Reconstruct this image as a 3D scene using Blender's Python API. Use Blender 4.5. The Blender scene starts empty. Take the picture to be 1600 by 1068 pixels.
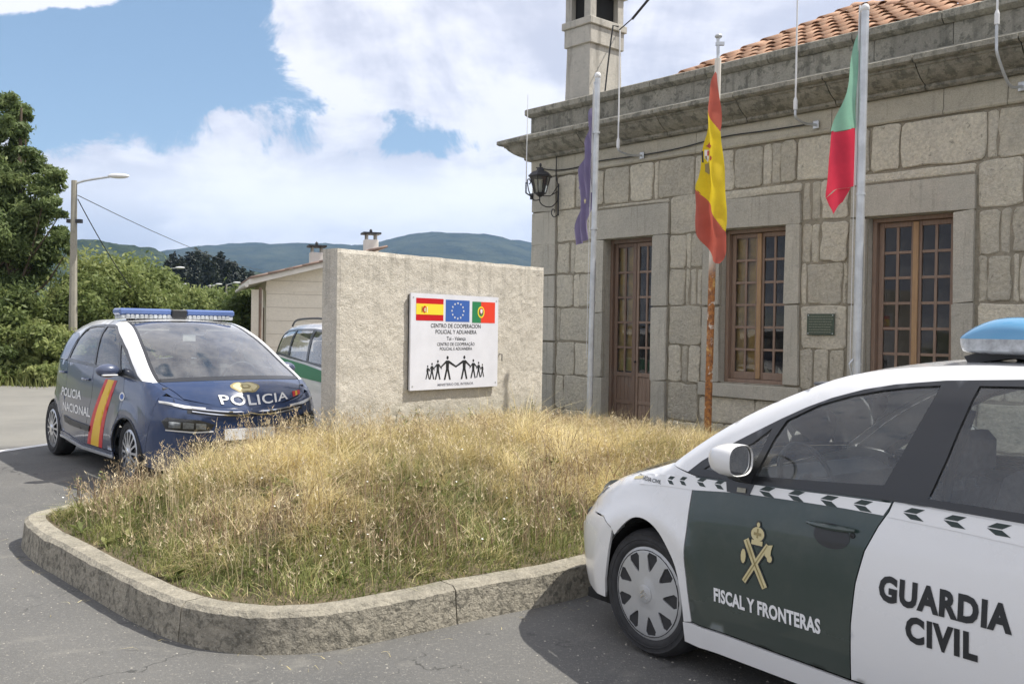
import bpy, bmesh, math, random
import numpy as np
from mathutils import Vector, Matrix, noise
from mathutils.geometry import delaunay_2d_cdt

random.seed(7); rng = np.random.default_rng(7)
S = bpy.context.scene
COL = S.collection
R = math.radians

# ------------------------------------------------------------------ camera, light, exposure
EYE = Vector((0, 0, 1.61))
PITCH, ROLL, FPX = -0.73, 0.85, 1493.0
cd = bpy.data.cameras.new('camera'); cam = bpy.data.objects.new('camera', cd); COL.objects.link(cam)
cd.sensor_width = 36.0; cd.lens = FPX / 1600 * 36.0; cd.clip_start = 0.05; cd.clip_end = 30000
cam.matrix_world = (Matrix.Translation(EYE) @ Matrix.Rotation(R(90 + PITCH), 4, 'X') @ Matrix.Rotation(R(ROLL), 4, 'Z'))
S.camera = cam

SUN_AZ, SUN_EL = 86.0, 59.0          # azimuth measured clockwise from +Y
sd = bpy.data.lights.new('sun', 'SUN'); sd.energy = 4.1; sd.angle = R(0.5); sd.color = (1.0, 0.955, 0.88)
sun = bpy.data.objects.new('sun', sd); COL.objects.link(sun)
sdir = Vector((math.sin(R(SUN_AZ)) * math.cos(R(SUN_EL)), math.cos(R(SUN_AZ)) * math.cos(R(SUN_EL)), math.sin(R(SUN_EL))))
sun.rotation_euler = sdir.to_track_quat('Z', 'Y').to_euler()
sun.location = (30, 0, 60)
S.view_settings.view_transform = 'Standard'; S.view_settings.look = 'None'
S.view_settings.gamma = 1.0; S.view_settings.use_curve_mapping = False
S.view_settings.exposure = 0.60
S.cycles.max_bounces = 8; S.cycles.transparent_max_bounces = 12; S.cycles.volume_bounces = 0
S.cycles.caustics_reflective = False; S.cycles.caustics_refractive = False

# ---- small node helper
class NT:
    def __init__(s, tree): s.t = tree; s.n = tree.nodes; s.l = tree.links
    def node(s, typ, **kw):
        nd = s.n.new(typ)
        for k, v in kw.items():
            if k.startswith('i_'):
                key = k[2:]; key = int(key) if key.isdigit() else key.replace('_', ' ')
                s.put(nd.inputs[key], v)
            else: setattr(nd, k, v)
        return nd
    def put(s, sock, v):
        if isinstance(v, bpy.types.NodeSocket): s.l.new(v, sock)
        elif v is not None: sock.default_value = v
    def m(s, op, a, b=None, c=None, clamp=False):
        nd = s.n.new('ShaderNodeMath'); nd.operation = op; nd.use_clamp = clamp
        for i, v in enumerate((a, b, c)):
            if v is not None: s.put(nd.inputs[i], v)
        return nd.outputs[0]
    def mix(s, f, a, b, blend='MIX'):
        nd = s.n.new('ShaderNodeMix'); nd.data_type = 'RGBA'; nd.blend_type = blend
        s.put(nd.inputs['Factor'], f)
        for k, v in (('A', a), ('B', b)):
            sock = [q for q in nd.inputs if q.name == k and q.type == 'RGBA'][0]
            s.put(sock, (v[0], v[1], v[2], 1) if isinstance(v, tuple) else v)
        return [q for q in nd.outputs if q.type == 'RGBA'][0]
    def noise(s, vec, scale, detail=4, rough=0.55, dist=0.0):
        return s.node('ShaderNodeTexNoise', i_Vector=vec, i_Scale=scale, i_Detail=detail, i_Roughness=rough, i_Distortion=dist).outputs['Fac']
    def ramp(s, f, lo, hi):
        nd = s.n.new('ShaderNodeMapRange'); nd.interpolation_type = 'SMOOTHSTEP'
        s.put(nd.inputs[0], f); nd.inputs[1].default_value = lo; nd.inputs[2].default_value = hi
        return nd.outputs[0]

# ---- world: physical sky with drifting cloud cover
W = bpy.data.worlds.new('World'); S.world = W; W.use_nodes = True
t = NT(W.node_tree); W.node_tree.nodes.clear()
sky = t.node('ShaderNodeTexSky', sky_type='NISHITA', sun_disc=False, sun_elevation=R(SUN_EL), sun_rotation=R(SUN_AZ),
             altitude=200, air_density=1.0, dust_density=0.15, ozone_density=3.0)
tc = t.node('ShaderNodeTexCoord').outputs['Generated']
sx = t.node('ShaderNodeSeparateXYZ', i_Vector=tc)
X_, Y_, Z_ = sx.outputs
azn = t.m('MULTIPLY', t.m('ARCTAN2', X_, Y_), 180 / math.pi)
eln = t.m('MULTIPLY', t.m('ARCSINE', Z_), 180 / math.pi)
def gauss(az, el, sa, se, amp, tilt=0.0):
    da = t.m('SUBTRACT', azn, az); de = t.m('SUBTRACT', eln, el)
    de = t.m('SUBTRACT', de, t.m('MULTIPLY', da, tilt))
    q = t.m('ADD', t.m('POWER', t.m('ABSOLUTE', t.m('DIVIDE', da, sa)), 2.0), t.m('POWER', t.m('ABSOLUTE', t.m('DIVIDE', de, se)), 2.0))
    return t.m('MULTIPLY', t.m('EXPONENT', t.m('MULTIPLY', q, -1.0)), amp)
# noise lives on a flat cloud deck far overhead, so clouds shrink towards the horizon
zz = t.m('ADD', t.m('MAXIMUM', Z_, 0.0), 0.22)
deck = t.node('ShaderNodeCombineXYZ', i_X=t.m('DIVIDE', X_, zz), i_Y=t.m('DIVIDE', Y_, zz), i_Z=t.m('MULTIPLY', Z_, 1.5)).outputs[0]
n1 = t.noise(deck, 1.3, 9, 0.56, 0.5)
n2 = t.noise(tc, 11.0, 10, 0.64, 0.5)
cover = t.m('ADD', t.m('MULTIPLY', t.m('SUBTRACT', n1, 0.5), 1.5), t.m('MULTIPLY', t.m('SUBTRACT', n2, 0.5), 2.1))
cover = t.m('ADD', cover, 0.50)
BLUE = [(-24, 15.0, 9.5, 3.3, -1.25, 0.10), (-15.5, 12.6, 6.0, 3.0, -1.0, -0.1), (-4.5, 10.9, 4.5, 1.3, -0.62, -0.05), (-15.8, 19.2, 1.6, 2.2, -0.75, 0.6), (-26, 10.2, 5, 2.2, -0.75, -.15), (-19, 17.5, 7, 2.2, -.5, 0)]
for b in BLUE: cover = t.m('ADD', cover, gauss(*b))
cover = t.m('ADD', cover, gauss(-16.0, 11.6, 2.6, 1.6, 0.55, 0.2))
cover = t.m('ADD', cover, gauss(-12, 5.5, 16, 3.6, 0.7, 0.03))
cover = t.m('ADD', cover, gauss(-26.0, 17.2, 5.0, 1.2, 1.35, 0.14))
cover = t.m('ADD', cover, gauss(3, 17, 14, 5.0, 0.5, 0.0))
cover = t.m('ADD', cover, gauss(-8.5, 17.0, 6.5, 3.0, 0.75, -0.25))
cover = t.m('ADD', cover, gauss(-9.9, 11.7, 2.4, 0.9, 0.5, 0.0))
cov = t.ramp(cover, 0.04, 0.30)
# inner tone of clouds: thick parts greyer, sunlit rims whiter
n3 = t.noise(tc, 4.2, 6, 0.6, 0.4)
n4 = t.noise(deck, 2.6, 6, 0.6, 0.3)
thick = t.ramp(t.m('ADD', n3, t.m('MULTIPLY', t.m('SUBTRACT', n4, .5), .7)), 0.40, 0.66)
ccol = t.mix(thick, (5.3, 5.2, 5.5), (3.3, 3.35, 3.9))
ccol = t.mix(t.m('MINIMUM', gauss(-10, 7.4, 16, 2.0, 0.85, 0.02), 0.85), ccol, (6.4, 6.3, 6.4))
lowb = t.m('MULTIPLY', gauss(-14, 4.6, 13, 1.3, 1.0, -0.03), t.ramp(t.noise(t.node('ShaderNodeMapping', i_Vector=tc, i_Scale=(1, 1, 3.5)).outputs[0], 7.0, 6, .6, .3), .42, .62))
ccol = t.mix(t.m('MULTIPLY', lowb, .8), ccol, (4.1, 4.1, 4.6))
skyc = t.mix(1.0, t.mix(0.35, sky.outputs[0], (1.5, 2.6, 3.6)), (.82, .76, .73), 'MULTIPLY')
final = t.mix(t.m('MULTIPLY', cov, 0.96), skyc, ccol)
below = t.ramp(Z_, -0.08, 0.0)
final = t.mix(below, (2.2, 2.1, 1.9), final)
bg = t.node('ShaderNodeBackground', i_Color=final, i_Strength=0.145)
wo = t.node('ShaderNodeOutputWorld'); t.l.new(bg.outputs[0], wo.inputs[0])

# ------------------------------------------------------------------ geometry helpers
_M = cam.matrix_world.to_3x3()
def ray(px, py): return _M @ Vector(((px - 800) / FPX, -(py - 534) / FPX, -1.0))
def on_plane(px, py, p0, n):
    d = ray(px, py); n = Vector(n); return EYE + d * ((Vector(p0) - EYE).dot(n) / d.dot(n))
def on_ground(px, py, z=0.0): return on_plane(px, py, (0, 0, z), (0, 0, 1))
def at(px, py, Y): return on_plane(px, py, (0, Y, 0), (0, 1, 0))

def smoothstep(a, b, x):
    u = np.clip((np.asarray(x, float) - a) / (b - a), 0, 1); return u * u * (3 - 2 * u)

def link(name, me, mat=None, parent=None, smooth=False):
    o = bpy.data.objects.new(name, me); COL.objects.link(o)
    if mat is not None:
        for mm in (mat if isinstance(mat, (list, tuple)) else [mat]): me.materials.append(mm)
    if parent is not None: o.parent = parent
    if smooth:
        me.polygons.foreach_set('use_smooth', [True] * len(me.polygons))
    return o

def mesh(name, verts, faces, mat=None, parent=None, smooth=False, mats=None):
    me = bpy.data.meshes.new(name)
    me.from_pydata([tuple(map(float, v)) for v in verts], [], [tuple(map(int, f)) for f in faces])
    o = link(name, me, mat, parent, smooth)
    if mats is not None: me.polygons.foreach_set('material_index', mats)
    me.update()
    return o

def tag(o, label=None, cat=None, group=None, kind=None):
    if label: o['label'] = label
    if cat: o['category'] = cat
    if group: o['group'] = group
    if kind: o['kind'] = kind
    return o

def empty(name, loc=(0, 0, 0), rz=0.0, label=None, cat=None, group=None):
    o = bpy.data.objects.new(name, None); COL.objects.link(o); o.location = loc; o.rotation_euler = (0, 0, rz)
    o.empty_display_size = 0.2
    return tag(o, label, cat, group)

class MB:
    """collects simple solids and links them as one mesh"""
    def __init__(s): s.v = []; s.f = []; s.mi = []; s.cur = 0
    def add(s, vs, fs):
        k = len(s.v); s.v += [tuple(map(float, v)) for v in vs]; s.f += [tuple(k + i for i in f) for f in fs]; s.mi += [s.cur] * len(fs); return s
    def box(s, x0, x1, y0, y1, z0, z1, bev=0.0):
        if bev <= 0:
            vs = [(x, y, z) for x in (x0, x1) for y in (y0, y1) for z in (z0, z1)]
            return s.add(vs, [(0, 1, 3, 2), (4, 6, 7, 5), (0, 4, 5, 1), (2, 3, 7, 6), (0, 2, 6, 4), (1, 5, 7, 3)])
        b = min(bev, abs(x1 - x0) * .45, abs(y1 - y0) * .45, abs(z1 - z0) * .45)
        bm = bmesh.new(); bmesh.ops.create_cube(bm, size=1)
        for v in bm.verts: v.co = Vector(((x0 + x1) / 2 + v.co.x * (x1 - x0), (y0 + y1) / 2 + v.co.y * (y1 - y0), (z0 + z1) / 2 + v.co.z * (z1 - z0)))
        bmesh.ops.bevel(bm, geom=list(bm.edges), offset=b, segments=1, affect='EDGES')
        bm.verts.index_update(); s.add([v.co for v in bm.verts], [[v.index for v in f.verts] for f in bm.faces]); bm.free(); return s
    def tube(s, pts, r, n=8, cap=True):
        pts = [Vector(p) for p in pts]; rs = r if isinstance(r, (list, tuple)) else [r] * len(pts)
        vs = []; fs = []; up = None
        for i, p in enumerate(pts):
            d = (pts[min(i + 1, len(pts) - 1)] - pts[max(i - 1, 0)]).normalized()
            if up is None:
                up = Vector((0, 0, 1)) if abs(d.z) < .9 else Vector((1, 0, 0))
            a = d.cross(up).normalized(); b = a.cross(d).normalized(); up = b
            for k in range(n):
                q = 2 * math.pi * k / n; vs.append(p + a * math.cos(q) * rs[i] + b * math.sin(q) * rs[i])
        for i in range(len(pts) - 1):
            for k in range(n):
                k2 = (k + 1) % n; fs.append((i * n + k, i * n + k2, (i + 1) * n + k2, (i + 1) * n + k))
        if cap: fs.append(tuple(range(n))[::-1]); fs.append(tuple((len(pts) - 1) * n + k for k in range(n)))
        return s.add(vs, fs)
    def lathe(s, prof, n=24, c=(0, 0, 0), axis='z'):
        vs = []; fs = []
        for (r, h) in prof:
            for k in range(n):
                q = 2 * math.pi * k / n; a, b = r * math.cos(q), r * math.sin(q)
                vs.append({'z': (c[0] + a, c[1] + b, c[2] + h), 'y': (c[0] + a, c[1] + h, c[2] + b), 'x': (c[0] + h, c[1] + a, c[2] + b)}[axis])
        for i in range(len(prof) - 1):
            for k in range(n):
                k2 = (k + 1) % n; fs.append((i * n + k, i * n + k2, (i + 1) * n + k2, (i + 1) * n + k))
        if prof[0][0] > 1e-4: fs.append(tuple(range(n))[::-1])
        if prof[-1][0] > 1e-4: fs.append(tuple((len(prof) - 1) * n + k for k in range(n)))
        return s.add(vs, fs)
    def prism(s, poly, axis, a, b):
        """extrude a 2D polygon; axis y: poly=(x,z); axis x: poly=(y,z); axis z: poly=(x,y)"""
        def P(p, h): return {'y': (p[0], h, p[1]), 'x': (h, p[0], p[1]), 'z': (p[0], p[1], h)}[axis]
        n = len(poly); vs = [P(p, a) for p in poly] + [P(p, b) for p in poly]
        return s.add(vs, [tuple(range(n))[::-1], tuple(range(n, 2 * n))] + [(i, (i + 1) % n, n + (i + 1) % n, n + i) for i in range(n)])
    def ell(s, c, r, nu=16, nv=10):
        vs = []; fs = []
        for j in range(nv + 1):
            th = math.pi * j / nv
            for i in range(nu):
                q = 2 * math.pi * i / nu; vs.append((c[0] + r[0] * math.sin(th) * math.cos(q), c[1] + r[1] * math.sin(th) * math.sin(q), c[2] + r[2] * math.cos(th)))
        for j in range(nv):
            for i in range(nu):
                i2 = (i + 1) % nu; fs.append((j * nu + i, (j + 1) * nu + i, (j + 1) * nu + i2, j * nu + i2))
        return s.add(vs, fs)
    def build(s, name, mat, parent=None, smooth=False, fix=True):
        o = mesh(name, s.v, s.f, mat, parent, smooth, s.mi if isinstance(mat, (list, tuple)) else None)
        if fix:
            bm = bmesh.new(); bm.from_mesh(o.data); bmesh.ops.recalc_face_normals(bm, faces=bm.faces); bm.to_mesh(o.data); bm.free()
        if smooth == 'auto':
            try: o.data.set_sharp_from_angle(angle=R(40))
            except Exception: pass
        return o

def inside(P, poly):
    x = P[:, 0]; y = P[:, 1]; poly = np.asarray(poly, float); r = np.zeros(len(P), bool)
    j = len(poly) - 1
    for i in range(len(poly)):
        xi, yi = poly[i]; xj, yj = poly[j]
        if yi != yj:
            c = ((yi > y) != (yj > y)) & (x < (xj - xi) * (y - yi) / (yj - yi) + xi); r ^= c
        j = i
    return r

def densify(loop, step):
    out = []
    n = len(loop)
    for i in range(n):
        a = np.array(loop[i], float); b = np.array(loop[(i + 1) % n], float)
        k = max(1, int(math.ceil(np.linalg.norm(b - a) / step)))
        for q in range(k): out.append(a + (b - a) * q / k)
    return out

def curve(pts, n=6, closed=False):
    """Catmull-Rom through 2D/3D points"""
    P = [np.array(p, float) for p in pts]; out = []; N = len(P)
    rngi = range(N if closed else N - 1)
    for i in rngi:
        if closed: p0, p1, p2, p3 = P[i - 1], P[i], P[(i + 1) % N], P[(i + 2) % N]
        else: p0 = P[max(i - 1, 0)]; p1 = P[i]; p2 = P[i + 1]; p3 = P[min(i + 2, N - 1)]
        for k in range(n):
            u = k / n
            out.append(tuple(.5 * ((2 * p1) + (-p0 + p2) * u + (2 * p0 - 5 * p1 + 4 * p2 - p3) * u * u + (-p0 + 3 * p1 - 3 * p2 + p3) * u ** 3)))
    if not closed: out.append(tuple(P[-1]))
    return out

def fill(outline, holes=(), step=0.06):
    loops = [densify(outline, step)] + [densify(h, step) for h in holes]
    V = []; E = []
    for lp in loops:
        k = len(V); V += lp; E += [(k + i, k + (i + 1) % len(lp)) for i in range(len(lp))]
    nb = len(V); B = np.array(V)
    lo = B.min(0); hi = B.max(0)
    gx = np.arange(lo[0] + step * .5, hi[0], step); gy = np.arange(lo[1] + step * .5, hi[1], step)
    if len(gx) and len(gy):
        G = np.array([(a + (step * .5 if j % 2 else 0), b) for j, b in enumerate(gy) for a in gx])
        ok = inside(G, loops[0])
        for h in loops[1:]: ok &= ~inside(G, h)
        G = G[ok]
        if len(G):
            d = np.full(len(G), 1e9)
            for i in range(0, nb, 400):
                d = np.minimum(d, np.sqrt(((G[:, None, :] - B[None, i:i + 400, :]) ** 2).sum(2)).min(1))
            G = G[d > step * .45]
            V = V + list(G)
    vo, eo, fo, *_ = delaunay_2d_cdt([Vector((float(a[0]), float(a[1]))) for a in V], E, [], 0, 1e-6)
    P = np.array([tuple(v) for v in vo]); F = np.array([f for f in fo if len(f) == 3], int)
    c = P[F].mean(1)
    ok = inside(c, loops[0])
    for h in loops[1:]: ok &= ~inside(c, h)
    F = F[ok]
    a = P[F]; area = (a[:, 1, 0] - a[:, 0, 0]) * (a[:, 2, 1] - a[:, 0, 1]) - (a[:, 1, 1] - a[:, 0, 1]) * (a[:, 2, 0] - a[:, 0, 0])
    F = F[np.abs(area) > 1e-9]; area = area[np.abs(area) > 1e-9]
    F[area < 0] = F[area < 0][:, ::-1]
    return P, F

def surf(name, P, F, mp, mat, parent=None, flip=False, skirt=0.0, off=0.0, mir=False, custom=True):
    """map a flat triangulation onto a curved surface mp(a,b)->Nx3, with true surface normals and an inward return along its edges"""
    e = 1e-3
    Q = mp(P[:, 0], P[:, 1])
    da = mp(P[:, 0] + e, P[:, 1]) - mp(P[:, 0] - e, P[:, 1]); db = mp(P[:, 0], P[:, 1] + e) - mp(P[:, 0], P[:, 1] - e)
    Nn = np.cross(da, db); ln = np.linalg.norm(Nn, axis=1, keepdims=True); Nn = Nn / np.maximum(ln, 1e-12)
    if flip: Nn = -Nn; F = F[:, ::-1]
    Q = Q + Nn * off
    if mir:
        Q = Q * [1, -1, 1]; Nn = Nn * [1, -1, 1]; F = F[:, ::-1]
    nv = len(Q); faces = [tuple(map(int, f)) for f in F]; verts = list(Q); nrm = list(Nn)
    if skirt > 0:
        cnt = {}
        for f in faces:
            for i in range(3):
                cnt[(f[i], f[(i + 1) % 3])] = 1
        bd = [k for k in cnt if (k[1], k[0]) not in cnt]
        inn = {}
        for a, b in bd:
            ids = []
            for q in (a, b):
                if q not in inn:
                    verts.append(Q[q]); nrm.append(Nn[q]); verts.append(Q[q] - Nn[q] * skirt); nrm.append(Nn[q]); inn[q] = len(verts) - 2
                ids.append(inn[q])
            faces.append((ids[1], ids[0], ids[0] + 1, ids[1] + 1))
    o = mesh(name, verts, faces, mat, parent, True)
    if custom and skirt == 0:
        o.data.normals_split_custom_set_from_vertices([tuple(map(float, n)) for n in nrm])
    return o

_tc = {}
def text2d(s, size=1.0, bold=0.0, sx=1.0, align='CENTER', spacing=1.0):
    cu = bpy.data.curves.new('txt', 'FONT'); cu.body = s; cu.size = size; cu.offset = bold; cu.align_x = align
    cu.space_character = spacing; cu.resolution_u = 3; cu.fill_mode = 'FRONT'
    o = bpy.data.objects.new('txt', cu); COL.objects.link(o)
    dg = bpy.context.evaluated_depsgraph_get(); me = o.evaluated_get(dg).to_mesh()
    V = np.array([(v.co.x * sx, v.co.y) for v in me.vertices]); Fc = [tuple(p.vertices) for p in me.polygons]
    o.evaluated_get(dg).to_mesh_clear(); bpy.data.objects.remove(o); bpy.data.curves.remove(cu)
    return V, Fc

def decal(name, V, Fc, mp, mat, parent, off=0.002, mir=False, flip=False):
    """flat print carried onto a surface"""
    V = np.asarray(V, float); e = 1e-3
    Q = mp(V[:, 0], V[:, 1]); da = mp(V[:, 0] + e, V[:, 1]) - mp(V[:, 0] - e, V[:, 1]); db = mp(V[:, 0], V[:, 1] + e) - mp(V[:, 0], V[:, 1] - e)
    N_ = np.cross(da, db); N_ /= np.maximum(np.linalg.norm(N_, axis=1, keepdims=True), 1e-12)
    if flip: N_ = -N_
    Q = Q + N_ * off
    if mir: Q = Q * [1, -1, 1]
    return mesh(name, Q, Fc, mat, parent, True)

# ------------------------------------------------------------------ materials
def newmat(name):
    m = bpy.data.materials.new(name); m.use_nodes = True; nt = NT(m.node_tree)
    b = m.node_tree.nodes['Principled BSDF']
    return m, nt, b
def simple(name, col, rough=0.6, metal=0.0, spec=0.5, coat=0.0, var=0.0, vscale=8.0, bump=0.0, bscale=60.0, sheen=0.0):
    m, nt, b = newmat(name)
    b.inputs['Base Color'].default_value = (*col, 1); b.inputs['Roughness'].default_value = rough; b.inputs['Metallic'].default_value = metal
    b.inputs['Specular IOR Level'].default_value = spec; b.inputs['Coat Weight'].default_value = coat; b.inputs['Coat Roughness'].default_value = 0.04
    co = nt.node('ShaderNodeTexCoord').outputs['Object']
    if var > 0:
        n = nt.noise(co, vscale, 5, 0.6)
        f = nt.ramp(n, 0.3, 0.7)
        nt.put(b.inputs['Base Color'], nt.mix(f, tuple(c * (1 - var) for c in col), tuple(min(1, c * (1 + var)) for c in col)))
    if bump > 0:
        bp = nt.node('ShaderNodeBump', i_Strength=1.0, i_Distance=bump, i_Height=nt.noise(co, bscale, 4, 0.6)); nt.l.new(bp.outputs[0], b.inputs['Normal'])
    return m
def stone(name, c1, c2, c3, sc=3.0, bump=0.006, grain=90.0, rough=0.9, perobj=0.12, lichen_pits=None, world=False, streak=None):
    m, nt, b = newmat(name); b.inputs['Roughness'].default_value = rough; b.inputs['Specular IOR Level'].default_value = 0.2
    tcn = nt.node('ShaderNodeTexCoord')
    co = tcn.outputs['Object'] if not world else nt.node('ShaderNodeNewGeometry').outputs['Position']
    oi = nt.node('ShaderNodeObjectInfo').outputs['Random']
    cv = nt.node('ShaderNodeVectorMath', operation='ADD'); nt.put(cv.inputs[0], co)
    cm = nt.node('ShaderNodeCombineXYZ', i_X=nt.m('MULTIPLY', oi, 37.0), i_Y=nt.m('MULTIPLY', oi, 11.0)).outputs[0]; nt.put(cv.inputs[1], cm)
    v = cv.outputs[0]
    a = nt.ramp(nt.noise(v, sc, 6, 0.6), 0.32, 0.68)
    g = nt.ramp(nt.noise(v, grain, 3, 0.7), 0.35, 0.65)
    bl = nt.ramp(nt.noise(v, sc * 4.3, 5, 0.65), 0.52, 0.72)
    c = nt.mix(a, c1, c2); c = nt.mix(nt.m('MULTIPLY', bl, 0.6), c, c3)
    c = nt.mix(nt.m('MULTIPLY', g, 0.42), c, tuple(x * 0.5 for x in c1))
    c = nt.mix(nt.m('MULTIPLY', nt.ramp(nt.noise(v, grain * 1.7, 3, .75), .55, .68), 0.4), c, tuple(min(.85, x * 1.35) for x in c1))
    if perobj:
        k = nt.m('ADD', nt.m('MULTIPLY', nt.m('SUBTRACT', oi, 0.5), 2 * perobj), 1.0)
        kk = nt.node('ShaderNodeCombineXYZ', i_X=k, i_Y=k, i_Z=nt.m('MULTIPLY', k, 1.0)).outputs[0]
        c = nt.mix(1.0, c, kk, 'MULTIPLY')
    if lichen_pits:
        l = nt.ramp(nt.noise(v, lichen_pits[1], 6, 0.7, 0.4), lichen_pits[2], lichen_pits[2] + .07)
        if world is None: l = nt.m('MULTIPLY', l, nt.ramp(nt.node('ShaderNodeSeparateXYZ', i_Vector=nt.node('ShaderNodeNewGeometry').outputs['Normal']).outputs[2], .9, .3))
        c = nt.mix(nt.m('MULTIPLY', l, lichen_pits[3]), c, lichen_pits[0])
    if streak:
        sp = nt.node('ShaderNodeMapping', i_Vector=co); sp.inputs['Scale'].default_value = (1, 1, 0.08)
        l = nt.ramp(nt.noise(sp.outputs[0], streak[1], 5, 0.6), streak[2], streak[2] + .2); c = nt.mix(nt.m('MULTIPLY', l, streak[3]), c, streak[0])
    nt.put(b.inputs['Base Color'], c)
    h = nt.m('ADD', nt.m('MULTIPLY', nt.noise(v, grain, 4, 0.7), 0.6), nt.m('MULTIPLY', nt.noise(v, grain * .18, 4, 0.6), 1.0))
    bp = nt.node('ShaderNodeBump', i_Strength=0.9, i_Distance=bump, i_Height=h); nt.l.new(bp.outputs[0], b.inputs['Normal'])
    return m
def paint(name, col, rough=0.28, dust=0.08):
    m, nt, b = newmat(name)
    co = nt.node('ShaderNodeTexCoord').outputs['Object']
    d = nt.ramp(nt.noise(co, 3.5, 6, 0.65), 0.4, 0.75)
    sz = nt.node('ShaderNodeSeparateXYZ', i_Vector=co).outputs[2]
    low = nt.m('MULTIPLY', nt.ramp(nt.m('ADD', sz, nt.m('MULTIPLY', nt.noise(co, 7, 5), .35)), 0.85, 0.2), dust * 2.5)
    f = nt.m('ADD', nt.m('MULTIPLY', d, dust), low)
    nt.put(b.inputs['Base Color'], nt.mix(f, col, (0.36, 0.33, 0.28)))
    nt.put(b.inputs['Roughness'], nt.m('ADD', nt.m('MULTIPLY', f, 0.8), rough))
    b.inputs['Coat Weight'].default_value = 0.7; b.inputs['Coat Roughness'].default_value = 0.06
    bp = nt.node('ShaderNodeBump', i_Strength=0.25, i_Distance=0.0004, i_Height=nt.noise(co, 900, 2)); nt.l.new(bp.outputs[0], b.inputs['Normal'])
    return m
def glassmat(name, tint=(0.55, 0.62, 0.6), refl=1.0, dirt_sheen=0.05):
    m = bpy.data.materials.new(name); m.use_nodes = True; nt = NT(m.node_tree); m.node_tree.nodes.clear()
    tr = nt.node('ShaderNodeBsdfTransparent', i_Color=(*tint, 1)); gl = nt.node('ShaderNodeBsdfGlossy', i_Color=(1, 1, 1, 1), i_Roughness=0.02)
    fr = nt.node('ShaderNodeFresnel', i_IOR=1.5).outputs[0]
    mx = nt.node('ShaderNodeMixShader'); nt.put(mx.inputs[0], nt.m('MULTIPLY', fr, refl, clamp=True)); nt.l.new(tr.outputs[0], mx.inputs[1]); nt.l.new(gl.outputs[0], mx.inputs[2])
    df = nt.node('ShaderNodeBsdfDiffuse', i_Color=(0.5, 0.49, 0.45, 1))
    co = nt.node('ShaderNodeTexCoord').outputs['Object']
    f = nt.m('MULTIPLY', nt.ramp(nt.noise(co, 6, 6, .7), .3, .8), dirt_sheen)  # dirt veil, raised on car glass to paint in bright reflection
    m2 = nt.node('ShaderNodeMixShader'); nt.put(m2.inputs[0], f); nt.l.new(mx.outputs[0], m2.inputs[1]); nt.l.new(df.outputs[0], m2.inputs[2])
    o = nt.node('ShaderNodeOutputMaterial'); nt.l.new(m2.outputs[0], o.inputs[0])
    return m
def leafmat(name, c1, c2, c3, trans=0.25):
    """leaf colour varies by a per-leaf attribute"""
    m, nt, b = newmat(name)
    at_ = nt.node('ShaderNodeAttribute', attribute_name='tone').outputs['Fac']
    a = nt.mix(nt.ramp(at_, 0.0, 0.5), c1, c2); c = nt.mix(nt.ramp(at_, 0.5, 1.0), a, c3)
    nt.put(b.inputs['Base Color'], c); b.inputs['Roughness'].default_value = 0.55; b.inputs['Specular IOR Level'].default_value = 0.3
    tl = nt.node('ShaderNodeBsdfTranslucent'); nt.put(tl.inputs[0], c)
    mx = nt.node('ShaderNodeMixShader', i_0=trans); out = m.node_tree.nodes['Material Output']
    nt.l.new(b.outputs[0], mx.inputs[1]); nt.l.new(tl.outputs[0], mx.inputs[2]); nt.l.new(mx.outputs[0], out.inputs[0])
    return m

MAT = {}
MAT['stone'] = stone('ashlar granite', (0.60, 0.555, 0.44), (0.52, 0.485, 0.40), (0.38, 0.355, 0.29), 3.0, 0.040, 26, perobj=0.16, lichen_pits=((0.13, 0.125, 0.10), 14, 0.60, 0.55))
MAT['smooth_stone'] = stone('dressed granite', (0.52, 0.49, 0.41), (0.45, 0.43, 0.365), (0.33, 0.315, 0.265), 2.5, 0.012, 60, perobj=0.08, streak=((.16, .15, .125), 10, .56, .5))
MAT['mortar'] = stone('weathered mortar', (0.36, 0.325, 0.25), (0.27, 0.245, 0.19), (0.15, 0.14, 0.11), 6, 0.012, 60, perobj=0)
MAT['cornice'] = stone('cornice stone', (0.38, 0.36, 0.295), (0.30, 0.285, 0.24), (0.17, 0.165, 0.135), 3.0, 0.014, 45, perobj=0.08, lichen_pits=((0.10, 0.10, 0.08), 7, 0.52, 0.6), streak=((0.09, 0.09, 0.075), 9, 0.48, 0.5))
MAT['frieze'] = stone('frieze stone', (0.52, 0.485, 0.385), (0.45, 0.42, 0.34), (0.31, 0.29, 0.24), 2.2, 0.006, 80, perobj=0.05, streak=((0.1, 0.095, 0.08), 6, 0.55, 0.4))
MAT['concrete'] = stone('bush hammered concrete', (0.66, 0.615, 0.53), (0.59, 0.55, 0.475), (0.46, 0.43, 0.375), 3.5, 0.016, 62, perobj=0, lichen_pits=((0.20, 0.175, 0.14), 48, 0.63, 0.8), streak=((0.36, 0.32, 0.26), 12, 0.62, 0.35))  # speckle here is the dark of surface pits, painted in
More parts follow.
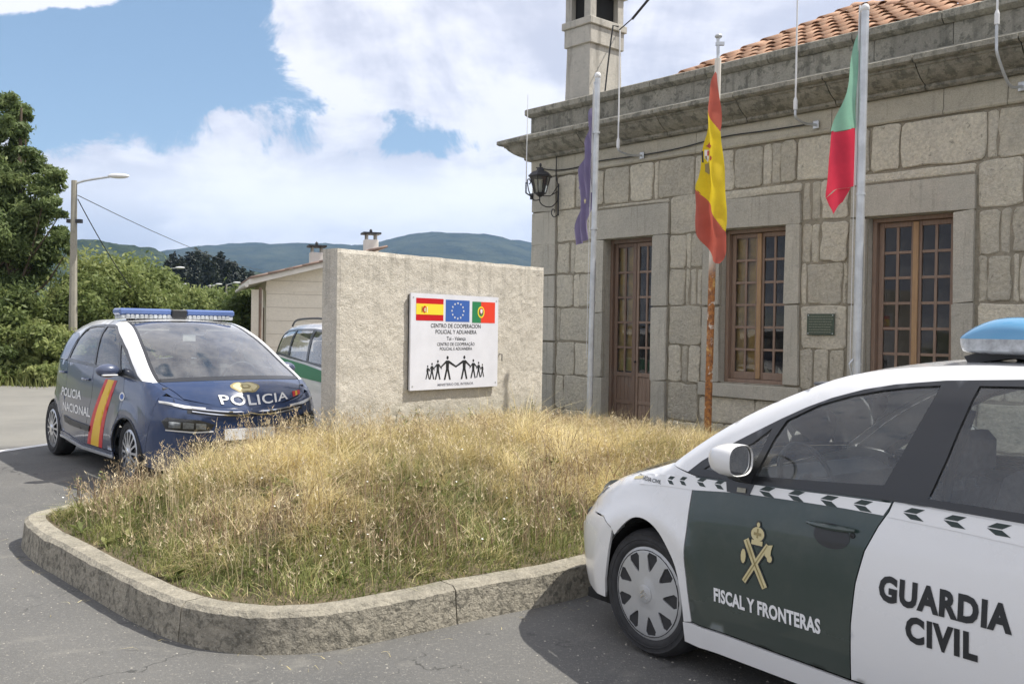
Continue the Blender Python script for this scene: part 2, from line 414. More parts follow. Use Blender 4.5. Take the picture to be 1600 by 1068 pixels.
def block_mat():
    m = stone('weathered block concrete', (0.66, 0.615, 0.53), (0.59, 0.55, 0.475), (0.46, 0.43, 0.375), 3.5, 0.016, 62, perobj=0, lichen_pits=((0.20, 0.175, 0.14), 48, 0.63, 0.8), streak=((0.36, 0.32, 0.26), 12, 0.62, 0.35))  # same speckle: dark pits painted into the colour
    nt = NT(m.node_tree); b = m.node_tree.nodes['Principled BSDF']; src = b.inputs['Base Color'].links[0].from_socket
    co = nt.node('ShaderNodeTexCoord').outputs['Object']; sz = nt.node('ShaderNodeSeparateXYZ', i_Vector=co); z = sz.outputs[2]
    mp = nt.node('ShaderNodeMapping', i_Vector=co); mp.inputs['Scale'].default_value = (1, 1, .05)
    run = nt.ramp(nt.noise(mp.outputs[0], 9, 5, .65), .46, .66)
    top_ = nt.ramp(nt.m('ADD', z, nt.m('MULTIPLY', nt.noise(co, 5, 4), .9)), 2.05, 2.75)
    c = nt.mix(nt.m('MULTIPLY', nt.m('MULTIPLY', run, top_), .45), src, (0.25, 0.235, 0.20))
    base = nt.ramp(nt.m('ADD', z, nt.m('MULTIPLY', nt.noise(co, 4, 6, .7), .7)), 1.35, .75)
    c = nt.mix(nt.m('MULTIPLY', base, .55), c, (0.27, 0.26, 0.185))
    nt.put(b.inputs['Base Color'], c); return m
MAT['block'] = block_mat()
MAT['chimney'] = stone('chimney render', (0.56, 0.53, 0.465), (0.47, 0.45, 0.40), (0.27, 0.26, 0.23), 3, 0.006, 90, perobj=0, streak=((0.15, 0.14, 0.12), 8, 0.5, 0.5))
MAT['kerb'] = stone('lichened kerb concrete', (0.40, 0.365, 0.29), (0.27, 0.25, 0.20), (0.14, 0.13, 0.105), 6, 0.035, 42, perobj=0.08, lichen_pits=((0.075, 0.072, 0.058), 24, 0.51, 0.55), world=None)
MAT['plaster'] = stone('cream plaster', (0.84, 0.77, 0.64), (0.78, 0.71, 0.59), (0.68, 0.62, 0.52), 1.0, 0.004, 60, perobj=0)
MAT['white_plaster'] = simple('white plaster', (0.75, 0.71, 0.64), 0.8, var=.08, vscale=2)
MAT['white'] = paint('white car paint', (0.80, 0.80, 0.79), 0.25, 0.05)
MAT['green_panel'] = paint('dark green car paint', (0.020, 0.040, 0.034), 0.22, 0.06)
MAT['navy'] = paint('navy car paint', (0.018, 0.042, 0.115), 0.22, 0.05)
MAT['flank'] = paint('dark grey blue flank film', (0.040, 0.055, 0.105), 0.3, 0.035)
MAT['black_plastic'] = simple('black plastic', (0.022, 0.023, 0.025), 0.45)
MAT['trim'] = simple('black window trim', (0.018, 0.019, 0.021), 0.3, coat=.3)
MAT['rubber'] = simple('tyre rubber', (0.028, 0.028, 0.029), 0.8, var=.25, vscale=14, bump=.001, bscale=200)
MAT['liner'] = simple('wheel arch liner', (0.012, 0.012, 0.012), 0.9)
MAT['hubcap'] = simple('silver hubcap', (0.46, 0.465, 0.46), 0.38, metal=0.25, coat=.2, var=.06, vscale=6)
MAT['alloy'] = simple('alloy rim', (0.55, 0.56, 0.58), 0.28, metal=0.7)
MAT['chrome'] = simple('chrome', (0.75, 0.76, 0.78), 0.12, metal=1.0)
MAT['mirror'] = simple('mirror glass', (0.85, 0.87, 0.88), 0.02, metal=1.0)
MAT['glass'] = glassmat('tinted car glass', (0.84, 0.89, 0.87), 1.9, 0.17)
MAT['side_glass_dark'] = glassmat('deep tinted car glass', (0.34, 0.37, 0.37), 1.3, 0.04)
MAT['dark_glass'] = glassmat('dark tinted car glass', (0.74, 0.78, 0.79), 1.8, 0.12)
MAT['screen_glass'] = glassmat('windscreen glass', (0.80, 0.86, 0.85), 2.3, 0.14)
MAT['pane'] = glassmat('window pane glass', (0.72, 0.74, 0.70), 1.0, 0.10)
MAT['lens'] = glassmat('clear lens', (0.85, 0.88, 0.9), 1.0, 0.05)
MAT['cabin'] = simple('dark cabin trim', (0.085, 0.088, 0.095), 0.7)
MAT['seat'] = simple('grey seat cloth', (0.17, 0.175, 0.19), 0.9, var=.15, vscale=30)
MAT['ink'] = simple('black lettering film', (0.022, 0.024, 0.026), 0.4)
MAT['ink_green'] = simple('dark green lettering film', (0.02, 0.035, 0.03), 0.35)
MAT['white_film'] = simple('white reflective film', (0.82, 0.82, 0.81), 0.35)
MAT['gold'] = simple('gold film', (0.60, 0.52, 0.28), 0.45)
MAT['gold_dark'] = simple('dark gold film', (0.30, 0.24, 0.10), 0.45)
MAT['red'] = simple('red film', (0.62, 0.025, 0.03), 0.4)
MAT['yellow'] = simple('yellow film', (0.83, 0.52, 0.03), 0.4)
MAT['blue_lens'] = simple('blue beacon lens', (0.10, 0.30, 0.50), 0.15, coat=.6)
MAT['blue_dark'] = simple('deep blue beacon lens', (0.10, 0.16, 0.36), 0.2, coat=.5)
MAT['grey_lens'] = simple('grey ribbed lens', (0.42, 0.44, 0.46), 0.22, coat=.5, var=.3, vscale=25)
MAT['steel'] = simple('galvanised steel', (0.55, 0.57, 0.58), 0.42, metal=0.55, var=.15, vscale=5)
MAT['wpaint'] = simple('white painted pole', (0.75, 0.75, 0.74), 0.4)
MAT['iron'] = simple('black wrought iron', (0.025, 0.025, 0.027), 0.5, bump=.001, bscale=80)
MAT['terracotta'] = stone('terracotta tile', (0.52, 0.30, 0.19), (0.60, 0.40, 0.27), (0.30, 0.19, 0.13), 5, 0.003, 120, perobj=0.22)
MAT['bronze'] = stone('green bronze', (0.08, 0.11, 0.085), (0.12, 0.14, 0.10), (0.04, 0.05, 0.04), 30, 0.006, 200, rough=.55, perobj=0)
MAT['ochre'] = simple('ochre inner shutter', (0.62, 0.40, 0.13), 0.7, var=.25, vscale=4)
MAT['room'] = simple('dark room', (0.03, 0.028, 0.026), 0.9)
MAT['pane_reflection'] = simple('pale curtain', (0.55, 0.53, 0.48), 0.9)  # for the painted pane reflections; sun visors share the colour
MAT['sign'] = simple('white sign board', (0.72, 0.73, 0.78), 0.32, var=.05, vscale=3)
MAT['sign_edge'] = simple('sign backing', (0.03, 0.03, 0.035), 0.6)
MAT['eu'] = simple('print blue', (0.05, 0.13, 0.42), 0.45)
MAT['pgreen'] = simple('print green', (0.03, 0.22, 0.09), 0.45)
MAT['pred'] = simple('print red', (0.78, 0.06, 0.03), 0.45)
MAT['dred'] = simple('print deep red', (0.55, 0.01, 0.015), 0.45)
MAT['pyel'] = simple('print yellow', (0.90, 0.68, 0.05), 0.45)
MAT['bark'] = stone('bark', (0.16, 0.12, 0.085), (0.10, 0.08, 0.06), (0.05, 0.04, 0.03), 4, .01, 50, perobj=0.1)
MAT['pole_concrete'] = stone('pole concrete', (0.40, 0.37, 0.30), (0.33, 0.31, 0.26), (0.2, .19, .16), 3, .004, 60, perobj=0.05)

def wood(name, c1, c2, c3):
    m, nt, b = newmat(name); co = nt.node('ShaderNodeTexCoord').outputs['Object']
    mp = nt.node('ShaderNodeMapping', i_Vector=co); mp.inputs['Scale'].default_value = (1, 1, 0.12)
    g = nt.noise(mp.outputs[0], 45, 6, .65, .4); p = nt.noise(co, 4, 4, .6)
    c = nt.mix(nt.ramp(g, .35, .65), c1, c2); c = nt.mix(nt.m('MULTIPLY', nt.ramp(p, .5, .75), .6), c, c3)
    nt.put(b.inputs['Base Color'], c); b.inputs['Roughness'].default_value = .6
    bp = nt.node('ShaderNodeBump', i_Strength=.8, i_Distance=.002, i_Height=g); nt.l.new(bp.outputs[0], b.inputs['Normal'])
    return m
MAT['wood'] = wood('varnished wood', (0.235, 0.16, 0.115), (0.29, 0.205, 0.15), (0.18, 0.14, 0.115))
MAT['wood_grey'] = wood('weathered wood', (0.20, 0.13, 0.09), (0.16, 0.11, 0.08), (0.19, 0.165, 0.14))
MAT['wood_light'] = wood('honey wood', (0.40, 0.25, 0.125), (0.33, 0.205, 0.105), (0.25, 0.165, 0.10))

def rusty():
    m, nt, b = newmat('rusty white pole'); co = nt.node('ShaderNodeTexCoord').outputs['Object']
    n = nt.noise(co, 7, 6, .7, .5); z = nt.node('ShaderNodeSeparateXYZ', i_Vector=co).outputs[2]
    edge = nt.ramp(z, 2.45, 2.15)
    f = nt.m('MULTIPLY', nt.ramp(n, 0.36, 0.46), edge); d = nt.ramp(nt.noise(co, 22, 5, .7), .4, .65)
    rc = nt.mix(d, (0.42, 0.17, 0.04), (0.16, 0.06, 0.025)); rc = nt.mix(nt.ramp(nt.noise(co, 12, 4), .58, .7), rc, (.62, .38, .12))
    nt.put(b.inputs['Base Color'], nt.mix(f, (0.70, 0.66, 0.58), rc)); b.inputs['Roughness'].default_value = .6
    return m
MAT['rusty'] = rusty()

def asphalt():
    m, nt, b = newmat('asphalt'); co = nt.node('ShaderNodeNewGeometry').outputs['Position']
    a = nt.ramp(nt.noise(co, 0.55, 6, .6, .3), .35, .7); g = nt.noise(co, 120, 3, .8)
    sp = nt.node('ShaderNodeTexVoronoi', i_Vector=co, i_Scale=70.0); r = nt.node('ShaderNodeSeparateColor', i_Color=sp.outputs['Color']).outputs[0]
    c = nt.mix(a, (0.135, 0.133, 0.126), (0.185, 0.180, 0.166))
    c = nt.mix(nt.m('MULTIPLY', nt.ramp(g, .35, .7), .5), c, (0.07, 0.07, 0.068))
    c = nt.mix(nt.m('MULTIPLY', nt.ramp(nt.noise(co, 45, 4, .75), .54, .66), .55), c, (0.30, 0.285, 0.25))
    c = nt.mix(nt.m('MULTIPLY', nt.ramp(nt.noise(co, 1.3, 5, .7, 1.0), .56, .70), .45), c, (0.25, 0.24, 0.21))
    c = nt.mix(nt.m('MULTIPLY', nt.m('MULTIPLY', nt.ramp(r, .90, .94), nt.ramp(sp.outputs['Distance'], .34, .22)), .5), c, (0.36, 0.345, 0.31))
    st = nt.ramp(nt.noise(co, 2.2, 7, .65, .6), .56, .75); c = nt.mix(nt.m('MULTIPLY', st, .3), c, (0.09, 0.09, 0.086))
    oil = nt.ramp(nt.noise(co, 3.1, 3, .5, .2), .69, .74); c = nt.mix(nt.m('MULTIPLY', oil, .45), c, (.05, .05, .048))
    cr = nt.node('ShaderNodeTexVoronoi', i_Scale=0.9, feature='DISTANCE_TO_EDGE')
    wv = nt.node('ShaderNodeVectorMath', operation='ADD'); nt.put(wv.inputs[0], co)
    nn = nt.node('ShaderNodeTexNoise', i_Vector=co, i_Scale=3.0, i_Detail=5.0); sc_ = nt.node('ShaderNodeVectorMath', operation='SCALE', i_Scale=0.5); nt.put(sc_.inputs[0], nn.outputs['Color']); nt.put(wv.inputs[1], sc_.outputs[0]); nt.put(cr.inputs['Vector'], wv.outputs[0])
    ck = nt.m('MULTIPLY', nt.ramp(cr.outputs['Distance'], 0.008, 0.0), nt.ramp(nt.noise(co, .8, 3), .5, .6)); c = nt.mix(nt.m('MULTIPLY', ck, .75), c, (0.04, 0.04, 0.038))
    # older, sandier surfacing beyond the bay line
    s = nt.node('ShaderNodeSeparateXYZ', i_Vector=co); ln = nt.m('ADD', s.outputs[1], nt.m('MULTIPLY', s.outputs[0], -0.25))
    far = nt.ramp(nt.m('ADD', ln, nt.m('MULTIPLY', nt.noise(co, 1.5, 4), .5)), 14.0, 14.4)
    c2 = nt.mix(nt.ramp(nt.noise(co, .7, 6, .7), .35, .7), (0.25, 0.24, 0.21), (0.20, 0.193, 0.172)); c2 = nt.mix(nt.m('MULTIPLY', nt.ramp(g, .4, .7), .3), c2, (.14, .135, .12))
    c = nt.mix(far, c, c2)
    nt.put(b.inputs['Base Color'], c); b.inputs['Roughness'].default_value = .85; b.inputs['Specular IOR Level'].default_value = .3
    bp = nt.node('ShaderNodeBump', i_Strength=1.0, i_Distance=.006, i_Height=nt.m('ADD', g, nt.m('MULTIPLY', r, .15))); nt.l.new(bp.outputs[0], b.inputs['Normal'])
    return m
MAT['asphalt'] = asphalt()
MAT['soil'] = stone('dry soil', (0.17, 0.135, 0.085), (0.12, 0.10, 0.06), (0.09, 0.10, 0.045), 4, .03, 30, perobj=0, world=True)
MAT['road_paint'] = simple('worn road paint', (0.72, 0.71, 0.68), 0.7, var=.15, vscale=6)

# ------------------------------------------------------------------ ground
g = mesh('ground', [(-3000, -400, -0.03), (3000, -400, -0.03), (3000, 6000, -0.03), (-3000, 6000, -0.03)], [(0, 1, 2, 3)], simple('meadow ground', (0.10, 0.11, 0.045), 0.95, var=.3, vscale=.02))
tag(g, kind='structure')
lot = mesh('car_park', [(-60, -30, 0), (40, -30, 0), (40, 40, 0), (6, 60, 0), (-10, 60, 0), (-16, 24.4, 0), (-60, 24.0, 0)], [(0, 1, 2, 3, 4, 5, 6)], MAT['asphalt']); tag(lot, kind='structure')
a = on_ground(0, 705); b_ = on_ground(57, 696.5)
d = (b_ - a).normalized(); nrm = Vector((d.y, -d.x, 0)) * .07
p0 = a - d * 7; p1 = b_ + d * 0.7
ln = mesh('bay_line', [tuple(p0 - nrm + Vector((0, 0, .004))), tuple(p0 + nrm + Vector((0, 0, .004))), tuple(p1 + nrm + Vector((0, 0, .004))), tuple(p1 - nrm + Vector((0, 0, .004)))], [(0, 1, 2, 3)], MAT['road_paint']); tag(ln, kind='structure')
# faint old painted patch in front of the blue car
wp = on_ground(140, 742); wm = []
for i in range(10):
    q = 2 * math.pi * i / 10; wm.append((wp.x + math.cos(q) * .22 * random.uniform(.6, 1.1), wp.y + math.sin(q) * .12 * random.uniform(.5, 1.2), .004))

# ------------------------------------------------------------------ traffic island: kerb stones, earth mound
K = [(-3.50, 7.35), (-3.56, 7.05), (-3.47, 6.80), (-3.15, 6.37), (-2.79, 5.98), (-2.06, 5.19), (-1.67, 4.84), (-1.40, 4.70), (-1.13, 4.67), (-.87, 4.75), (-.52, 5.00), (-.12, 5.33), (.25, 5.60), (.56, 5.89), (1.1, 6.44), (1.9, 7.15), (2.9, 8.0), (4.2, 8.9), (5.4, 9.6)]
KB = [(5.0, 10.35), (4.0, 11.3), (1.5, 14.1), (0.6, 15.1), (0.0, 14.2), (-0.5, 12.6), (-1.2, 11.1), (-1.75, 10.2), (-2.0, 9.6), (-2.3, 9.1), (-2.9, 8.5), (-3.35, 7.9)]
ring = curve(K + KB, 5, closed=True)
ring = [np.array(p) for p in ring]
def offset_ring(rg, dist):
    out = []; n = len(rg)
    for i in range(n):
        dd = rg[(i + 1) % n] - rg[i - 1]; dd = dd / np.linalg.norm(dd); out.append(rg[i] + np.array([-dd[1], dd[0]]) * dist)
    return out
inner = offset_ring(ring, 0.15)
dists = [0]
for i in range(len(ring)): dists.append(dists[-1] + np.linalg.norm(ring[(i + 1) % len(ring)] - ring[i]))
kerb = empty('kerb', (0, 0, 0)); kerb['kind'] = 'structure'
n = len(ring); i = 0
breaks = [0]
while dists[breaks[-1]] < dists[-1] - 1e-6:
    j = breaks[-1]
    while j < n and dists[j] < dists[breaks[-1]] + 1.55: j += 1
    breaks.append(j)
    if j >= n: break
for a_, b_ in zip(breaks[:-1], breaks[1:]):
    m_ = MB(); idx = list(range(a_, b_ + 1)); prof = []
    L_ = []
    for q, k in enumerate(idx):
        o_ = ring[k % n].copy(); i_ = inner[k % n].copy()
        if q == 0: t_ = (ring[(k + 1) % n] - o_); t_ = t_ / np.linalg.norm(t_) * .004; o_ = o_ + t_; i_ = i_ + t_
        if q == len(idx) - 1: t_ = (ring[(k - 1) % n] - o_); t_ = t_ / np.linalg.norm(t_) * .004; o_ = o_ + t_; i_ = i_ + t_
        L_.append((o_, i_))
    # subdivide along for an uneven worn edge
    L2 = []
    for q in range(len(L_) - 1):
        for w in range(4): L2.append((L_[q][0] * (1 - w / 4) + L_[q + 1][0] * w / 4, L_[q][1] * (1 - w / 4) + L_[q + 1][1] * w / 4))
    L2.append(L_[-1])
    vs = []; fs = []
    for o_, i_ in L2:
        nn_ = (i_ - o_) / .15
        wv = lambda s_, k_: noise.noise(Vector((o_[0] * s_, o_[1] * s_, k_)))
        h_ = .2 + .006 * wv(3, 1) ; b0 = .02 + .012 * abs(wv(9, 3)); bb = .012 * wv(5, 7)
        pts = [o_ - nn_ * .01, o_ + nn_ * (.004 + bb * .6), o_ + nn_ * (bb * .6 + .012), o_ + nn_ * (b0 + .018), i_, i_]
        zs = [-.02, .09, h_ - b0, h_, h_ + .003 * wv(7, 2), .05]
        vs += [(p[0], p[1], z) for p, z in zip(pts, zs)]
    for q in range(len(L2) - 1):
        for w in range(5): fs.append((q * 6 + w, (q + 1) * 6 + w, (q + 1) * 6 + w + 1, q * 6 + w + 1))
    fs.append((0, 1, 2, 3, 4, 5)); q = (len(L2) - 1) * 6; fs.append(tuple(q + w for w in range(6))[::-1])
    ks = mesh('kerb_stone', vs, fs, MAT['kerb'], kerb)

inr = np.array(inner)
def dist_in(P):
    P = np.asarray(P, float); d = np.full(len(P), 1e9)
    A = inr; B = np.roll(inr, -1, 0)
    for a_, b_ in zip(A, B):
        ab = b_ - a_; tt = np.clip(((P - a_) @ ab) / (ab @ ab), 0, 1); q = a_ + tt[:, None] * ab
        d = np.minimum(d, np.linalg.norm(P - q, axis=1))
    return np.where(inside(P, inr), d, -d)
FN = np.array([-.7455, -.6665])
def mound_h(P):
    d = dist_in(P); d = np.maximum(d, 0)
    wall = 11 + P @ FN                       # metres in front of the facade
    k = smoothstep(0.0, 1.5, d) * (.25 + .75 * smoothstep(2.2, 4.4, wall)) * smoothstep(.2, 1.2, wall)
    lump = np.array([noise.noise(Vector((p[0] * 1.3, p[1] * 1.3, 0))) for p in P]) * .05 * smoothstep(0, .6, d)
    bulge = .15 * np.exp(-(((P[:, 0] + 2.0) / 1.1) ** 2 + ((P[:, 1] - 8.4) / .9) ** 2)) * smoothstep(0, .9, d)
    return .185 + .385 * k + lump + bulge
Pm, Fm = fill([tuple(p) for p in inner[::2]], [], 0.16)
hm = mound_h(Pm)
md = mesh('earth_mound', np.c_[Pm, hm], Fm, MAT['soil'], None, True); tag(md, kind='structure')

# ------------------------------------------------------------------ grass and weeds on the island
def blades(P, base, length, lean_dir, lean, width, tone, segs=3, wav=None):
    n = len(P); s = np.linspace(0, 1, segs + 1)
    az_ = rng.uniform(0, 2 * np.pi, n); wd = np.c_[np.cos(az_), np.sin(az_)]
    V = np.zeros((n, segs + 1, 2, 3))
    for k, u in enumerate(s):
        w = width * (1 - u) ** .7 * .5 + .0003
        cx = P[:, 0] + lean_dir[:, 0] * lean * length * u * u; cy = P[:, 1] + lean_dir[:, 1] * lean * length * u * u
        cz = base + length * u * (1 - .35 * lean * u)
        V[:, k, 0, 0] = cx - wd[:, 0] * w; V[:, k, 0, 1] = cy - wd[:, 1] * w; V[:, k, 0, 2] = cz
        V[:, k, 1, 0] = cx + wd[:, 0] * w; V[:, k, 1, 1] = cy + wd[:, 1] * w; V[:, k, 1, 2] = cz
    V = V.reshape(-1, 3); F = []
    b0 = np.arange(n) * (segs + 1) * 2
    for k in range(segs): F.append(np.c_[b0 + 2 * k, b0 + 2 * k + 1, b0 + 2 * k + 3, b0 + 2 * k + 2])
    F = np.stack(F, 1).reshape(-1, 4)
    return V, F, np.repeat(tone, (segs + 1) * 2)
def fast_mesh(name, V, F, tone, mat, parent=None):
    me = bpy.data.meshes.new(name); nf = len(F); k = F.shape[1]
    me.vertices.add(len(V)); me.vertices.foreach_set('co', V.astype(np.float32).ravel())
    me.loops.add(nf * k); me.loops.foreach_set('vertex_index', F.astype(np.int32).ravel())
    me.polygons.add(nf); me.polygons.foreach_set('loop_start', (np.arange(nf) * k).astype(np.int32)); me.polygons.foreach_set('loop_total', np.full(nf, k, np.int32))
    if tone is not None:
        at_ = me.attributes.new('tone', 'FLOAT', 'POINT'); at_.data.foreach_set('value', tone.astype(np.float32))
    me.update(); me.validate()
    return link(name, me, mat, parent)
def nz(P, s, k=0.0): return np.array([noise.noise(Vector((p[0] * s, p[1] * s, k))) for p in P])
def scatter(n, clump=0.0):
    lo = inr.min(0); hi = inr.max(0); out = []
    while sum(map(len, out)) < n:
        Q = rng.uniform(lo, hi, (n * 2, 2))
        # density follows what the island shows: nearer half dense
        keep = rng.random(len(Q)) < np.clip(1.35 - (Q[:, 1] - 5) * .085 - np.maximum(Q[:, 0] - 1.8, 0) * .35, .06, 1)
        Q = Q[keep]; Q = Q[dist_in(Q) > 0.03]
        out.append(Q)
    return np.concatenate(out)[:n]
GR = leafmat('dry grass', (0.34, 0.285, 0.14), (0.66, 0.55, 0.27), (0.88, 0.77, 0.45), .35)
GG = leafmat('green grass', (0.10, 0.125, 0.035), (0.20, 0.23, 0.07), (0.42, 0.42, 0.17), .35)
WD = leafmat('weed stems', (0.26, 0.18, 0.12), (0.46, 0.36, 0.22), (0.70, 0.60, 0.40), .2)
wind = np.array([-0.75, -0.45])
def monument_clear(P):       # nothing grows through the concrete block
    D_ = np.array([.6455, .7638]); Nn_ = np.array([.7638, -.6455]); q = P - np.array([-1.722, 9.4])
    return ~((q @ D_ > -.02) & (q @ D_ < 3.3) & (q @ Nn_ < .02) & (q @ Nn_ > -.26))
def field(n, kind):
    P = scatter(n); P = P[monument_clear(P)]; d = dist_in(P); h0 = mound_h(P)
    patch = nz(P, .9, 3); fine = nz(P, 3.2, 9)
    edge = smoothstep(1.3, 0.1, d) * smoothstep(9.0, 6.5, P[:, 1])
    if kind == 'dry':
        keep = rng.random(len(P)) < np.clip(.95 - .75 * edge + .6 * patch, .12, 1)
        L = rng.uniform(.08, .26, len(P)) * (1 - .45 * edge) * (1 + .7 * fine); w = rng.uniform(.0028, .0055, len(P))
        bare = nz(P, 2.4, 77); keep &= ~((bare > .22) & (rng.random(len(P)) < .75)); L = L * (1 + .9 * nz(P, 3.0, 55))
        tone = np.clip(.48 + .8 * patch + .7 * fine + rng.normal(0, .24, len(P)), 0, 1); L = L * (1 + .5 * nz(P, 5.5, 20))
    else:
        keep = rng.random(len(P)) < np.clip(.38 + 1.0 * edge - 1.1 * patch, .05, 1)
        L = rng.uniform(.05, .17, len(P)) * (1 + .6 * fine); w = rng.uniform(.0035, .009, len(P))
        tone = np.clip(.45 + .5 * fine + rng.normal(0, .2, len(P)), 0, 1)
    a_ = rng.uniform(0, 2 * np.pi, len(P)); lay = nz(P, 1.7, 31) * 3.2; ld = np.c_[np.cos(a_), np.sin(a_)] * .75 + np.c_[np.cos(lay), np.sin(lay)] * .7 + wind * .4
    lean = rng.uniform(.3, 1.5, len(P)) * (1 + 1.0 * np.abs(patch))
    L = L * (0.6 + 0.4 * smoothstep(0.0, .3, d))
    k = keep
    return blades(P[k], h0[k] - .01, L[k], ld[k], lean[k], w[k], tone[k])
V, F, T = field(150000, 'dry'); tag(fast_mesh('dry_grass', V, F, T, GR), 'tall dry straw coloured grass covering the kerbed island mound', 'grass', kind='stuff')
V, F, T = field(90000, 'green'); tag(fast_mesh('green_grass', V, F, T, GG), 'short green grass growing among the straw near the kerb', 'grass', kind='stuff')
# seed stalks: thin stems with small branching heads
P = scatter(5200); P = P[monument_clear(P)]; d = dist_in(P); P = P[(d > .12)]; d = dist_in(P); h0 = mound_h(P)
back = smoothstep(7.5, 9.5, P[:, 1])
L = rng.uniform(.20, .40, len(P)) * (1 - .30 * back) * (.55 + .45 * smoothstep(0, .5, d)); a_ = rng.uniform(0, 2 * np.pi, len(P)); ld = np.c_[np.cos(a_), np.sin(a_)] * .6 + wind * .4
lean = rng.uniform(.05, .5, len(P)); tone = np.clip(rng.normal(.55, .25, len(P)), 0, 1)
V1, F1, T1 = blades(P, h0, L, ld, lean, np.full(len(P), .0035), tone)
tip = np.c_[P + ld * (lean * L)[:, None], h0 + L * (1 - .35 * lean)]
rep = 7; TP = np.repeat(tip, rep, 0); TP[:, 2] -= rng.uniform(0, .09, len(TP)); off = rng.normal(0, .010, (len(TP), 2)); a2 = rng.uniform(0, 2 * np.pi, len(TP))
V2, F2, T2 = blades(TP[:, :2] + off, TP[:, 2], rng.uniform(.015, .035, len(TP)), np.c_[np.cos(a2), np.sin(a2)], rng.uniform(.2, 1.2, len(TP)), rng.uniform(.004, .008, len(TP)), np.clip(np.repeat(tone, rep) + .15, 0, 1), segs=1)
V = np.concatenate([V1, V2]); 
F2q = F2 + len(V1)
tag(fast_mesh('seed_stalks', V, np.concatenate([F1, F2q]), np.concatenate([T1, T2]), WD), 'thin seeding grass stalks standing above the island grass', 'grass', kind='stuff')

# taller brown weeds in loose drifts
P = scatter(9000); P = P[monument_clear(P)]; d = dist_in(P); P = P[(d > .25) & (nz(P, 1.1, 40) > .12)]; d = dist_in(P); h0 = mound_h(P); a_ = rng.uniform(0, 2 * np.pi, len(P)); a2 = np.c_[np.cos(a_), np.sin(a_)]
V, F, T = blades(P, h0, rng.uniform(.12, .34, len(P)), a2, rng.uniform(.1, .8, len(P)), rng.uniform(.005, .012, len(P)), np.clip(rng.normal(.15, .15, len(P)), 0, 1))
tag(fast_mesh('brown_weeds', V, F, T, WD), 'drifts of browned weeds among the straw grass of the island', 'weeds', kind='stuff')

# low broad-leaved rosettes in the thin spots
n = 420; P = scatter(n); P = P[monument_clear(P)]; h0 = mound_h(P); q = 9; n = len(P); C = np.repeat(P, q, 0); Z = np.repeat(h0, q) + .01; a_ = rng.uniform(0, 2 * np.pi, n * q); dr_ = np.c_[np.cos(a_), np.sin(a_)]
Lr = np.repeat(rng.uniform(.03, .085, n), q) * rng.uniform(.7, 1.2, n * q); sd_ = np.c_[-dr_[:, 1], dr_[:, 0]]; Zu = rng.uniform(.15, .8, n * q)
V = np.stack([np.c_[C, Z], np.c_[C + dr_ * (Lr * .5)[:, None] + sd_ * (Lr * .2)[:, None], Z + Lr * Zu * .8], np.c_[C + dr_ * Lr[:, None], Z + Lr * Zu], np.c_[C + dr_ * (Lr * .5)[:, None] - sd_ * (Lr * .2)[:, None], Z + Lr * Zu * .8]], 1).reshape(-1, 3)
tag(fast_mesh('broad_leaf_weeds', V, np.arange(len(V)).reshape(-1, 4), np.repeat(rng.random(n * q), 4), GG), 'low broad leaved weeds among the island grass', 'weeds', kind='stuff')

# leafy weeds in front of the block and by the left pole: each a thing
def weed(x, y, h, nst, label, dens=14):
    z0 = float(mound_h(np.array([[x, y]]))[0]); root = empty('weed_plant', (x, y, z0), 0, label, 'weed', 'leafy weeds in front of the concrete block')
    st = MB(); LV = []; LF = []; LT = []
    for k in range(nst):
        a = random.uniform(0, 6.28); l = random.uniform(.05, .3) * h; hh = h * random.uniform(.6, 1)
        pts = [(random.uniform(-.02, .02), random.uniform(-.02, .02), 0)]
        for q in (1, 2, 3): u = q / 3; pts.append((pts[0][0] + math.cos(a) * l * u * u + random.uniform(-.01, .01), pts[0][1] + math.sin(a) * l * u * u, hh * u))
        st.tube(pts, [.004, .003, .0025, .001], 4)
        for q in range(dens):
            u = random.uniform(.25, 1); px_ = pts[0][0] + math.cos(a) * l * u * u; py_ = pts[0][1] + math.sin(a) * l * u * u; pz = hh * u
            b = random.uniform(0, 6.28); s_ = random.uniform(.026, .062) * (1.2 - .5 * u); up = random.uniform(-.3, .8)
            dv = Vector((math.cos(b), math.sin(b), up)).normalized(); sv = dv.cross(Vector((0, 0, 1))).normalized() * s_ * .3
            c = Vector((px_, py_, pz)); k0 = len(LV); LV += [c, c + dv * s_ * .5 + sv, c + dv * s_, c + dv * s_ * .5 - sv]; LF.append((k0, k0 + 1, k0 + 2, k0 + 3)); tt = random.random(); LT += [tt] * 4
    st.build('stem', WD, root); fast_mesh('foliage', np.array([tuple(v) for v in LV]), np.array(LF), np.array(LT), GG, root)
def weed_at(px, w, h, nst, label, dens=14):
    D_ = Vector((.6455, .7638, 0)); Nn_ = Vector((.7638, -.6455, 0)); p = on_plane(px, 640, Vector((-1.722, 9.4, 0)) + Nn_ * w, Nn_)
    weed(p.x, p.y, h * 1.55, nst + 2, label, int(dens * 1.6))
weed_at(556, .18, .26, 6, 'small leafy weed at the left foot of the concrete block')
weed_at(640, .14, .32, 9, 'bushy weed under the left part of the sign board', 20)
weed_at(668, .10, .30, 8, 'leafy weed right under the middle of the sign board', 20)
weed_at(700, .20, .22, 7, 'low weed under the right half of the sign board', 16)
weed_at(738, .15, .27, 4, 'tall single weed beneath the right edge of the sign board', 12)
weed_at(800, .12, .26, 5, 'weed between the sign board and the right end of the block')
weed_at(835, .14, .30, 5, 'weed at the right end of the concrete block')
weed_at(600, .35, .20, 6, 'short weed left of the sign board on the mound')
for (px, py, Y_, lab) in ((160, 745, 7.6, 'weed leaning out over the kerb near the blue police car'), (122, 770, 7.2, 'dry weed at the left tip of the island')):
    p = at(px, py, Y_); weed(max(p.x, -3.25), Y_, .3, 6, lab, 5)

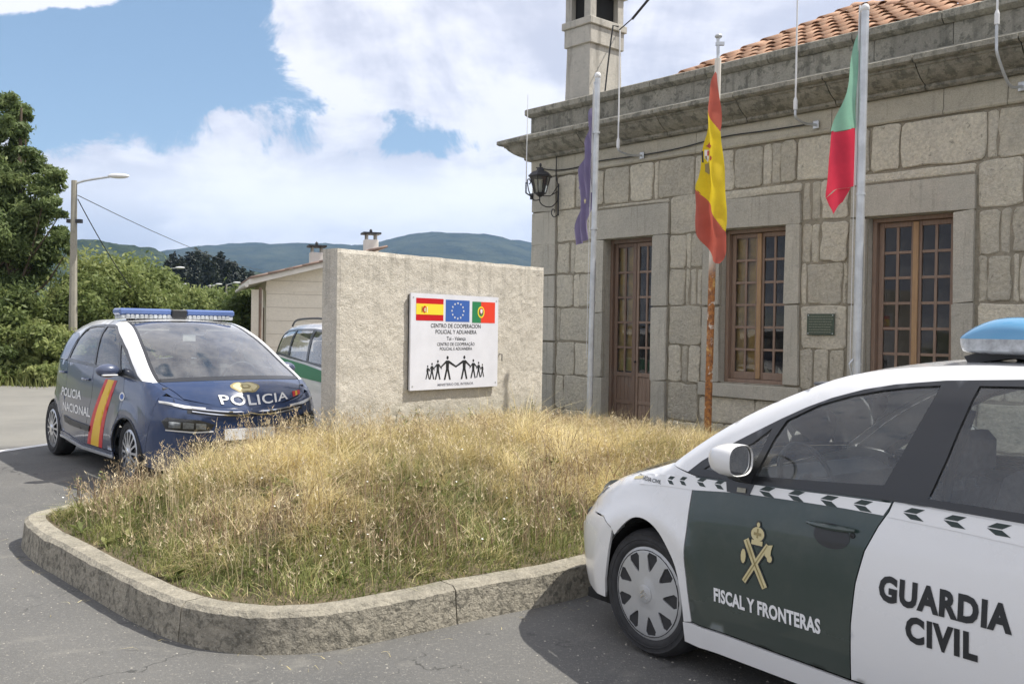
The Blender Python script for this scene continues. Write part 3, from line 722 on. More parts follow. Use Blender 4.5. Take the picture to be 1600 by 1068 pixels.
# ------------------------------------------------------------------ concrete block with sign
D_ = Vector((.6455, .7638, 0)); Nn_ = Vector((.7638, -.6455, 0)); M0 = Vector((-1.722, 9.4, 0))
mon = empty('concrete_monument', M0, math.atan2(.7638, .6455), 'upright bush hammered concrete block standing on the grassy mound', 'monument')
# local x along the face, -y outwards, z up
bm = bmesh.new(); bmesh.ops.create_grid(bm, x_segments=90, y_segments=52, size=1)
W_, Z0, Z1, TH = 3.27, .25, 2.386, .235
for v in bm.verts:
    x = (v.co.x + 1) / 2 * W_; z = Z0 + (v.co.y + 1) / 2 * (Z1 - Z0); e_ = min(x, W_ - x, Z1 - z)
    r_ = noise.noise(Vector((x * 6, z * 6, 0))) * .006 + noise.noise(Vector((x * 22, z * 22, 4))) * .004 + noise.noise(Vector((x * 1.5, z * 1.5, 4))) * .006
    y = -r_ * min(1, e_ / .04)
    k_ = max(0, 1 - e_ / .012); y += .010 * k_
    v.co = Vector((x, y, z + (noise.noise(Vector((x * 4, 9, 0))) * .006 if Z1 - z < 1e-3 else 0)))
front = [v for v in bm.verts]
bd = [e for e in bm.edges if e.is_boundary]
ret = bmesh.ops.extrude_edge_only(bm, edges=bd)
nv = [v for v in ret['geom'] if isinstance(v, bmesh.types.BMVert)]
for v in nv: v.co.y = TH
bmesh.ops.contextual_create(bm, geom=[e for e in bm.edges if e.is_boundary])
bmesh.ops.recalc_face_normals(bm, faces=bm.faces)
me = bpy.data.meshes.new('block'); bm.to_mesh(me); bm.free(); link('block', me, MAT['block'], mon)
# small iron hook beside the sign
MB().tube([(2.43, -.0, 1.32), (2.43, -.05, 1.32), (2.43, -.05, 1.24)], .006, 6).build('iron_hook', MAT['iron'], mon)

sgn = empty('sign_board', M0 + D_ * .945 + Nn_ * .052, math.atan2(.7638, .6455), 'white border cooperation sign with three flags and black paper doll figures on the concrete block', 'sign')
SW, SH, SZ = 1.405, 1.035, .95
sgn.location.z = SZ
MB().box(0, SW, 0, .022, 0, SH).build('board', MAT['sign'], sgn)
MB().box(.012, SW - .012, .022, .050, .012, SH - .012).build('backing_frame', MAT['sign_edge'], sgn)
for x in (.035, SW - .035):
    for z in (.045, SH - .045): MB().lathe([(0.0, -.004), (.009, -.003), (.009, 0.0)], 10, (x, 0, z), 'y').build('screw', MAT['steel'], sgn)
def sflat(name, poly, mat, lay, holes=()):
    P, F = fill(poly, holes, .2); return mesh(name, [(p[0], -.0015 * lay, p[1]) for p in P], [tuple(f) for f in F], mat, sgn)
def rect(x0, z0, x1, z1): return [(x0, z0), (x1, z0), (x1, z1), (x0, z1)]
def disc(cx, cz, rx, rz=None, n=20, a0=0): rz = rz or rx; return [(cx + rx * math.cos(a0 + 2 * math.pi * i / n), cz + rz * math.sin(a0 + 2 * math.pi * i / n)) for i in range(n)]
fz0, fz1 = .745, .985
fx = [(.075, .49), (.525, .91), (.955, 1.345)]
x0, x1 = fx[0]; h3 = (fz1 - fz0)
fl = sflat('spanish_flag', rect(x0, fz0, x1, fz1), MAT['dred'], 1)
sflat('flag_band', rect(x0, fz0 + h3 * .27, x1, fz1 - h3 * .25), MAT['pyel'], 2)
cx = x0 + .125; cz = fz0 + h3 * .5
sflat('coat_of_arms', disc(cx, cz, .030, .038), MAT['dred'], 3); sflat('coat_of_arms', disc(cx + .006, cz - .004, .018, .024), MAT['gold'], 4); sflat('coat_of_arms', rect(cx - .044, cz - .034, cx - .034, cz + .03), MAT['sign_edge'], 3); sflat('coat_of_arms', rect(cx + .036, cz - .034, cx + .044, cz + .03), MAT['white_film'], 3)
x0, x1 = fx[1]; sflat('european_flag', rect(x0, fz0 - .005, x1, fz1 - .005), MAT['eu'], 1)
def star(cx, cz, r): return [(cx + (r if i % 2 == 0 else r * .4) * math.sin(math.pi * i / 5), cz + (r if i % 2 == 0 else r * .4) * math.cos(math.pi * i / 5)) for i in range(10)]
for i in range(12): sflat('star', star((x0 + x1) / 2 + .095 * math.sin(i * math.pi / 6), fz0 + h3 * .48 + .085 * math.cos(i * math.pi / 6), .0155), MAT['white_film'], 2)
x0, x1 = fx[2]; sx_ = x0 + (x1 - x0) * .38
sflat('portuguese_flag', rect(x0, fz0 - .012, sx_, fz1 - .012), MAT['pgreen'], 1); sflat('portuguese_flag', rect(sx_, fz0 - .012, x1, fz1 - .012), MAT['pred'], 1)
sflat('armillary_sphere', disc(sx_, fz0 + h3 * .46, .058, .066), MAT['pyel'], 2); sflat('armillary_sphere', disc(sx_, fz0 + h3 * .46, .040, .048), MAT['pgreen'], 3, ()); sflat('shield', [(sx_ - .028, cz + .035), (sx_ + .028, cz + .035), (sx_ + .028, cz - .012), (sx_, cz - .04), (sx_ - .028, cz - .012)], MAT['dred'], 4); sflat('shield', [(sx_ - .018, cz + .024), (sx_ + .018, cz + .024), (sx_ + .018, cz - .01), (sx_, cz - .028), (sx_ - .018, cz - .01)], MAT['white_film'], 5)
GREY = simple('grey lettering', (.12, .12, .15), .5)
def stext(s, cx, z, size, bold=0.0, sx=1.0, mat=None, kids='lettering'):
    V, Fc = text2d(s, size, bold, sx); mesh(kids, [(cx + v[0], -.0016, z + v[1]) for v in V], Fc, mat or MAT['ink'], sgn)
stext('CENTRO DE COOPERACION', .70, .672, .062, .0006, 1.0)
stext('POLICIAL Y ADUANERA', .70, .606, .062, .0006, 1.0)
stext('Tui - Valença', .70, .535, .058, .0004, 1.0)
stext('CENTRO DE COOPERAÇÃO', .70, .475, .048, .0003, 1.0)
stext('POLICIAL E ADUANEIRA', .70, .425, .048, .0003, 1.0)
stext('MINISTERIO DEL INTERIOR', .70, .035, .040, .0002, 1.2, GREY)
def doll(cx, z, h, side, reach):
    """paper figure with legs apart and arms held out to its neighbours"""
    w = h * .5
    sflat('paper_figure', disc(cx, z + h * .92, h * .065, h * .075, 12), MAT['ink'], 1)
    body = [(cx - .10 * h, z + .80 * h), (cx + .10 * h, z + .80 * h), (cx + .085 * h, z + .45 * h), (cx + .21 * h, z + .0 * h), (cx + .11 * h, z), (cx + .0 * h, z + .38 * h), (cx - .11 * h, z), (cx - .21 * h, z), (cx - .085 * h, z + .45 * h)]
    sflat('paper_figure', body, MAT['ink'], 1)
    for s_, r_ in ((-1, reach[0]), (1, reach[1])):
        if r_ > 0: sflat('paper_figure', [(cx + s_ * .07 * h, z + .81 * h), (cx + s_ * .07 * h, z + .70 * h), (cx + s_ * r_, z + .50 * h), (cx + s_ * r_, z + .58 * h)], MAT['ink'], 1.2)
cxm = .70
for s_ in (-1, 1):
    for (dx, h_, r_in, r_out) in ((.135, .265, .135, .10), (.285, .215, .06, .07), (.375, .18, .04, .04), (.44, .15, .04, .02)):
        doll(cxm + s_ * dx, .10 + (.265 - h_) * .14, h_, 0, (r_in, r_out) if s_ > 0 else (r_out, r_in))
for o_ in sgn.children:
    if o_.name.startswith(('coat', 'armillary', 'shield', 'flag_band', 'star')): pass

# ------------------------------------------------------------------ stone building
BO = Vector((0.325, 16.140, 0)); BA = math.atan2(-.7455, .6665)
bld = empty('stone_building', BO, BA, 'single storey granite station building with parapet and wooden windows', 'building')
BT = Matrix.Translation(BO) @ Matrix.Rotation(BA, 4, 'Z')
def BW(u, out, z): return BT @ Vector((u, -out, z))       # facade metres -> world
UMAX = 11.0
# mortar wall with openings
OPEN = [(1.66, 2.64, -.1, 3.03), (3.85, 4.87, .93, 3.03), (6.0, 7.045, .93, 3.03), (8.6, 9.6, .93, 3.03)]
holes = [rect(a, max(c, .02), b, d) for a, b, c, d in OPEN]
P, F = fill(rect(0, -.1, UMAX, 4.2), holes, .5)
wall = mesh('wall', [(p[0], 0, p[1]) for p in P], [tuple(f) for f in F], MAT['mortar'], bld)
mb = MB(); mb.box(0, .05, .01, 9, -.1, 5.2); mb.box(0, UMAX, 8.9, 9, -.1, 5.2); mb.box(UMAX - .05, UMAX, .01, 8.9, -.1, 5.2); mb.build('side_wall', MAT['mortar'], bld)
ST = []
def rough_stone(u0, u1, z0, z1, proud=.022, mat='stone', jit=.022, name='stone', parent=wall, rough=True, depth=None):
    """one block: irregular outline, chamfered rim, slightly domed face"""
    gp = .008 if not rough else .012
    u0 += gp; u1 -= gp; z0 += gp; z1 -= gp
    w, h = u1 - u0, z1 - z0
    if w < .03 or h < .03: return
    J = lambda k: random.uniform(-jit, jit) * k
    c = min(.03, w * .2, h * .2) * (1 if rough else .35)
    pts = []
    for (x, z, ax, az_) in ((u0, z0, 1, 1), (u1, z0, -1, 1), (u1, z1, -1, -1), (u0, z1, 1, -1)):
        cx_, cz_ = c * random.uniform(.6, 1.5), c * random.uniform(.6, 1.5)
        A = (x + ax * cx_, z + J(.6)); Bp = (x + J(.6), z + az_ * cz_)
        pts += [Bp, A] if (ax * az_) > 0 else [A, Bp]
    o2 = []
    n_ = len(pts)
    for i in range(n_):
        a, b = pts[i], pts[(i + 1) % n_]; o2.append(a)
        L_ = math.hypot(b[0] - a[0], b[1] - a[1])
        if L_ > .16 and rough:
            k = 2 if L_ > .3 else 1
            for q in range(1, k + 1): tt = q / (k + 1); o2.append((a[0] + (b[0] - a[0]) * tt + J(.8), a[1] + (b[1] - a[1]) * tt + J(.8)))
    n_ = len(o2); cx_, cz_ = (u0 + u1) / 2, (z0 + z1) / 2
    pr = proud * random.uniform(.7, 1.25) if rough else proud
    def ins(p, d): 
        vx, vz = cx_ - p[0], cz_ - p[1]; return (p[0] + math.copysign(min(d, abs(vx)), vx), p[1] + math.copysign(min(d, abs(vz)), vz))
    e_ = .008 if rough else .004
    vs = [(p[0], 0.02, p[1]) for p in o2] + [(p[0], -pr + e_ * .9, p[1]) for p in o2] + [(ins(p, e_ * 1.6)[0], -pr - random.uniform(0, .004) * rough, ins(p, e_ * 1.6)[1]) for p in o2] + [(cx_, -pr - .006 * rough, cz_)]
    fs = []
    for i in range(n_):
        j = (i + 1) % n_; fs += [(i, j, n_ + j, n_ + i), (n_ + i, n_ + j, 2 * n_ + j, 2 * n_ + i), (2 * n_ + i, 2 * n_ + j, 3 * n_)]
    if depth:
        pass
    o = mesh(name, [(v[0] - cx_, v[1], v[2] - cz_) for v in vs], fs, MAT[mat], parent); o.location = (cx_, 0, cz_)
    return o
Zc = [0, .37, .89, 1.435, 1.985, 2.52, 3.035, 3.57, 4.14]
Zj = [-.05, .34, .89, 1.43, 1.985, 2.52, 3.03]
# left corner quoins
for a, b in zip(Zj[:-1], Zj[1:]): rough_stone(0.0, .585, a, b, .045, 'smooth_stone', name='quoin', rough=False)
for a, b in ((3.03, 3.57), (3.57, 4.14)): rough_stone(0.0, .585, a, b, .045, 'smooth_stone', name='quoin', rough=False)
# strip between corner and door
sp = {0: [.6, 1.0, 1.44], 1: [.6, .92, 1.44], 2: [.6, .70, 1.44], 3: [.6, 1.02, 1.15, 1.44], 4: [.6, .96, 1.44], 5: [.6, .93, 1.02, 1.44], 6: [.6, 1.5]}
rows = Zj + [3.57]
def course(k, cuts, z0=None, z1=None):
    for a, b in zip(cuts[:-1], cuts[1:]): rough_stone(a, b, (rows[k] if z0 is None else z0), (rows[k + 1] if z1 is None else z1), .02 if b - a > .15 else .008)
course(0, [.6, .78, 1.44]); course(1, [.6, .80, 1.44]); course(2, [.6, 1.03, 1.44]); course(3, [.6, .69, 1.44])
course(4, [.6, .98, 1.12, 1.44]); course(5, [.6, .90, 1.0, 1.44]); course(6, [.6, 1.48])
# door jambs, lintels (dressed stone)
def dressed(u0, u1, z0, z1, nm='jamb', pr=.05): return rough_stone(u0, u1, z0, z1, pr, 'smooth_stone', name=nm, rough=False)
def jamb_run(u0, u1, zs):
    for a, b in zip(zs[:-1], zs[1:]): dressed(u0, u1, a, b)
jamb_run(1.46, 1.665, [-.05, .89, 1.9, 3.03]); jamb_run(2.635, 2.93, [-.05, .89, 1.985, 3.03])
dressed(1.50, 2.93, 3.03, 3.49, 'lintel')
# between door and first window
course(0, [2.94, 3.04, 3.52, 3.55][:3]); course(1, [2.94, 3.50]); course(2, [2.94, 3.18, 3.30, 3.54]); course(3, [2.94, 3.54]); course(4, [2.94, 3.24, 3.32, 3.44, 3.54]); course(5, [2.94, 3.24, 3.33, 3.56]); course(6, [2.94, 3.60], 3.03, 3.57)
jamb_run(3.56, 3.855, [.93, 1.985, 3.03]); jamb_run(4.865, 5.09, [.93, 1.985, 3.03]); dressed(3.60, 5.09, 3.03, 3.44, 'lintel')
dressed(3.52, 5.12, .72, .93, 'sill', .075)
for a, b, c, d in ((3.53, 4.45, .37, .72), (4.45, 5.12, .37, .72), (3.53, 3.95, -.05, .37), (3.95, 4.6, -.05, .37), (4.6, 5.12, -.05, .37)): rough_stone(a, b, c, d)
# between first and second window
rows = Zj + [3.57]
course(6, [5.10, 5.22, 5.36, 5.74], 3.05, 3.57); course(5, [5.10, 5.24, 5.36, 5.75]); course(4, [5.10, 5.18, 5.68, 5.75]); course(3, [5.10, 5.74]); course(2, [5.10, 5.30, 5.52, 5.74]); course(1, [5.12, 5.62, 5.74]); course(0, [5.12, 5.40, 5.74])
jamb_run(5.76, 6.005, [.93, 1.985, 3.03]); jamb_run(7.04, 7.285, [.93, 1.985, 3.03]); dressed(5.78, 7.285, 3.03, 3.44, 'lintel')
dressed(5.72, 7.33, .72, .93, 'sill', .075)
for a, b, c, d in ((5.75, 6.5, .37, .72), (6.5, 7.32, .37, .72), (5.75, 6.2, -.05, .37), (6.2, 7.32, -.05, .37)): rough_stone(a, b, c, d)
# right of second window
for k, cuts in ((0, [7.33, 7.8, 8.3]), (1, [7.33, 7.9, 8.3]), (2, [7.33, 7.62, 8.3]), (3, [7.3, 8.0, 8.3]), (4, [7.3, 7.42, 7.68, 7.76, 8.3]), (5, [7.3, 7.55, 7.66, 8.3]), (6, [7.3, 7.78, 8.3])): course(k, cuts)
jamb_run(8.31, 8.605, [.93, 1.985, 3.03]); jamb_run(9.595, 9.85, [.93, 1.985, 3.03]); dressed(8.35, 9.85, 3.03, 3.44, 'lintel'); dressed(8.28, 9.9, .72, .93, 'sill', .075)
for k in range(7): course(k, [9.9, 10.4, 11.0])
for a, b, c, d in ((8.31, 9.0, -.05, .72), (9.0, 9.88, -.05, .72)): rough_stone(a, b, c, d)
# course above lintels and top course
for cuts in ([.6, .98, 1.50, 1.55, 2.1, 2.9],): pass
for a, b in zip([1.52, 2.93], [2.93, 3.58]): pass
for a, b in ((1.50, 2.92),): rough_stone(a, b, 3.495, 3.57, .012)
for a, b in ((3.60, 5.09), (5.76, 7.28), (8.35, 9.85)): rough_stone(a, b, 3.445, 3.57, .014)
top = [.6, 1.02, 1.62, 2.16, 2.62, 2.72, 3.38, 4.05, 4.5, 4.62, 4.78, 5.0, 5.62, 6.02, 6.40, 7.38, 7.5, 8.3, 9.1, 9.9, 10.4, 11.0]
for a, b in zip(top[:-1], top[1:]): rough_stone(a, b, 3.57, 4.13, .024 if b - a > .2 else .01)

# frieze, string, cornice blocks, parapet, coping
def run_block(name, prof, u0, u1, mat, ret_left=None):
    """profile (out, z) swept along the facade; the first block turns the left corner"""
    m_ = MB(); n_ = len(prof); vs = []
    if ret_left is None:
        vs = [(u0, -o_, z) for o_, z in prof] + [(u1, -o_, z) for o_, z in prof]
    else:
        vs = [(-o_, -o_, z) for o_, z in prof] + [(u1, -o_, z) for o_, z in prof]
    fs = [(i, i + 1, n_ + i + 1, n_ + i) for i in range(n_ - 1)] + [tuple(range(n_))[::-1], tuple(range(n_, 2 * n_))]
    m_.add(vs, fs)
    if ret_left is not None:
        vs = [(-o_, -o_, z) for o_, z in prof] + [(-o_, 3.0, z) for o_, z in prof]
        fs = [(i, n_ + i, n_ + i + 1, i + 1) for i in range(n_ - 1)] + [tuple(range(n_, 2 * n_))[::-1]]
        m_.add(vs, fs)
    return m_.build(name, mat, bld)
def runs(name, prof, cuts, mat, gap=.004):
    for i, (a, b) in enumerate(zip(cuts[:-1], cuts[1:])):
        run_block(name, prof, a + gap, b - gap, mat, True if i == 0 else None)
runs('frieze_stone', [(-.05, 4.145), (.035, 4.145), (.050, 4.165), (.050, 4.19), (.03, 4.20), (.03, 4.44), (-.05, 4.44)], [0, 1.0, 3.4, 5.5, 6.9, 7.6, 9.5, 11], MAT['frieze'])
cor = [(-.05, 4.445), (.09, 4.445), (.12, 4.47), (.12, 4.50), (.17, 4.52), (.24, 4.56), (.31, 4.62), (.34, 4.66), (.36, 4.665), (.36, 4.69), (.42, 4.70), (.45, 4.72), (.45, 4.775), (.10, 4.90), (-.05, 4.92)]
runs('cornice_stone', cor, [0, 1.35, 2.95, 4.30, 5.60, 6.72, 7.85, 9.2, 11], MAT['cornice'], .007)
runs('parapet_stone', [(-.2, 4.88), (.04, 4.88), (.04, 5.17), (-.2, 5.17)], [0, 1.9, 3.9, 6.05, 7.0, 9, 11], MAT['cornice'])
runs('coping_stone', [(-.25, 5.17), (.06, 5.17), (.10, 5.20), (.12, 5.22), (.12, 5.30), (.10, 5.315), (-.25, 5.34)], [0, 1.2, 2.6, 3.6, 4.6, 5.8, 6.9, 8.0, 9.5, 11], MAT['cornice'], .006)
# flat roof deck behind parapet
MB().box(0.0, UMAX, .2, 9, 5.0, 5.1).build('roof_deck', MAT['mortar'], bld)

# door: two weathered leaves with glazed upper part
def leaf(parent, u0, u1, z0, z1, cols, rws, mat, y=.17, st=.062, gb=.034, bottom=None, back=None, nm='leaf'):
    m_ = MB()
    zb = z0 if bottom is None else bottom
    m_.box(u0, u0 + st, y, y + .045, z0, z1, .004); m_.box(u1 - st, u1, y, y + .045, z0, z1, .004)
    m_.box(u0 + st, u1 - st, y + .002, y + .043, z1 - st, z1, .004); m_.box(u0 + st, u1 - st, y + .002, y + .043, z0, z0 + st * 1.6, .004)
    if bottom is not None: m_.box(u0 + st, u1 - st, y + .002, y + .043, zb - st, zb, .004)
    lf = m_.build(nm, mat, parent)
    gz0 = (z0 + st * 1.6) if bottom is None else zb; gz1 = z1 - st; gu0, gu1 = u0 + st, u1 - st
    cw = (gu1 - gu0) / cols; rh = (gz1 - gz0) / rws
    for c in range(1, cols): MB().box(gu0 + c * cw - gb / 2, gu0 + c * cw + gb / 2, y + .006, y + .036, gz0, gz1, .003).build('glazing_bar', mat, parent)
    for r_ in range(1, rws): MB().box(gu0, gu1, y + .008, y + .034, gz0 + r_ * rh - gb / 2, gz0 + r_ * rh + gb / 2, .003).build('glazing_bar', mat, parent)
    base = None
    for c in range(cols):
        for r_ in range(rws):
            if base is None:
                base = mesh('pane', [(-cw / 2, 0, -rh / 2), (cw / 2, 0, -rh / 2), (cw / 2, 0, rh / 2), (-cw / 2, 0, rh / 2)], [(0, 1, 2, 3)], MAT['pane'], parent); o = base
            else: o = base.copy(); COL.objects.link(o); o.parent = parent
            o.location = (gu0 + (c + .5) * cw, y + .021, gz0 + (r_ + .5) * rh); o.rotation_euler = (random.uniform(-.006, .006), 0, random.uniform(-.008, .008))
    if bottom is not None:
        pz0, pz1 = z0 + st * 1.6, zb - st; mid = (pz0 + pz1) / 2
        for k in range(4):
            w_ = (gu1 - gu0) / 4; MB().box(gu0 + k * w_ + .002, gu0 + (k + 1) * w_ - .002, y + .018, y + .03, pz0, pz1, .003).build('board', mat, parent)
        MB().box(gu0, gu1, y + .006, y + .018, mid - .03, mid + .03, .004).build('rail', mat, parent)
    return lf
dr = MB(); dr.box(1.665, 1.715, .12, .24, .03, 3.03, .004); dr.box(2.585, 2.635, .12, .24, .03, 3.03, .004); dr.box(1.715, 2.585, .121, .239, 2.97, 3.03, .004)
door = dr.build('door', MAT['wood_grey'], bld)
leaf(door, 1.718, 2.148, .03, 2.968, 2, 5, MAT['wood_grey'], bottom=.98, nm='door_leaf')
leaf(door, 2.152, 2.582, .03, 2.968, 2, 5, MAT['wood'], bottom=.98, nm='door_leaf')
MB().box(2.13, 2.17, .155, .17, .05, 2.96, .005).build('cover_strip', MAT['wood_grey'], door)
MB().lathe([(.0, -.045), (.014, -.04), (.016, -.02), (.006, -.015), (.006, 0)], 10, (2.19, .155, 1.15), 'y').build('handle', MAT['iron'], door)
MB().box(1.46, 2.9, -.18, .25, -.02, .03, .006).build('threshold', MAT['smooth_stone'], bld)
MB().box(1.72, 2.14, .232, .24, 1.0, 2.96).build('inner_shutter', MAT['ochre'], door)

def window(u0, u1, z0, z1, shutter):
    f = MB(); f.box(u0, u0 + .05, .10, .22, z0, z1, .004); f.box(u1 - .05, u1, .10, .22, z0, z1, .004); f.box(u0 + .05, u1 - .05, .101, .219, z1 - .05, z1, .004); f.box(u0 + .05, u1 - .05, .101, .219, z0, z0 + .05, .004)
    w_ = f.build('window', MAT['wood'], bld); mid = (u0 + u1) / 2
    leaf(w_, u0 + .052, mid - .003, z0 + .052, z1 - .052, 2, 6, MAT['wood'], nm='casement')
    leaf(w_, mid + .003, u1 - .052, z0 + .052, z1 - .052, 2, 6, MAT['wood'], nm='casement')
    MB().box(mid - .035, mid + .035, .145, .165, z0 + .06, z1 - .06, .006).build('cover_strip', MAT['wood_light'], w_)
    if shutter: MB().box(u0 + .06, mid - .01, .232, .245, z0, z1).build('inner_shutter', MAT['ochre'], w_)
    return w_
w1 = window(3.855, 4.865, .93, 3.03, True); w2 = window(6.005, 7.04, .93, 3.03, False); w3 = window(8.605, 9.595, .93, 3.03, False)
# white pane reflections, painted as pale slips low behind the glass
for (u_, w_) in ((4.42, w1), (4.62, w1), (6.62, w2)):
    MB().prism([(u_, 1.0), (u_ + .14, 1.0), (u_ + .02, 1.16)], 'y', .225, .23).build('pane_reflection', MAT['pane_reflection'], w_)
# reveals and dark room behind openings
for (a, b, c, d) in OPEN:
    c = max(c, .0); rv = MB()
    rv.box(a - .04, a, .02, .35, c, d); rv.box(b, b + .04, .02, .35, c, d); rv.box(a, b, .02, .35, d, d + .04); rv.box(a, b, .02, .35, c - .04, c)
    rv.build('reveal', MAT['smooth_stone'], bld)
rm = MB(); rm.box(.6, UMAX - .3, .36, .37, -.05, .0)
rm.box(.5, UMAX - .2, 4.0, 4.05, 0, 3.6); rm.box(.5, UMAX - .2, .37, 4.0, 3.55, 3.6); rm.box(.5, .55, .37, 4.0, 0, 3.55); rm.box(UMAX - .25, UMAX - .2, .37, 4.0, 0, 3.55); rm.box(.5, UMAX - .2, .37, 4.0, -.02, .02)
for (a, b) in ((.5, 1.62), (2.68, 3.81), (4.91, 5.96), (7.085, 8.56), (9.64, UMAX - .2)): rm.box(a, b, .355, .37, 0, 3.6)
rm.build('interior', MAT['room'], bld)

# hipped tile roof over the hall
SL = .47
def rz(d_): return 5.28 + SL * (d_ - .2)
def on_slope(px, py):
    # pixel -> facade metres on the roof slope
    d_ = ray(px, py); p0 = BW(0, -.2, 5.28); Nw = (BW(0, -1.2, 5.28 + SL) - BW(0, -.2, 5.28)).cross(Vector((.6665, -.7455, 0)))
    p = EYE + d_ * ((p0 - EYE).dot(Nw) / d_.dot(Nw)); q = BT.inverted() @ p; return q.x, q.y
apex = on_slope(1338, 14); rend = on_slope(1465, 6); hip0 = on_slope(1140, 92)
hs = (apex[1] - hip0[1]) / (apex[0] - hip0[0]); hu0 = hip0[0] - (hip0[1] - .3) / hs
roof = mesh('roof', [(hu0, .25, 5.2), (rend[0] + 4, .25, 5.2), (rend[0] + 2, rend[1], rz(rend[1]) - .08), (rend[0], rend[1], rz(rend[1]) - .08), (apex[0], apex[1], rz(apex[1]) - .08), (hu0, 7.5, 5.2)], [(0, 1, 2, 3, 4), (0, 4, 5)], MAT['mortar'], bld)
def tilemesh(L_=.50, r0=.115, r1=.095, n_=8):
    vs = []; fs = []
    for (yy, rr) in ((0, r0), (L_, r1)):
        for th in (0.012, 0):
            for i in range(n_ + 1):
                a = math.pi * i / n_; vs.append((math.cos(a) * (rr - th), yy, math.sin(a) * (rr - th) * .75))
    m_ = n_ + 1
    for i in range(n_):
        fs += [(i, i + 1, 2 * m_ + i + 1, 2 * m_ + i), (m_ + i + 1, m_ + i, 3 * m_ + i, 3 * m_ + i + 1), (i + 1, i, m_ + i, m_ + i + 1)]
    fs += [(0, 2 * m_, 3 * m_, m_), (n_, m_ + n_, 3 * m_ + n_, 2 * m_ + n_)]
    return vs, fs
tv, tf = tilemesh(); tile0 = None; cnt = 0
ang = math.atan(SL)
u_ = hu0 + .2
while u_ < rend[0] + 1.2:
    dmax = .3 + (u_ - hu0) * hs if u_ < apex[0] else (apex[1] + (rend[1] - apex[1]) * (u_ - apex[0]) / (rend[0] - apex[0]) if u_ < rend[0] else rend[1])
    d_ = .45
    while d_ < dmax - .1 and cnt < 290:
        px_v = BW(u_, -d_, rz(d_))
        if tile0 is None: tile0 = mesh('roof_tile', tv, tf, MAT['terracotta'], roof, True); o = tile0
        else: o = tile0.copy(); COL.objects.link(o); o.parent = roof
        # only rows that rise above the parapet line of sight are needed near the apex
        o.location = (u_ + random.uniform(-.008, .008), d_, rz(d_) + random.uniform(-.006, .008)); o.rotation_euler = (ang - .03, random.uniform(-.03, .03), random.uniform(-.03, .03)); cnt += 1
        d_ += .42
    u_ += .265
# hip tiles, larger, along the left hip
hv, hf = tilemesh(.46, .12, .10, 8); hb = None
N_h = int(math.hypot(apex[0] - hu0, apex[1] - .3) * 1.1 / .40)
for k in range(N_h):
    tt = k / N_h; x = hu0 + (apex[0] - hu0) * tt; y = .3 + (apex[1] - .3) * tt
    if hb is None: hb = mesh('hip_tile', hv, hf, MAT['terracotta'], roof, True); o = hb
    else: o = hb.copy(); COL.objects.link(o); o.parent = roof
    dirv = Vector((apex[0] - hu0, apex[1] - .3, rz(apex[1]) - rz(.3))).normalized()
    o.location = (x, y, rz(y) + .02); o.rotation_euler = (math.asin(dirv.z) - .04, 0, math.atan2(dirv.y, dirv.x) - math.pi / 2)
ax, ay = apex
for k in range(4):
    x = ax + (rend[0] - ax) * k / 4; y = ay + (rend[1] - ay) * k / 4; o = hb.copy(); COL.objects.link(o); o.parent = roof
    o.location = (x, y, rz(y) + .02); o.rotation_euler = (math.atan2(rz(rend[1]) - rz(ay), math.hypot(rend[0] - ax, rend[1] - ay)), 0, math.atan2(rend[1] - ay, rend[0] - ax) - math.pi / 2)

# chimney (tapering shaft, two collars, open lantern top)
def frustum(m_, u0, u1, d0, d1, z0, z1, tp=0.0):
    vs = [(u0, d0, z0), (u1, d0, z0), (u1, d1, z0), (u0, d1, z0), (u0 + tp, d0 + tp, z1), (u1 - tp, d0 + tp, z1), (u1 - tp, d1 - tp, z1), (u0 + tp, d1 - tp, z1)]
    m_.add(vs, [(3, 2, 1, 0), (4, 5, 6, 7), (0, 1, 5, 4), (1, 2, 6, 5), (2, 3, 7, 6), (3, 0, 4, 7)])
cu0, cu1, cd0, cd1 = .24, .82, .46, 1.27
cm_ = MB(); frustum(cm_, cu0, cu1, cd0, cd1, 5.0, 6.44, .025); chim = cm_.build('chimney', MAT['chimney'], bld)
c2 = MB(); c2.box(cu0 - .015, cu1 + .015, cd0 - .015, cd1 + .015, 6.38, 6.68, .01); c2.build('collar', MAT['chimney'], chim)
c3 = MB(); c3.box(cu0 - .05, cu1 + .05, cd0 - .05, cd1 + .05, 6.68, 6.80, .01); c3.build('ledge', MAT['chimney'], chim)
for (a, b) in ((cu0, cd0), (cu1 - .14, cd0), (cu0, cd1 - .14), (cu1 - .14, cd1 - .14)): MB().box(a, a + .14, b, b + .14, 6.80, 7.25).build('post', MAT['chimney'], chim)
MB().box(cu0 + .1, cu1 - .1, cd0 + .1, cd1 - .1, 6.80, 7.24).build('flue', MAT['liner'], chim)
MB().box(cu0 - .06, cu1 + .06, cd0 - .06, cd1 + .06, 7.25, 7.38, .01).build('cap', MAT['chimney'], chim)

# things fixed to the building -------------------------------------------------
def place(u, out, z): return BW(u, out, z)
def fixed(name, u, out, z, label, cat, group=None): 
    e = empty(name, BW(u, out, z), BA, label, cat, group); return e
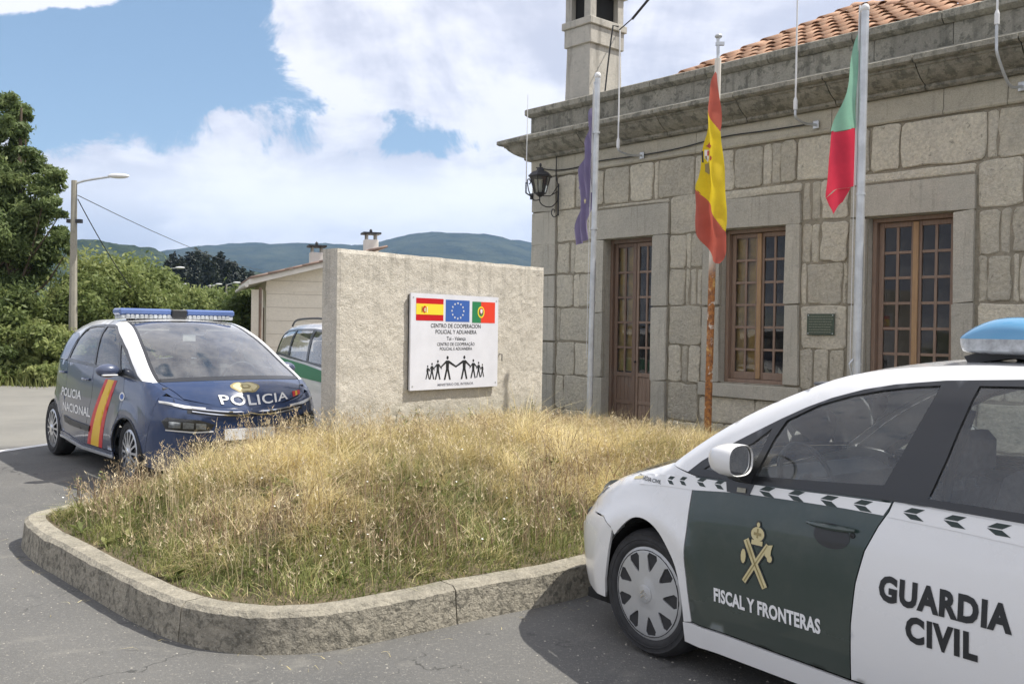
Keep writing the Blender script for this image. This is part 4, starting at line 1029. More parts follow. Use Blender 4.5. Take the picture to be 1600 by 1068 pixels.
# wrought iron lantern
lan = fixed('wall_lantern', .66, .05, 3.9, 'black wrought iron lantern on scrolled bracket at the left corner of the granite building', 'lantern')
b1 = MB(); b1.box(-.012, .012, -.02, 0, -.42, .10, .003); b1.build('wall_plate', MAT['iron'], lan)
cxl, cyl = 0.0, -.42
b2 = MB()
b2.tube(curve([(0, -.01, -.16), (0, -.14, -.28), (0, -.30, -.30), (0, -.42, -.24), (0, -.42, -.12)], 5), .009, 6)
b2.tube(curve([(0, -.01, -.40), (0, -.10, -.45), (0, -.16, -.40), (0, -.14, -.33), (0, -.09, -.34), (0, -.09, -.38)], 5), .008, 6)
b2.tube(curve([(0, -.42, -.20), (0, -.56, -.22), (0, -.66, -.10), (0, -.70, .06), (0, -.66, .10), (0, -.63, .05), (0, -.66, .02)], 5), .009, 6)
b2.tube([(0, -.01, -.02), (0, -.20, -.12), (0, -.42, -.14)], .008, 6); b2.tube([(0, -.01, .08), (0, -.16, -.10)], .007, 6)
b2.build('scroll_bracket', MAT['iron'], lan)
def hexring(r, z, n_=6): return [(cxl + r * math.cos(2 * math.pi * i / n_), cyl + r * math.sin(2 * math.pi * i / n_), z) for i in range(n_)]
lo_, hi_ = hexring(.095, -.10), hexring(.165, .16)
fr_ = MB()
for i in range(6): fr_.tube([lo_[i], hi_[i]], .008, 5); fr_.tube([lo_[i], lo_[(i + 1) % 6]], .009, 5); fr_.tube([hi_[i], hi_[(i + 1) % 6]], .010, 5)
fr_.lathe([(.02, -.16), (.06, -.13), (.09, -.10), (.0, -.10)], 12, (cxl, cyl, 0)); fr_.build('lantern_frame', MAT['iron'], lan)
for i in range(6): mesh('pane', [lo_[i], lo_[(i + 1) % 6], hi_[(i + 1) % 6], hi_[i]], [(0, 1, 2, 3)], MAT['pane'], lan)
MB().lathe([(.19, .155), (.20, .175), (.13, .24), (.06, .265), (.055, .30), (.035, .315), (.0, .32)], 6, (cxl, cyl, 0)).build('lantern_cap', MAT['iron'], lan)
MB().ell((cxl, cyl, .35), (.02, .02, .035)).build('finial', MAT['iron'], lan)
MB().lathe([(.0, -.13), (.022, -.10), (.034, -.03), (.022, .04), (.012, .10), (.0, .10)], 12, (cxl, cyl, 0)).build('bulb', simple('frosted bulb', (.8, .8, .78), .3), lan)

def antenna(u, zb, zt_, label, plate, bow, r=.012, out=.42, u_top=0):
    """white whip on a curved grey tube that leaves a small wall plate"""
    a = fixed('whip_antenna', plate[0], .05, plate[1], label, 'antenna', 'white whip antennas on wall brackets')
    du = u - plate[0]; dz = zb - plate[1]; o_ = out - .05
    pts = curve([(0, -.02, 0), (du * .45, -o_ * .5, -.02), (du * .9, -o_ * .95, bow), (du, -o_, dz * .6), (du, -o_, dz)], 6)
    MB().box(-.04, .04, -.02, 0, -.05, .05, .004).build('wall_plate', MAT['steel'], a); MB().tube(pts, .016, 8).build('bracket_tube', MAT['steel'], a)
    MB().lathe([(.026, dz - .09), (.026, dz + .02), (.014, dz + .06)], 10, (du, -o_, 0)).build('socket', MAT['wpaint'], a)
    MB().tube([(du, -o_, dz), (du + u_top, -o_, zt_ - plate[1])], [r, r * .8], 7).build('whip', MAT['wpaint'], a)
    return a
def fac(px, py, out):
    n3_ = Vector((-.7455, -.6665, 0)); p = on_plane(px, py, BO + n3_ * out, n3_); q = BT.inverted() @ p; return q.x, q.z
for (pxb, pyb, pxt, pyt, plx, ply, lab, bow) in (
        (966, 222, 966, 48, 1003, 243, 'white whip antenna on wall bracket rising in front of the chimney', .02),
        (1243, 160, 1245, -60, 1275, 195, 'white whip antenna above the wall between the two windows', .02),
        (1558, 25, 1558, -160, 1597, 135, 'rightmost whip antenna on long bent grey tube over the second window', .25)):
    u1_, z1_ = fac(pxb, pyb, .50); u2_, z2_ = fac(pxt, pyt, .50); pu, pz = fac(plx, ply, .06)
    antenna(u1_, z1_, z2_, lab, (pu, pz), bow, out=.50)
u1_, z1_ = fac(822, 285, .5); u2_, z2_ = fac(825, 148, .5)
a = fixed('whip_antenna', .02, .05, z1_ - .15, 'thin white whip antenna past the left corner beside the lantern', 'antenna', 'white whip antennas on wall brackets')
MB().box(-.03, .03, -.02, 0, -.05, .05).build('wall_plate', MAT['iron'], a)
MB().tube([(0, -.02, 0), (u1_ - .02, -.45, -.02), (u1_ - .02, -.45, .15)], .012, 6).build('bracket_tube', MAT['iron'], a)
MB().tube([(u1_ - .02, -.45, .1), (u2_ - .02, -.45, z2_ - z1_ + .15)], [.010, .005], 6).build('whip', MAT['wpaint'], a)
# cable sagging along the frieze
cb = []
for (px, py) in ((838, 262), (868, 266), (900, 262), (935, 252), (1000, 243)): u_, z_ = fac(px, py, .055); cb.append((u_, -.055, z_))
for (px, py) in ((1060, 232), (1130, 214), (1200, 204), (1272, 193)): u_, z_ = fac(px, py, .055); cb.append((u_, -.055, z_))
c_ = MB().tube(curve(cb, 5), .010, 6).build('wall_cable', MAT['black_plastic']); c_.location = BO; c_.rotation_euler = (0, 0, BA)
tag(c_, 'black cable running along the frieze under the cornice', 'cable')
c_ = MB().tube(curve([(.60, -.06, 4.46), (.605, -.065, 4.3), (.60, -.06, 4.12), (.64, -.06, 4.0)], 5), .009, 6).build('drop_cable', MAT['black_plastic']); c_.location = BO; c_.rotation_euler = (0, 0, BA)
tag(c_, 'short black cable dropping from the cornice to the lantern', 'cable')
# bronze plaque with raised illegible lettering
pq = fixed('bronze_plaque', 5.405, .03, 1.735, 'small green bronze plaque fixed between the two windows', 'plaque')
MB().box(-.19, .19, -.018, 0, -.135, .135, .004).build('plate', MAT['bronze'], pq)
l_ = MB()
for k in range(7):
    z = .10 - k * .033; x = -.16
    while x < .15:
        w_ = random.uniform(.012, .035); l_.box(x, x + w_, -.022, -.017, z - .006, z + .006); x += w_ + .009
l_.build('raised_relief', simple('worn bronze', (.2, .22, .16), .45), pq)
for (x, z) in ((-.17, .115), (.17, .115), (-.17, -.115), (.17, -.115)): MB().lathe([(0, -.024), (.008, -.022), (.008, -.017)], 8, (x, 0, z), 'y').build('screw', MAT['steel'], pq)
# roof mast beside chimney
p = [BW(1.5, -1.3, 6.9)]
def atb(px, py, out): 
    u, z = fac(px, py, out); return BW(u, out, z)
q0, q1 = atb(988, 30, -.9), atb(1050, -45, -.9)
ms_ = MB(); ms_.tube([tuple(q0), tuple(q1)], .022, 7); ms_.tube([tuple(q0.lerp(q1, .04)), tuple(BW(.80, -1.15, 6.70))], .010, 6); ms = ms_.build('roof_strut', MAT['iron']); tag(ms, 'slanting dark metal strut right of the chimney top', 'strut')
q0, q1 = atb(990, 8, -.9), atb(955, 40, -.75)
# junk by the chimney: down-lead clamp
q = [atb(966, 42, -.42), atb(958, 40, -.42), atb(955, 60, -.42), atb(950, 100, -.42), atb(945, 146, -.42)]
ms = MB().tube([tuple(v) for v in q], .013, 6).build('chimney_cable', MAT['black_plastic']); tag(ms, 'dark cable running down the sunlit side of the chimney', 'cable')
# dark metalwork on the roof at the far right top
q = [atb(1412, 14, -3.6) - Vector((0, 0, .9)), atb(1412, -60, -3.6)]
ms = MB(); ms.tube([tuple(v) for v in q], .03, 6); ms.tube([tuple(atb(1430, 14, -3.6) - Vector((0, 0, .9))), tuple(atb(1430, -60, -3.6))], .02, 6); ms.tube([tuple(atb(1395, 5, -3.6)), tuple(atb(1440, -4, -3.6))], .015, 6)
tag(ms.build('roof_mast', MAT['iron']), 'dark metal mast frame behind the roof tiles at the top of the photo', 'mast')

# ------------------------------------------------------------------ flagpoles and flags
FO = 1.5
def fpt(px, py, out=FO): u, z = fac(px, py, out); return BW(u, out, z)
def flagpole(bx, by, tx, ty, r, mat, label, top):
    b_, t_ = fpt(bx, by), fpt(tx, ty); zt_ = t_.z; zb_ = .1
    d_ = (t_ - b_) / (t_.z - b_.z); foot = b_ + d_ * (zb_ - b_.z)
    e = empty('flagpole', foot, 0, label, 'flagpole', 'flagpoles in front of the granite building')
    tp = t_ - foot
    MB().tube([(0, 0, -.1), tuple(tp)], [r, r * .85], 12).build('pole', mat, e)
    if top == 'cap': MB().ell((tp.x, tp.y, tp.z + .03), (.045, .045, .05)).build('finial', MAT['wpaint'], e)
    else:
        m_ = MB(); m_.tube([tuple(tp), (tp.x - .005, tp.y, tp.z + .25)], .02, 6); m_.ell((tp.x, tp.y, tp.z + .27), (.045, .045, .03)); m_.box(tp.x - .03, tp.x + .07, tp.y - .02, tp.y + .02, tp.z + .16, tp.z + .2); m_.build('finial', MAT['iron'] if top == 'dark' else MAT['steel'], e)
    return e, foot, d_
e1, f1, d1 = flagpole(920, 680, 934, 122, .042, MAT['steel'], 'leftmost galvanised flagpole with the violet flag', 'cap')
e2, f2, d2 = flagpole(1105, 690, 1122, 92, .046, MAT['rusty'], 'middle flagpole with rust covered lower half', 'steel')
e3, f3, d3 = flagpole(1338, 585, 1352, 18, .048, MAT['steel'], 'rightmost galvanised flagpole with the green and red flag', 'cap')
for e, dd, zs in ((e1, d1, (.9, 1.9, 2.9, 4.2)), (e3, d3, (1.1, 1.2, 3.0))):
    for z in zs: c = dd * z; MB().lathe([(.05, z - .012), (.05, z + .012)], 12, (c.x, c.y, 0)).build('clamp', MAT['steel'], e)
c = d3 * 1.12; MB().tube([(c.x - .05, c.y - .02, 1.25), (c.x - .09, c.y - .03, 1.2), (c.x - .06, c.y - .02, 1.08), (c.x - .02, c.y - .03, 1.06)], .01, 6).build('cleat', MAT['steel'], e3)
# thin halyards
for e, dd, zt_ in ((e1, d1, 4.8), (e3, d3, 4.9)):
    n_ = Vector((-.7455, -.6665, 0)) * .02; s_ = Vector((-.6665, .7455, 0)) * .065
    a_ = dd * 1.15 + n_ + s_; b_ = dd * zt_ + n_ + s_ * .9; MB().tube([tuple(a_), tuple((a_ + b_) / 2 + s_ * .1), tuple(b_)], .004, 5).build('halyard', MAT['wpaint'], e)
s_ = Vector((-.6665, .7455, 0)) * .06
for (e, dd, z0_, z1_) in ((e3, d3, 3.1, 5.0), (e1, d1, 3.4, 4.9)):
    MB().tube([tuple(dd * z0_ + s_), tuple(dd * z1_ + s_)], .012, 6).build('halyard', MAT['wpaint'], e)

def cloth(name, m_): 
    m, nt, b = newmat(name); co = nt.node('ShaderNodeTexCoord').outputs['Object']
    b.inputs['Roughness'].default_value = .75
    nt.put(b.inputs['Base Color'], nt.mix(nt.ramp(nt.noise(co, 9, 5), .3, .7), m_, tuple(c * .86 for c in m_)))
    w = nt.node('ShaderNodeTexWave', i_Vector=co, i_Scale=420.0); bp = nt.node('ShaderNodeBump', i_Strength=.3, i_Distance=.0006, i_Height=w.outputs['Fac']); nt.l.new(bp.outputs[0], b.inputs['Normal'])
    tl = nt.node('ShaderNodeBsdfTranslucent', i_Color=(*m_, 1)); mx = nt.node('ShaderNodeMixShader', i_0=.35); out = m.node_tree.nodes['Material Output']
    nt.l.new(b.outputs[0], mx.inputs[1]); nt.l.new(tl.outputs[0], mx.inputs[2]); nt.l.new(mx.outputs[0], out.inputs[0]); return m
CV = cloth('violet cloth', (.26, .225, .37)); CR = cloth('faded red cloth', (.55, .13, .09)); CY = cloth('yellow cloth', (.86, .66, .03)); CG = cloth('faded green cloth', (.30, .56, .42)); CRR = cloth('bright red cloth', (.72, .045, .09))
def flag(name, label, parts, foldf, group='flags hanging on the poles', out=FO):
    fpt = lambda px, py: globals()['fpt'](px, py, out)
    """hanging cloth: flat pixel outlines carried to the flag's own plane in front of the wall, then folded in depth"""
    e = empty(name, fpt(*parts[0][1][0]), BA, label, 'flag', group)
    inv = e.matrix_basis.inverted() if False else (Matrix.Translation(e.location) @ Matrix.Rotation(BA, 4, 'Z')).inverted()
    def mp(a_, b_):
        a_ = np.asarray(a_); b_ = np.asarray(b_); return np.c_[a_, foldf(a_, b_), b_]
    made = []
    for k, (nm, px, mat, lay) in enumerate(parts):
        poly = []
        for p in px: q = inv @ fpt(*p); poly.append((q.x, q.z))
        P, F = fill(poly, [], .022)
        o = surf(nm, P, F, mp, mat, e, flip=False, off=lay); made.append(o)
    return e, inv, mp
# violet European flag, furled lengthwise
eu_f, _i, _m = flag('european_flag', 'narrow furled violet flag on the leftmost flagpole',
     [('cloth', curve([(925, 168), (918, 205), (910, 250), (903, 288), (903, 296), (908, 302), (904, 330), (901, 360), (898, 382), (908, 379), (917, 372), (920, 350), (924, 312), (926, 290), (926, 230)], 3, True), CV, 0)],
     lambda a_, b_: .035 * np.sin(a_ * 55 + b_ * 4) + .015 * np.sin(b_ * 9))
m_ = MB(); q = fpt(914, 314, FO + .05); s = star(0, 0, .05)
P, F = fill(s, [], .05); o = mesh('flag_star', [(p[0] * .5, 0, p[1]) for p in P], [tuple(f) for f in F], MAT['gold'], eu_f)
o.location = (Matrix.Translation(o.parent.location) @ Matrix.Rotation(BA, 4, 'Z')).inverted() @ q
# Spanish flag
ef, inv, mp_es = flag('spanish_flag', 'hanging red and yellow flag on the middle flagpole',
     [('cloth', curve([(1118, 112), (1113, 140), (1110, 158), (1107, 172), (1114, 186), (1120, 197), (1124, 205), (1124, 180), (1122, 150), (1120, 125)], 2, True), CR, 0),
      ('cloth', curve([(1107, 172), (1103, 190), (1099, 215), (1096, 250), (1094, 280), (1091, 296), (1100, 308), (1112, 325), (1123, 345), (1131, 362), (1131, 330), (1130, 290), (1127, 250), (1125, 220), (1124, 205), (1120, 197), (1114, 186)], 2, True), CY, 0),
      ('cloth', curve([(1091, 296), (1088, 325), (1087, 350), (1093, 368), (1103, 385), (1111, 400), (1118, 408), (1126, 412), (1131, 395), (1132, 375), (1131, 362), (1123, 345), (1112, 325), (1100, 308)], 2, True), CR, 0)],
     lambda a_, b_: .05 * np.sin(a_ * 26 + b_ * 1.6) + .012 * np.sin(b_ * 12 + a_ * 20), out=FO + .12)
def flag_mark(px_poly, mat, lay, nm='coat_of_arms'):
    poly = []
    for p in px_poly: q = inv @ fpt(p[0], p[1], FO + .12); poly.append((q.x, q.z))
    P, F = fill(poly, [], .02); surf(nm, P, F, mp_es, mat, ef, off=lay)
flag_mark([(1099, 234), (1106, 234), (1106.5, 246), (1103, 253), (1099, 247)], MAT['white_film'], .004); flag_mark([(1102.5, 235), (1106, 235), (1106, 243), (1102.5, 243)], MAT['dred'], .006); flag_mark([(1099.3, 243.5), (1102.3, 243.5), (1102.6, 251), (1100, 248)], MAT['gold_dark'], .006); flag_mark([(1096.5, 236), (1098, 236), (1098, 254), (1096.5, 254)], MAT['ink'], .004); flag_mark([(1108, 236), (1109.5, 236), (1109.5, 254), (1108, 254)], MAT['ink'], .004); flag_mark([(1099, 256), (1107, 253), (1109, 262), (1104, 272), (1099, 268)], MAT['gold_dark'], .004); flag_mark([(1100, 228), (1106, 221), (1115, 229), (1111, 233), (1104, 230)], CR, .004); flag_mark(disc(1114, 248, 2, 4, 8), CR, .004)
# Portuguese flag
flag('portuguese_flag', 'hanging green and red flag on the rightmost flagpole',
     [('cloth', curve([(1342, 50), (1335, 85), (1325, 125), (1313, 165), (1301, 205), (1308, 206), (1322, 201), (1337, 200), (1340, 198), (1341, 150), (1343, 90)], 2, True), CG, 0),
      ('cloth', curve([(1302, 206), (1299, 235), (1294, 265), (1288, 290), (1286, 308), (1292, 303), (1310, 296), (1332, 289), (1335, 270), (1337, 235), (1337, 201), (1322, 202), (1308, 207)], 2, True), CRR, 0),
      ('fold', [(1286, 308), (1290, 320), (1298, 334), (1306, 327), (1318, 315), (1326, 292), (1310, 296), (1292, 303)], CRR, -.02)],
     lambda a_, b_: .045 * np.sin(a_ * 20 + b_ * 2.2) + .010 * np.sin(b_ * 10))

# ------------------------------------------------------------------ car bodies
def pchip(pts):
    P_ = sorted(pts); X = np.array([p[0] for p in P_], float); Yv = np.array([p[1] for p in P_], float)
    h = np.diff(X); dl = np.diff(Yv) / h; n = len(X); m = np.zeros(n)
    for i in range(1, n - 1):
        if dl[i - 1] * dl[i] > 0: w1, w2 = 2 * h[i] + h[i - 1], h[i] + 2 * h[i - 1]; m[i] = (w1 + w2) / (w1 / dl[i - 1] + w2 / dl[i])
    m[0] = dl[0]; m[-1] = dl[-1]
    def f(x):
        x = np.asarray(x, float); i = np.clip(np.searchsorted(X, x) - 1, 0, n - 2); tt = np.clip((x - X[i]) / h[i], -.5, 1.5)
        t2, t3 = tt * tt, tt ** 3
        return (2 * t3 - 3 * t2 + 1) * Yv[i] + (t3 - 2 * t2 + tt) * h[i] * m[i] + (-2 * t3 + 3 * t2) * Yv[i + 1] + (t3 - t2) * h[i] * m[i + 1]
    return f
def joined(a, b, xk):
    fa, fb = pchip(a), pchip(b)        # a: x<xk, b: x>=xk
    return lambda x: np.where(np.asarray(x, float) < xk, fa(x), fb(x))
class Body:
    def __init__(s, **k): s.__dict__.update(k)
    def Y(s, x, z):
        x, z = np.broadcast_arrays(np.asarray(x, float), np.asarray(z, float))
        yb, zt, zs, yt = s.yb(x), s.zt(x), s.zs(x), s.yt(x)
        zm = s.zm
        up = np.clip((z - zm) / np.maximum(zs - zm, .05), 0, 1); dn = np.clip((zm - z) / .4, 0, 1.3)
        y = yb + s.bulge * (1 - up ** 1.6) * (z < zs) - s.tuck * dn ** 2
        tt = np.clip((z - zs) / np.maximum(zt - zs, .03), 0, 1)
        c = s.cab(x)
        gg = c * (.42 * tt + .18 * tt ** 2 + .40 * tt ** 7) + (1 - c) * (tt ** 2.2)
        y = np.where(z > zs, yb - (yb - yt) * gg, y)
        for ax in s.axles:
            r_ = np.hypot(x - ax, z - s.wr); y = y + s.flare * np.exp(-((r_ - s.archr) / .05) ** 2) * (z < .8)
        uf = np.clip((x - s.xs) / np.maximum(s.xf(z) - s.xs, .05), 0, 1); y = y * (1 - uf ** s.nf) ** (1 / s.nf)
        ur = np.clip((s.xrs - x) / np.maximum(s.xrs - s.xr(z), .05), 0, 1); y = y * (1 - ur ** s.nr) ** (1 / s.nr)
        return y
    def side(s, a, b): return np.c_[a, s.Y(a, b), b]
    def top(s, a, b):
        a = np.asarray(a, float); b = np.asarray(b, float); dl = s.dl(a); x1 = a - dl; z1 = s.zt(x1)
        return np.c_[a - dl * b * b, b * s.Y(x1, z1), (1 - b * b) * s.zc(a) + b * b * z1]
    def _bis(s, y, z, lo, hi, inc):
        y = np.abs(y)
        for _ in range(40):
            mid = (lo + hi) / 2; big = s.Y(mid, z) > y
            lo, hi = (np.where(big, mid, lo), np.where(big, hi, mid)) if inc else (np.where(big, lo, mid), np.where(big, mid, hi))
        return (lo + hi) / 2
    def front(s, a, b):      # a = y, b = z
        a = np.asarray(a, float); b = np.asarray(b, float); return np.c_[s._bis(a, b, np.full(a.shape, s.xs), s.xf(b), True), a, b]
    def rear(s, a, b):
        a = np.asarray(a, float); b = np.asarray(b, float); return np.c_[s._bis(a, b, s.xr(b), np.full(a.shape, s.xrs), False), a, b]

def fg_body():
    zt = joined([(-3.35, 1.10), (-3.2, 1.22), (-2.9, 1.36), (-2.4, 1.47), (-1.9, 1.502), (-1.6, 1.502), (-1.36, 1.488), (-1.22, 1.475), (-1.01, 1.437), (-.79, 1.358), (-.58, 1.262), (-.39, 1.155), (-.13, .972)],
                [(-.13, .972), (0, .925), (.12, .885), (.3, .825), (.45, .765), (.6, .69), (.85, .56)], -.13)
    zc = joined([(-3.4, 1.02), (-3.2, 1.30), (-2.9, 1.40), (-2.3, 1.50), (-1.8, 1.525), (-1.3, 1.515), (-1.0, 1.475), (-.7, 1.37), (-.4, 1.235), (.05, .985)],
                [(.05, .975), (.25, .935), (.5, .86), (.7, .765), (.86, .62)], .05)
    return Body(zt=zt, zc=zc, yb=pchip([(-3.4, .74), (-2.8, .80), (-1.5, .818), (-.3, .815), (.2, .80), (.9, .78)]), yt=pchip([(-3.3, .5), (-2.5, .56), (-1.3, .595), (-.8, .635), (-.4, .695), (-.13, .745), (.1, .745), (.5, .71), (.9, .66)]),
        zs=lambda x: np.where(np.asarray(x) < -.13, np.minimum(pchip([(-3.4, 1.0), (-2, .99), (-.8, .96), (-.13, .90)])(x), zt(x) - .06), zt(x) - .075 - .06 * np.clip(np.asarray(x) + .13, 0, 1)),
        cab=lambda x: smoothstep(-.12, -.5, x), zm=.60, bulge=.045, tuck=.03, axles=(-.02, -2.62), wr=.315, archr=.40, flare=.012,
        xs=.12, xf=pchip([(.15, .80), (.3, .86), (.5, .88), (.62, .865), (.75, .80), (1.0, .5)]), nf=2.4, xrs=-2.7, xr=pchip([(.2, -3.3), (.5, -3.4), (.9, -3.38), (1.2, -3.3), (1.5, -3.1)]), nr=2.6,
        dl=pchip([(-3.3, -.15), (-2.0, .05), (-1.0, .12), (-.4, .15), (.05, .18), (.5, .30), (.86, .46)]))
def smin(a, b): return np.minimum(a, b)
def mpv_body():
    zt = joined([(-3.55, 1.15), (-3.35, 1.36), (-2.9, 1.55), (-2.3, 1.63), (-1.6, 1.655), (-1.1, 1.645), (-.8, 1.60), (-.5, 1.50), (-.2, 1.36), (.1, 1.20), (.42, 1.05)],
                [(.42, 1.05), (.55, .99), (.7, .91), (.85, .80)], .42)
    zc = joined([(-3.6, 1.2), (-3.4, 1.45), (-2.9, 1.60), (-2.2, 1.67), (-1.4, 1.69), (-.8, 1.655), (-.4, 1.53), (0.0, 1.38), (.35, 1.225), (.66, 1.085)],
                [(.66, 1.075), (.75, 1.03), (.85, .94), (.93, .80)], .66)
    return Body(zt=zt, zc=zc, yb=pchip([(-3.6, .66), (-2.9, .80), (-2.3, .85), (-1.5, .875), (-.3, .87), (.3, .86), (.9, .84)]), yt=pchip([(-3.3, .42), (-2.5, .53), (-1.9, .60), (-1.3, .63), (-.8, .66), (-.2, .74), (.42, .80), (.6, .78), (.9, .74)]),
        zs=lambda x: np.where(np.asarray(x) < .42, np.minimum(pchip([(-3.6, 1.16), (-2.2, 1.15), (-1.2, 1.12), (-.4, 1.08), (.42, .99)])(x), zt(x) - .05), zt(x) - .06 - .05 * np.clip(np.asarray(x) - .42, 0, 1)),
        cab=lambda x: smoothstep(.42, 0.0, x), zm=.65, bulge=.04, tuck=.04, axles=(0.0, -2.785), wr=.33, archr=.42, flare=.014,
        xs=.32, xf=pchip([(.15, .82), (.35, .88), (.6, .90), (.75, .92), (.85, .90), (1.1, .7)]), nf=3.1, xrs=-2.5, xr=pchip([(.2, -3.45), (.5, -3.53), (.9, -3.52), (1.2, -3.45), (1.6, -3.2)]), nr=2.5,
        dl=pchip([(-3.4, -.15), (-2.4, .05), (-1.0, .18), (-.4, .22), (.66, .24), (.93, .25)]))

def wheel(parent, x, y, side, r, rim_r, width, kind, steer=0.0):
    """side=+1 outer face towards +y"""
    e = bpy.data.objects.new('wheel', None); COL.objects.link(e); e.parent = parent; e.location = (x, y, r); e.rotation_euler = (0, 0, steer)
    prof = [(rim_r * .98, -.01), (rim_r * 1.02, .004), (rim_r * 1.10, .010), (rim_r * 1.14, .008), (rim_r * 1.155, .011), (rim_r * 1.17, .008), (r * .90, .006), (r * .915, .008), (r * .93, .002), (r * .965, -.012), (r * .995, -.035), (r, -.06), (r, -width + .06), (r * .99, -width + .03), (r * .93, -width), (rim_r, -width)]
    m_ = MB(); m_.lathe([(a, h * side) for a, h in prof], 56, axis='y'); m_.build('tyre', MAT['rubber'], e, 'auto')
    # tread blocks joined with the tyre as shallow shoulder notches
    R_ = rim_r
    def dish(a, b):
        rr = np.hypot(a, b) / R_
        h = .004 + .012 * np.cos(np.clip(rr, 0, 1) * math.pi * .5) - .006 * smoothstep(.95, 1.0, rr) + (.006 * smoothstep(.28, .24, rr) if kind == 'cap' else .0)
        return np.c_[a, h * side, b]
    holes = []
    if kind == 'cap': n_, r0, r1, w0, w1 = 9, .50, .90, .05, .155
    else: n_, r0, r1, w0, w1 = 14, .36, .90, .05, .135
    for i in range(n_):
        q = 2 * math.pi * (i + .5) / n_; h = []
        for (rr, ww) in ((r0, -w0 * .3), (r0 + .06, -w0), (r1 - .08, -w1), (r1, -w1 * .75), (r1, w1 * .75), (r1 - .08, w1), (r0 + .06, w0), (r0, w0 * .3)):
            a = q + ww / rr if kind == 'cap' else q + ww / rr
            h.append((R_ * rr * math.cos(a), R_ * rr * math.sin(a)))
        holes.append(h)
    P, F = fill(disc(0, 0, R_, R_, 48), holes, R_ * .085)
    surf('hubcap' if kind == 'cap' else 'rim', P, F, dish, MAT['hubcap'] if kind == 'cap' else MAT['alloy'], e, flip=(side > 0), skirt=.012)
    if kind == 'cap': MB().lathe([(R_ * .925, .0035 * side), (R_ * .925, .0070 * side), (R_ * .94, .0070 * side), (R_ * .94, .003 * side)], 48, axis='y').build('rim_groove', MAT['rubber'], e)
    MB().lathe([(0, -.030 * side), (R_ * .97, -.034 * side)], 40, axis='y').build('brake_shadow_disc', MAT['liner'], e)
    m_ = MB(); m_.lathe([(R_ * .2, .010 * side), (R_ * .2, .024 * side), (R_ * .17, .027 * side), (0, .028 * side)], 24, axis='y'); m_.build('centre_cap', MAT['hubcap'] if kind == 'cap' else MAT['chrome'], e, 'auto')
    if kind == 'cap':
        m_ = MB()
        for dz in (.012, -.010): m_.tube([(-.022, .028 * side, dz - .012), (0, .029 * side, dz + .008), (.022, .028 * side, dz - .012)], .004, 5)
        m_.build('wheel_emblem', MAT['chrome'], e)
    return e

def ell_arc(cx, cz, rx, rz, a0, a1, n=14): return [(cx + rx * math.cos(R(a0 + (a1 - a0) * i / n)), cz + rz * math.sin(R(a0 + (a1 - a0) * i / n))) for i in range(n + 1)]
def mk(B, root, nm, outline, holes, mat, mir, mp='side', step=.05, skirt=.014, off=0.0, par=None, sides=None):
    P, F = fill(outline, holes, step); f = getattr(B, mp)
    # outward orientation: side map (x,z) has normal -y, so flip for the left flank
    fl = {'side': True, 'top': False, 'front': False, 'rear': True}[mp]
    return surf(nm, P, F, f, MAT[mat] if isinstance(mat, str) else mat, par or root, flip=fl, skirt=skirt, off=off, mir=mir)

def seats(root, xs, w, mat='seat', z0=.35):
    for (x, y, wide) in xs:
        m_ = MB(); m_.box(x - .02, x + .48, y - wide / 2, y + wide / 2, z0, z0 + .17, .05); m_.build('seat_cushion', MAT[mat], root, 'auto')
        m_ = MB()
        vs = []
        for (xx, z, t_) in ((x + .06, z0 + .08, .07), (x - .02, z0 + .35, .08), (x - .12, z0 + .66, .06)):
            pass
        m_.prism([(x + .10, z0 + .1), (x - .02, z0 + .1), (x - .20, z0 + .68), (x - .13, z0 + .70), (x - .07, z0 + .66)], 'y', y - wide / 2 + .03, y + wide / 2 - .03); m_.build('seat_back', MAT[mat], root)
        ks = [0] if wide < .8 else [-wide * .33, wide * .33]
        for k in ks:
            m_ = MB(); m_.box(x - .24, x - .14, y + k - .13, y + k + .13, z0 + .73, z0 + .91, .035); m_.tube([(x - .18, y + k - .05, z0 + .64), (x - .19, y + k - .05, z0 + .78)], .007, 6); m_.tube([(x - .18, y + k + .05, z0 + .64), (x - .19, y + k + .05, z0 + .78)], .007, 6); m_.build('headrest', MAT[mat], root, 'auto')

# ============ foreground white and green patrol car ============
B = fg_body()
O1 = Vector((1.3358, 5.2237, 0)); A1 = R(126)
car = empty('patrol_car', O1, A1, 'white and dark green patrol car in the right foreground with blue beacon bar', 'car')
archF = [(.291, .20), (.291, .312), (.249, .474), (.192, .569), (.10, .655), (.03, .688), (-.049, .686), (-.12, .655), (-.18, .60), (-.25, .50), (-.283, .366), (-.291, .247)]
archFs = curve(archF, 3)
archR_ = ell_arc(-2.63, .32, .37, .37, -12, 192)
door_f = [(-.345, .262), (-.328, .40), (-.318, .52), (-.318, .62), (-.318, .75), (-.322, .87), (-.335, .935)]
door_r = [(-1.352, .975), (-1.338, .935), (-1.30, .872), (-1.252, .77), (-1.222, .64), (-1.203, .47), (-1.196, .25)]
Fu = [(-.276, .95), (-.35, 1.01), (-.464, 1.08), (-.60, 1.155), (-.759, 1.24), (-.874, 1.297), (-.99, 1.345), (-1.128, 1.388), (-1.262, 1.416), (-1.461, 1.441), (-1.744, 1.458), (-2.1, 1.45), (-2.5, 1.39), (-2.8, 1.29), (-2.98, 1.17), (-3.03, 1.07)]
Bl = [(-3.0, 1.03), (-2.6, 1.0), (-2.2, .985), (-1.842, .975), (-1.5, .978), (-1.352, .975), (-1.138, .968), (-.923, .958), (-.686, .949), (-.5, .942), (-.335, .937)]
ztp = [(x, float(B.zt(x))) for x in np.linspace(-.13, .42, 9)]
rr_pts = [(x, float(B.zt(x))) for x in np.linspace(-.13, -3.0, 40)]
